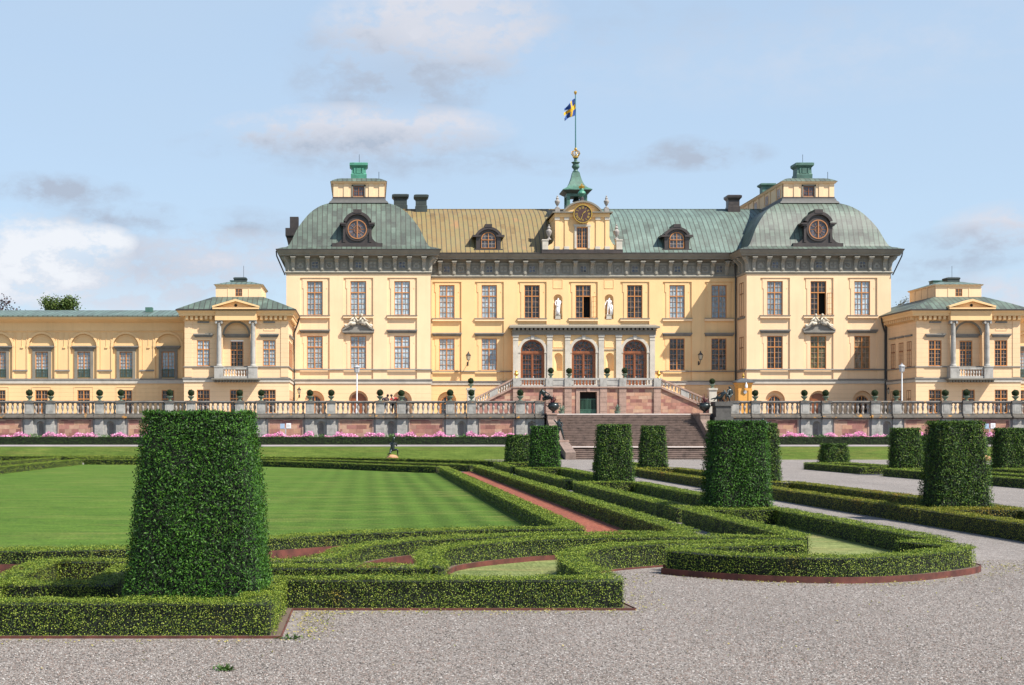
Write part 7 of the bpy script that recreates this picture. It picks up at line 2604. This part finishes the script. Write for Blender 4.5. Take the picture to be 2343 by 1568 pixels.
def sign(label, x, y, z0):
    u = thing('info_sign', label, 'sign', (x, y, z0), 'small info signs by the flower bed')
    p = MB(); p.box(x - 0.04, x + 0.04, y - 0.02, y + 0.02, z0, z0 + 1.35); p.build('post', M['greymetal'], u)
    p = MB(); p.box(x - 0.46, x - 0.08, y - 0.05, y - 0.02, z0 + 1.3, z0 + 1.72); p.build('blue_plate', plain_c('pale blue plate', (0.30, 0.40, 0.52)), u)
    p = MB(); p.box(x + 0.06, x + 0.46, y - 0.05, y - 0.02, z0 + 1.32, z0 + 1.76); p.build('white_plate', M['whitepaint'], u)
    p = MB(); p.box(x - 0.46, x + 0.46, y - 0.019, y + 0.0, z0 + 1.28, z0 + 1.32)
    for k in range(4): p.box(x + 0.11, x + 0.4 - 0.06 * (k % 2), y - 0.054, y - 0.05, z0 + 1.42 + 0.07 * k, z0 + 1.445 + 0.07 * k)
    p.build('bracket', M['greymetal'], u)


sign('white and blue twin sign on a post before the wall, right of the biggest cone', X(653, 120.9), 120.9, 1.12)
sign('white and blue twin sign on a post before the wall at far right', X(2264, 120.9), 120.9, 1.12)


def sentry_box():
    Y = 139.5
    x = X(1704, Y)
    u = thing('sentry_box', 'orange sentry box with a dark hood beside the right tower', 'sentry box', (x, Y, ZT))
    s = F / Y
    hw = 0.64
    b = MB()
    b.box(x - hw, x + hw, Y, Y + 1.3, ZT, Z(895, Y))
    for q in (-1, 1):
        a, c = sorted((x + q * hw, x + q * (hw - 0.3))); b.box(a - 0.02, c + 0.02, Y - 0.06, Y, ZT, Z(890, Y))
    b.build('body', M['orange_wall'], u)
    b = MB(); b.ring(x - hw, x + hw, Y, Y + 1.3, [(0.04, Z(895, Y)), (0.06, Z(891, Y)), (0.0, Z(890, Y)), (0.05, Z(880, Y)), (0.18, Z(876, Y))]); b.build('cornice', M['orange_wall'], u)
    b = MB()
    rr = hw + 0.26
    b.loft([(x - rr, x + rr, Y - 0.26, Y + 1.56, Z(876, Y)), (x - rr, x + rr, Y - 0.26, Y + 1.56, Z(874, Y)), (x - 0.5, x + 0.5, Y + 0.2, Y + 1.1, Z(868, Y)), (x - 0.1, x + 0.1, Y + 0.55, Y + 0.75, Z(865, Y))], bottom=True)
    b.build('hood', M['slate'], u)
    b = MB(); b.lathe([(0.12, 0), (0.05, 0.1), (0.14, 0.22), (0.1, 0.34), (0.03, 0.5)], (x, Y + 0.65, Z(865.5, Y)), 8); b.build('gold_finial', M['gold'], u)
    b = MB(); b.lathe([(0.0, -0.24), (0.12, -0.2), (0.15, -0.05), (0.1, 0.12), (0.04, 0.3), (0.0, 0.34)], (x + 0.06, Y - 0.25, Z(883.5, Y)), 10)
    b.box(x + 0.03, x + 0.09, Y - 0.27, Y, Z(879, Y) + 0.1, Z(879, Y) + 0.16); b.build('camera_dome', M['whitepaint'], u)
    b = MB(); b.disc_y(x + 0.0, Z(891, Y) - 0.28, 0, 0.17, Y - 0.09, Y - 0.01, 16); b.build('round_plate', M['greymetal'], u)


sentry_box()


# ------------------------------------------------------------------ people leaning on the balustrade
def cloth(n, c):
    if n not in PC: PC[n] = plain(n, c, 0.8)
    return PC[n]


def person(label, x, y, z, top, trousers, flip=1, hair=(0.03, 0.02, 0.015)):
    u = thing('person', label, 'person', (x, y, z), 'visitors on the terrace')
    s = flip
    J = body((0, 0.05, 0.92), (s * 0.10, -0.12, 1.26), (s * 0.16, -0.22, 1.40), (s * 0.20, -0.30, 1.50),
             ((-0.17, -0.1, 1.32), (-0.30, -0.30, 1.18), (-0.12, -0.42, 1.13)), ((0.20, -0.12, 1.30), (0.30, -0.32, 1.16), (0.12, -0.44, 1.13)),
             ((-0.1, 0.05, 0.86), (-0.12, 0.0, 0.48), (-0.13, 0.08, 0.08), (-0.14, -0.08, 0.04)), ((0.1, 0.05, 0.86), (0.13, -0.02, 0.48), (0.15, 0.06, 0.08), (0.16, -0.1, 0.04)), 0.95)
    skin_fig('body', J, BODY_E, cloth('skin', (0.52, 0.33, 0.25)), u)
    up = [0, 1, 2, 5, 6, 7, 8, 9, 10]
    Ju = [(J[i][0], J[i][1], J[i][2], J[i][3] * 1.16 + 0.012) for i in up]
    Ju[5] = tuple(Ju[5][k] * 0.85 + Ju[4][k] * 0.15 for k in range(3)) + (Ju[5][3],)
    Ju[8] = tuple(Ju[8][k] * 0.85 + Ju[7][k] * 0.15 for k in range(3)) + (Ju[8][3],)
    skin_fig('jacket', Ju, [(0, 1), (1, 2), (2, 3), (3, 4), (4, 5), (2, 6), (6, 7), (7, 8)], cloth(*top), u)
    lo = [0, 11, 12, 13, 15, 16, 17]
    Jl = [(J[i][0], J[i][1], J[i][2], J[i][3] * 1.12 + 0.01) for i in lo]
    skin_fig('trousers', Jl, [(0, 1), (1, 2), (2, 3), (0, 4), (4, 5), (5, 6)], cloth(*trousers), u)
    h = MB(); hx, hy, hz, _ = J[4]
    h.ball((x + hx, y + hy + 0.03, z + hz + 0.05), 0.115, 10, 7, sz=1.05); h.build('hair', cloth('hair', hair), u, smooth=True)


person('person in a dark jacket and jeans leaning on the balustrade behind a ball shrub', X(884, YW + 0.8) - 0.1, YW + 0.85, ZT, ('dark jacket', (0.02, 0.022, 0.03)), ('blue jeans', (0.06, 0.09, 0.16)), 1)
person('person in a red top leaning on the balustrade behind a ball shrub', X(899, YW + 0.8) + 0.05, YW + 0.9, ZT, ('red top', (0.42, 0.03, 0.03)), ('dark trousers', (0.03, 0.03, 0.035)), -1)

# ------------------------------------------------------------------ flowers under the wall
M['petal'] = leafmat('pink petal', [(0.50, 0.10, 0.30), (0.66, 0.20, 0.42), (0.75, 0.32, 0.52), (0.80, 0.55, 0.66)], trans=0.25)
M['flowerleaf'] = leafmat('flower bed leaf', [(0.035, 0.08, 0.02), (0.06, 0.12, 0.03), (0.10, 0.16, 0.05)])


def flower_bed(label, spans, greens, seed):
    rng = np.random.default_rng(seed)
    P, G = [], []
    for a, b in spans:
        L_ = b - a
        n = int(L_ * 300)
        x = a + L_ * rng.random(n); y = 120.3 + 0.9 * rng.random(n)
        top = 0.70 + 0.14 * np.sin(x * 2.3) + 0.10 * np.sin(x * 5.1 + 1)
        z = 1.15 + top * (0.72 + 0.38 * rng.random(n) ** 1.5)
        P.append(np.stack([x, y, z], 1))
        n = int(L_ * 420)
        x = a + L_ * rng.random(n); y = 120.2 + 1.1 * rng.random(n)
        z = 1.12 + (0.5 + 0.12 * np.sin(x * 2.3)) * rng.random(n)
        G.append(np.stack([x, y, z], 1))
    for a in greens:
        n = 260
        x = a + rng.normal(size=n) * 0.4; y = 120.7 + 0.4 * rng.normal(size=n)
        z = 1.12 + 0.75 * rng.random(n)
        G.append(np.stack([x, y, z], 1))
    P = np.concatenate(P); G = np.concatenate(G)
    up = np.tile([0, -0.4, 0.9], (len(P), 1)).astype(float)
    q1 = leaves(P, up, np.full(len(P), 0.11), np.full(len(P), 0.10), rng)
    q2 = leaves(G, np.tile([0, -0.3, 0.9], (len(G), 1)).astype(float), np.full(len(G), 0.2), np.full(len(G), 0.1), rng)
    me = quad_mesh('flowers', [(q1, 0, False), (q2, 1, False)], [M['petal'], M['flowerleaf']])
    o = link('flowers', me)
    tag(o, label, 'flowers', None, 'stuff')


flower_bed('pink flowers blooming below the terrace wall left of the stairs', [(x + 1.3, x + 6.4) for x in xl if x + 6 < 14.5], nL, 1)
flower_bed('pink flowers blooming below the terrace wall right of the stairs', [(x + 1.3, x + 6.4) for x in xr], nR, 2)


# ------------------------------------------------------------------ trees beyond the palace
def tree(name, label, x, y, h, cr, cols, seed, dens=1.0, bare=False):
    rng = np.random.default_rng(seed); rr = random.Random(seed)
    root = thing(name, label, 'tree', (x, y, ZT), 'trees beyond the palace')
    tk = MB()
    H = h - ZT
    tk.tube([(x, y, ZT), (x + 0.2, y, ZT + H * 0.45), (x - 0.1, y, ZT + H * 0.9)], [0.4, 0.28, 0.05], 8)
    tips = []
    for k in range(26):
        a = rr.random() * 6.28; t = rr.uniform(0.45, 0.92)
        b = Vector((x, y, ZT + H * t))
        l = cr * rr.uniform(0.6, 1.05) * (1.15 - 0.5 * t)
        e = b + Vector((math.cos(a) * l, math.sin(a) * l, rr.uniform(0.25, 0.9) * cr * 0.75))
        e.z = min(e.z, h)
        m_ = b.lerp(e, 0.5) + Vector((0, 0, -0.15))
        tk.tube([tuple(b), tuple(m_), tuple(e)], [0.1, 0.07, 0.025], 5)
        tips.append(e); tips.append(b.lerp(e, 0.7))
    tk.build('trunk', plain_cached('bark'), root)
    P = []
    for e in tips:
        n = int((90 if not bare else 14) * dens)
        P.append(np.array(e) + rng.normal(size=(n, 3)) * np.array([0.55, 0.55, 0.42]) * cr * 0.28)
    P = np.concatenate(P)
    v = rng.normal(size=P.shape); v /= np.linalg.norm(v, axis=1, keepdims=True)
    ls = 0.34 if not bare else 0.25
    q = leaves(P, v, np.full(len(P), ls), np.full(len(P), ls * 0.6), rng)
    w = np.array(WL[root.name])
    me = quad_mesh('crown', [(q - w, 0, False)], [leafmat(label[:20], cols)])
    link('crown', me, root)


tree('leafy_tree', 'green tree top above the left wing roof', X(139, 210), 210, Z(692, 210), 3.4, [(0.03, 0.06, 0.015), (0.06, 0.10, 0.02), (0.10, 0.14, 0.03)], 3, 2.2)
tree('copper_beech', 'dark purple tree top at the left edge above the wing roof', X(2, 215), 215, Z(688, 215), 3.6, [(0.02, 0.008, 0.012), (0.045, 0.018, 0.024), (0.06, 0.03, 0.03)], 8, 0.7)
tree('bare_tree', 'thin grey tree showing between the right tower and the pavilion', X(2052, 200), 200, Z(678, 200), 1.9, [(0.10, 0.11, 0.07), (0.15, 0.15, 0.10)], 11, 1.0, True)


# ------------------------------------------------------------------ small litter on the gravel
def litter():
    rng = np.random.default_rng(31)
    P = []
    def along(path, n, off, sd):
        C = resample(path, 0.2)
        i = rng.integers(0, len(C), n)
        q = C[i] + rng.normal(size=(n, 2)) * sd + np.array(off)
        P.append(np.stack([q[:, 0], q[:, 1], np.full(n, 0.012)], 1))
    along([(-8, 14.9), (-0.9, 14.9)], 260, (0, -0.05), 0.10)
    along([(-0.7, 15.2), (-0.62, 17.2)], 330, (0.05, 0), 0.16)
    along([(-0.7, 17.25), (3.2, 17.3)], 420, (0, -0.05), 0.14)
    along([(3.5, 17.6), (3.5, 20.5), (4.4, 21.4)], 220, (0, 0), 0.2)
    along([(4.8, 21.7), (5.6, 20.8), (7.0, 20.3), (8.2, 20.8), (9.6, 22.0)], 460, (0, -0.1), 0.17)
    along([(9.9, 22.3), (10.2, 23.5)], 200, (0.3, 0), 0.3)
    along([(-4, 13.6), (5, 14.6)], 60, (0, 0), 0.9)
    along([(3.6, 16.5), (9.5, 18.5)], 80, (0, 0), 1.0)
    P_ = np.concatenate(P); n = len(P_)
    q = leaves(P_, np.tile([0, 0, 1.0], (n, 1)), np.full(n, 0.030), np.full(n, 0.018), rng, spread=0.6)
    q[:, :, 2] = np.clip(q[:, :, 2], 0.006, 0.03)
    me = quad_mesh('fallen_leaves', [(q, 0, False)], [leafmat('fallen box leaf', [(0.17, 0.19, 0.03), (0.30, 0.28, 0.06), (0.36, 0.28, 0.09), (0.10, 0.13, 0.03)])])
    tag(link('fallen_leaves', me), 'yellow clippings scattered on the gravel along the hedge feet', 'fallen leaves', None, 'stuff')


litter()


def weed(label, x, y, n, s, seed):
    rng = np.random.default_rng(seed)
    P = np.stack([x + rng.normal(size=n) * s, y + rng.normal(size=n) * s * 0.6, np.full(n, 0.0)], 1)
    q = leaves(P, np.tile([0, 0, 1.0], (n, 1)), np.full(n, 0.075), np.full(n, 0.018), rng, along=np.array([0, 0, 0.5]), spread=0.7)
    q[:, :, 2] = np.maximum(q[:, :, 2], 0.002)
    me = quad_mesh('weed_tuft', [(q - np.array([x, y, 0]), 0, False)], [M['flowerleaf']])
    o = link('weed_tuft', me, None, (x, y, 0)); tag(o, label, 'weed', 'weeds on the gravel')


weed('green weed tuft growing alone on the open gravel', X(515, 13.06), 13.06, 70, 0.04, 1)
weed('weed tuft at the corner of the front hedge edging', -0.80, 15.06, 40, 0.07, 2)


def gravel_stones():
    """loose stones lying on the near gravel"""
    rng = np.random.default_rng(77)
    n = 340000
    y = 11.8 + 12.5 * rng.random(n) ** 1.25
    x = y * (-0.27 + 0.75 * rng.random(n))
    lim = np.full(n, 26.0)
    lim[x < -0.75] = 14.95
    lim[(x >= -0.75) & (x < 3.35)] = 17.3
    m = (x >= 3.35) & (x < 4.5); lim[m] = 22.3
    m = (x >= 4.5) & (x < 9.9); lim[m] = 20.45 + 0.25 * (x[m] - 7.1) ** 2
    ok = y < lim
    x, y = x[ok], y[ok]; n = len(x)
    s_ = 0.0048 + 0.0085 * rng.random(n) ** 2.6
    # squashed, turned octahedra drawn as four upper kites
    a = rng.random(n) * 6.283
    hgt = s_ * (0.5 + 0.5 * rng.random(n))
    ring = []
    for k in range(4):
        t = a + k * math.pi / 2
        r = s_ * (0.75 + 0.5 * rng.random(n))
        ring.append(np.stack([x + r * np.cos(t), y + r * np.sin(t), np.full(n, 0.0)], 1))
    top = np.stack([x + s_ * 0.3 * rng.normal(size=n), y + s_ * 0.3 * rng.normal(size=n), hgt], 1)
    mids = [(ring[k] + ring[(k + 1) % 4]) / 2 * np.array([1, 1, 0]) + top * np.array([0, 0, 0.62]) for k in range(4)]
    V = np.stack(ring + mids + [top], 1)                      # n,9,3
    faces = []
    for k in range(4): faces.append((8, 4 + (k + 3) % 4, k, 4 + k))
    me = bpy.data.meshes.new('gravel_stones')
    me.vertices.add(n * 9); me.vertices.foreach_set('co', V.astype(np.float32).ravel())
    F_ = (np.arange(n)[:, None, None] * 9 + np.array(faces)[None]).astype(np.int32).reshape(-1)
    me.loops.add(len(F_)); me.loops.foreach_set('vertex_index', F_)
    nf = n * 4
    me.polygons.add(nf); me.polygons.foreach_set('loop_start', np.arange(0, 4 * nf, 4, dtype=np.int32)); me.polygons.foreach_set('loop_total', np.full(nf, 4, dtype=np.int32))
    me.update(); me.validate()
    mt = newmat('loose gravel stone'); g = NG(mt)
    g.set(Base_Color=g.ramp(g.island(), [(0.0, (0.035, 0.03, 0.027)), (0.2, (0.10, 0.085, 0.073)), (0.45, (0.18, 0.155, 0.136)), (0.6, (0.185, 0.125, 0.10)), (0.75, (0.25, 0.225, 0.20)), (0.92, (0.31, 0.285, 0.26)), (1.0, (0.42, 0.395, 0.37))]), Roughness=0.85)
    me.materials.append(mt)
    tag(link('gravel_stones', me), 'loose pinkish grey stones on the near gravel', 'gravel stones', None, 'stuff')


gravel_stones()
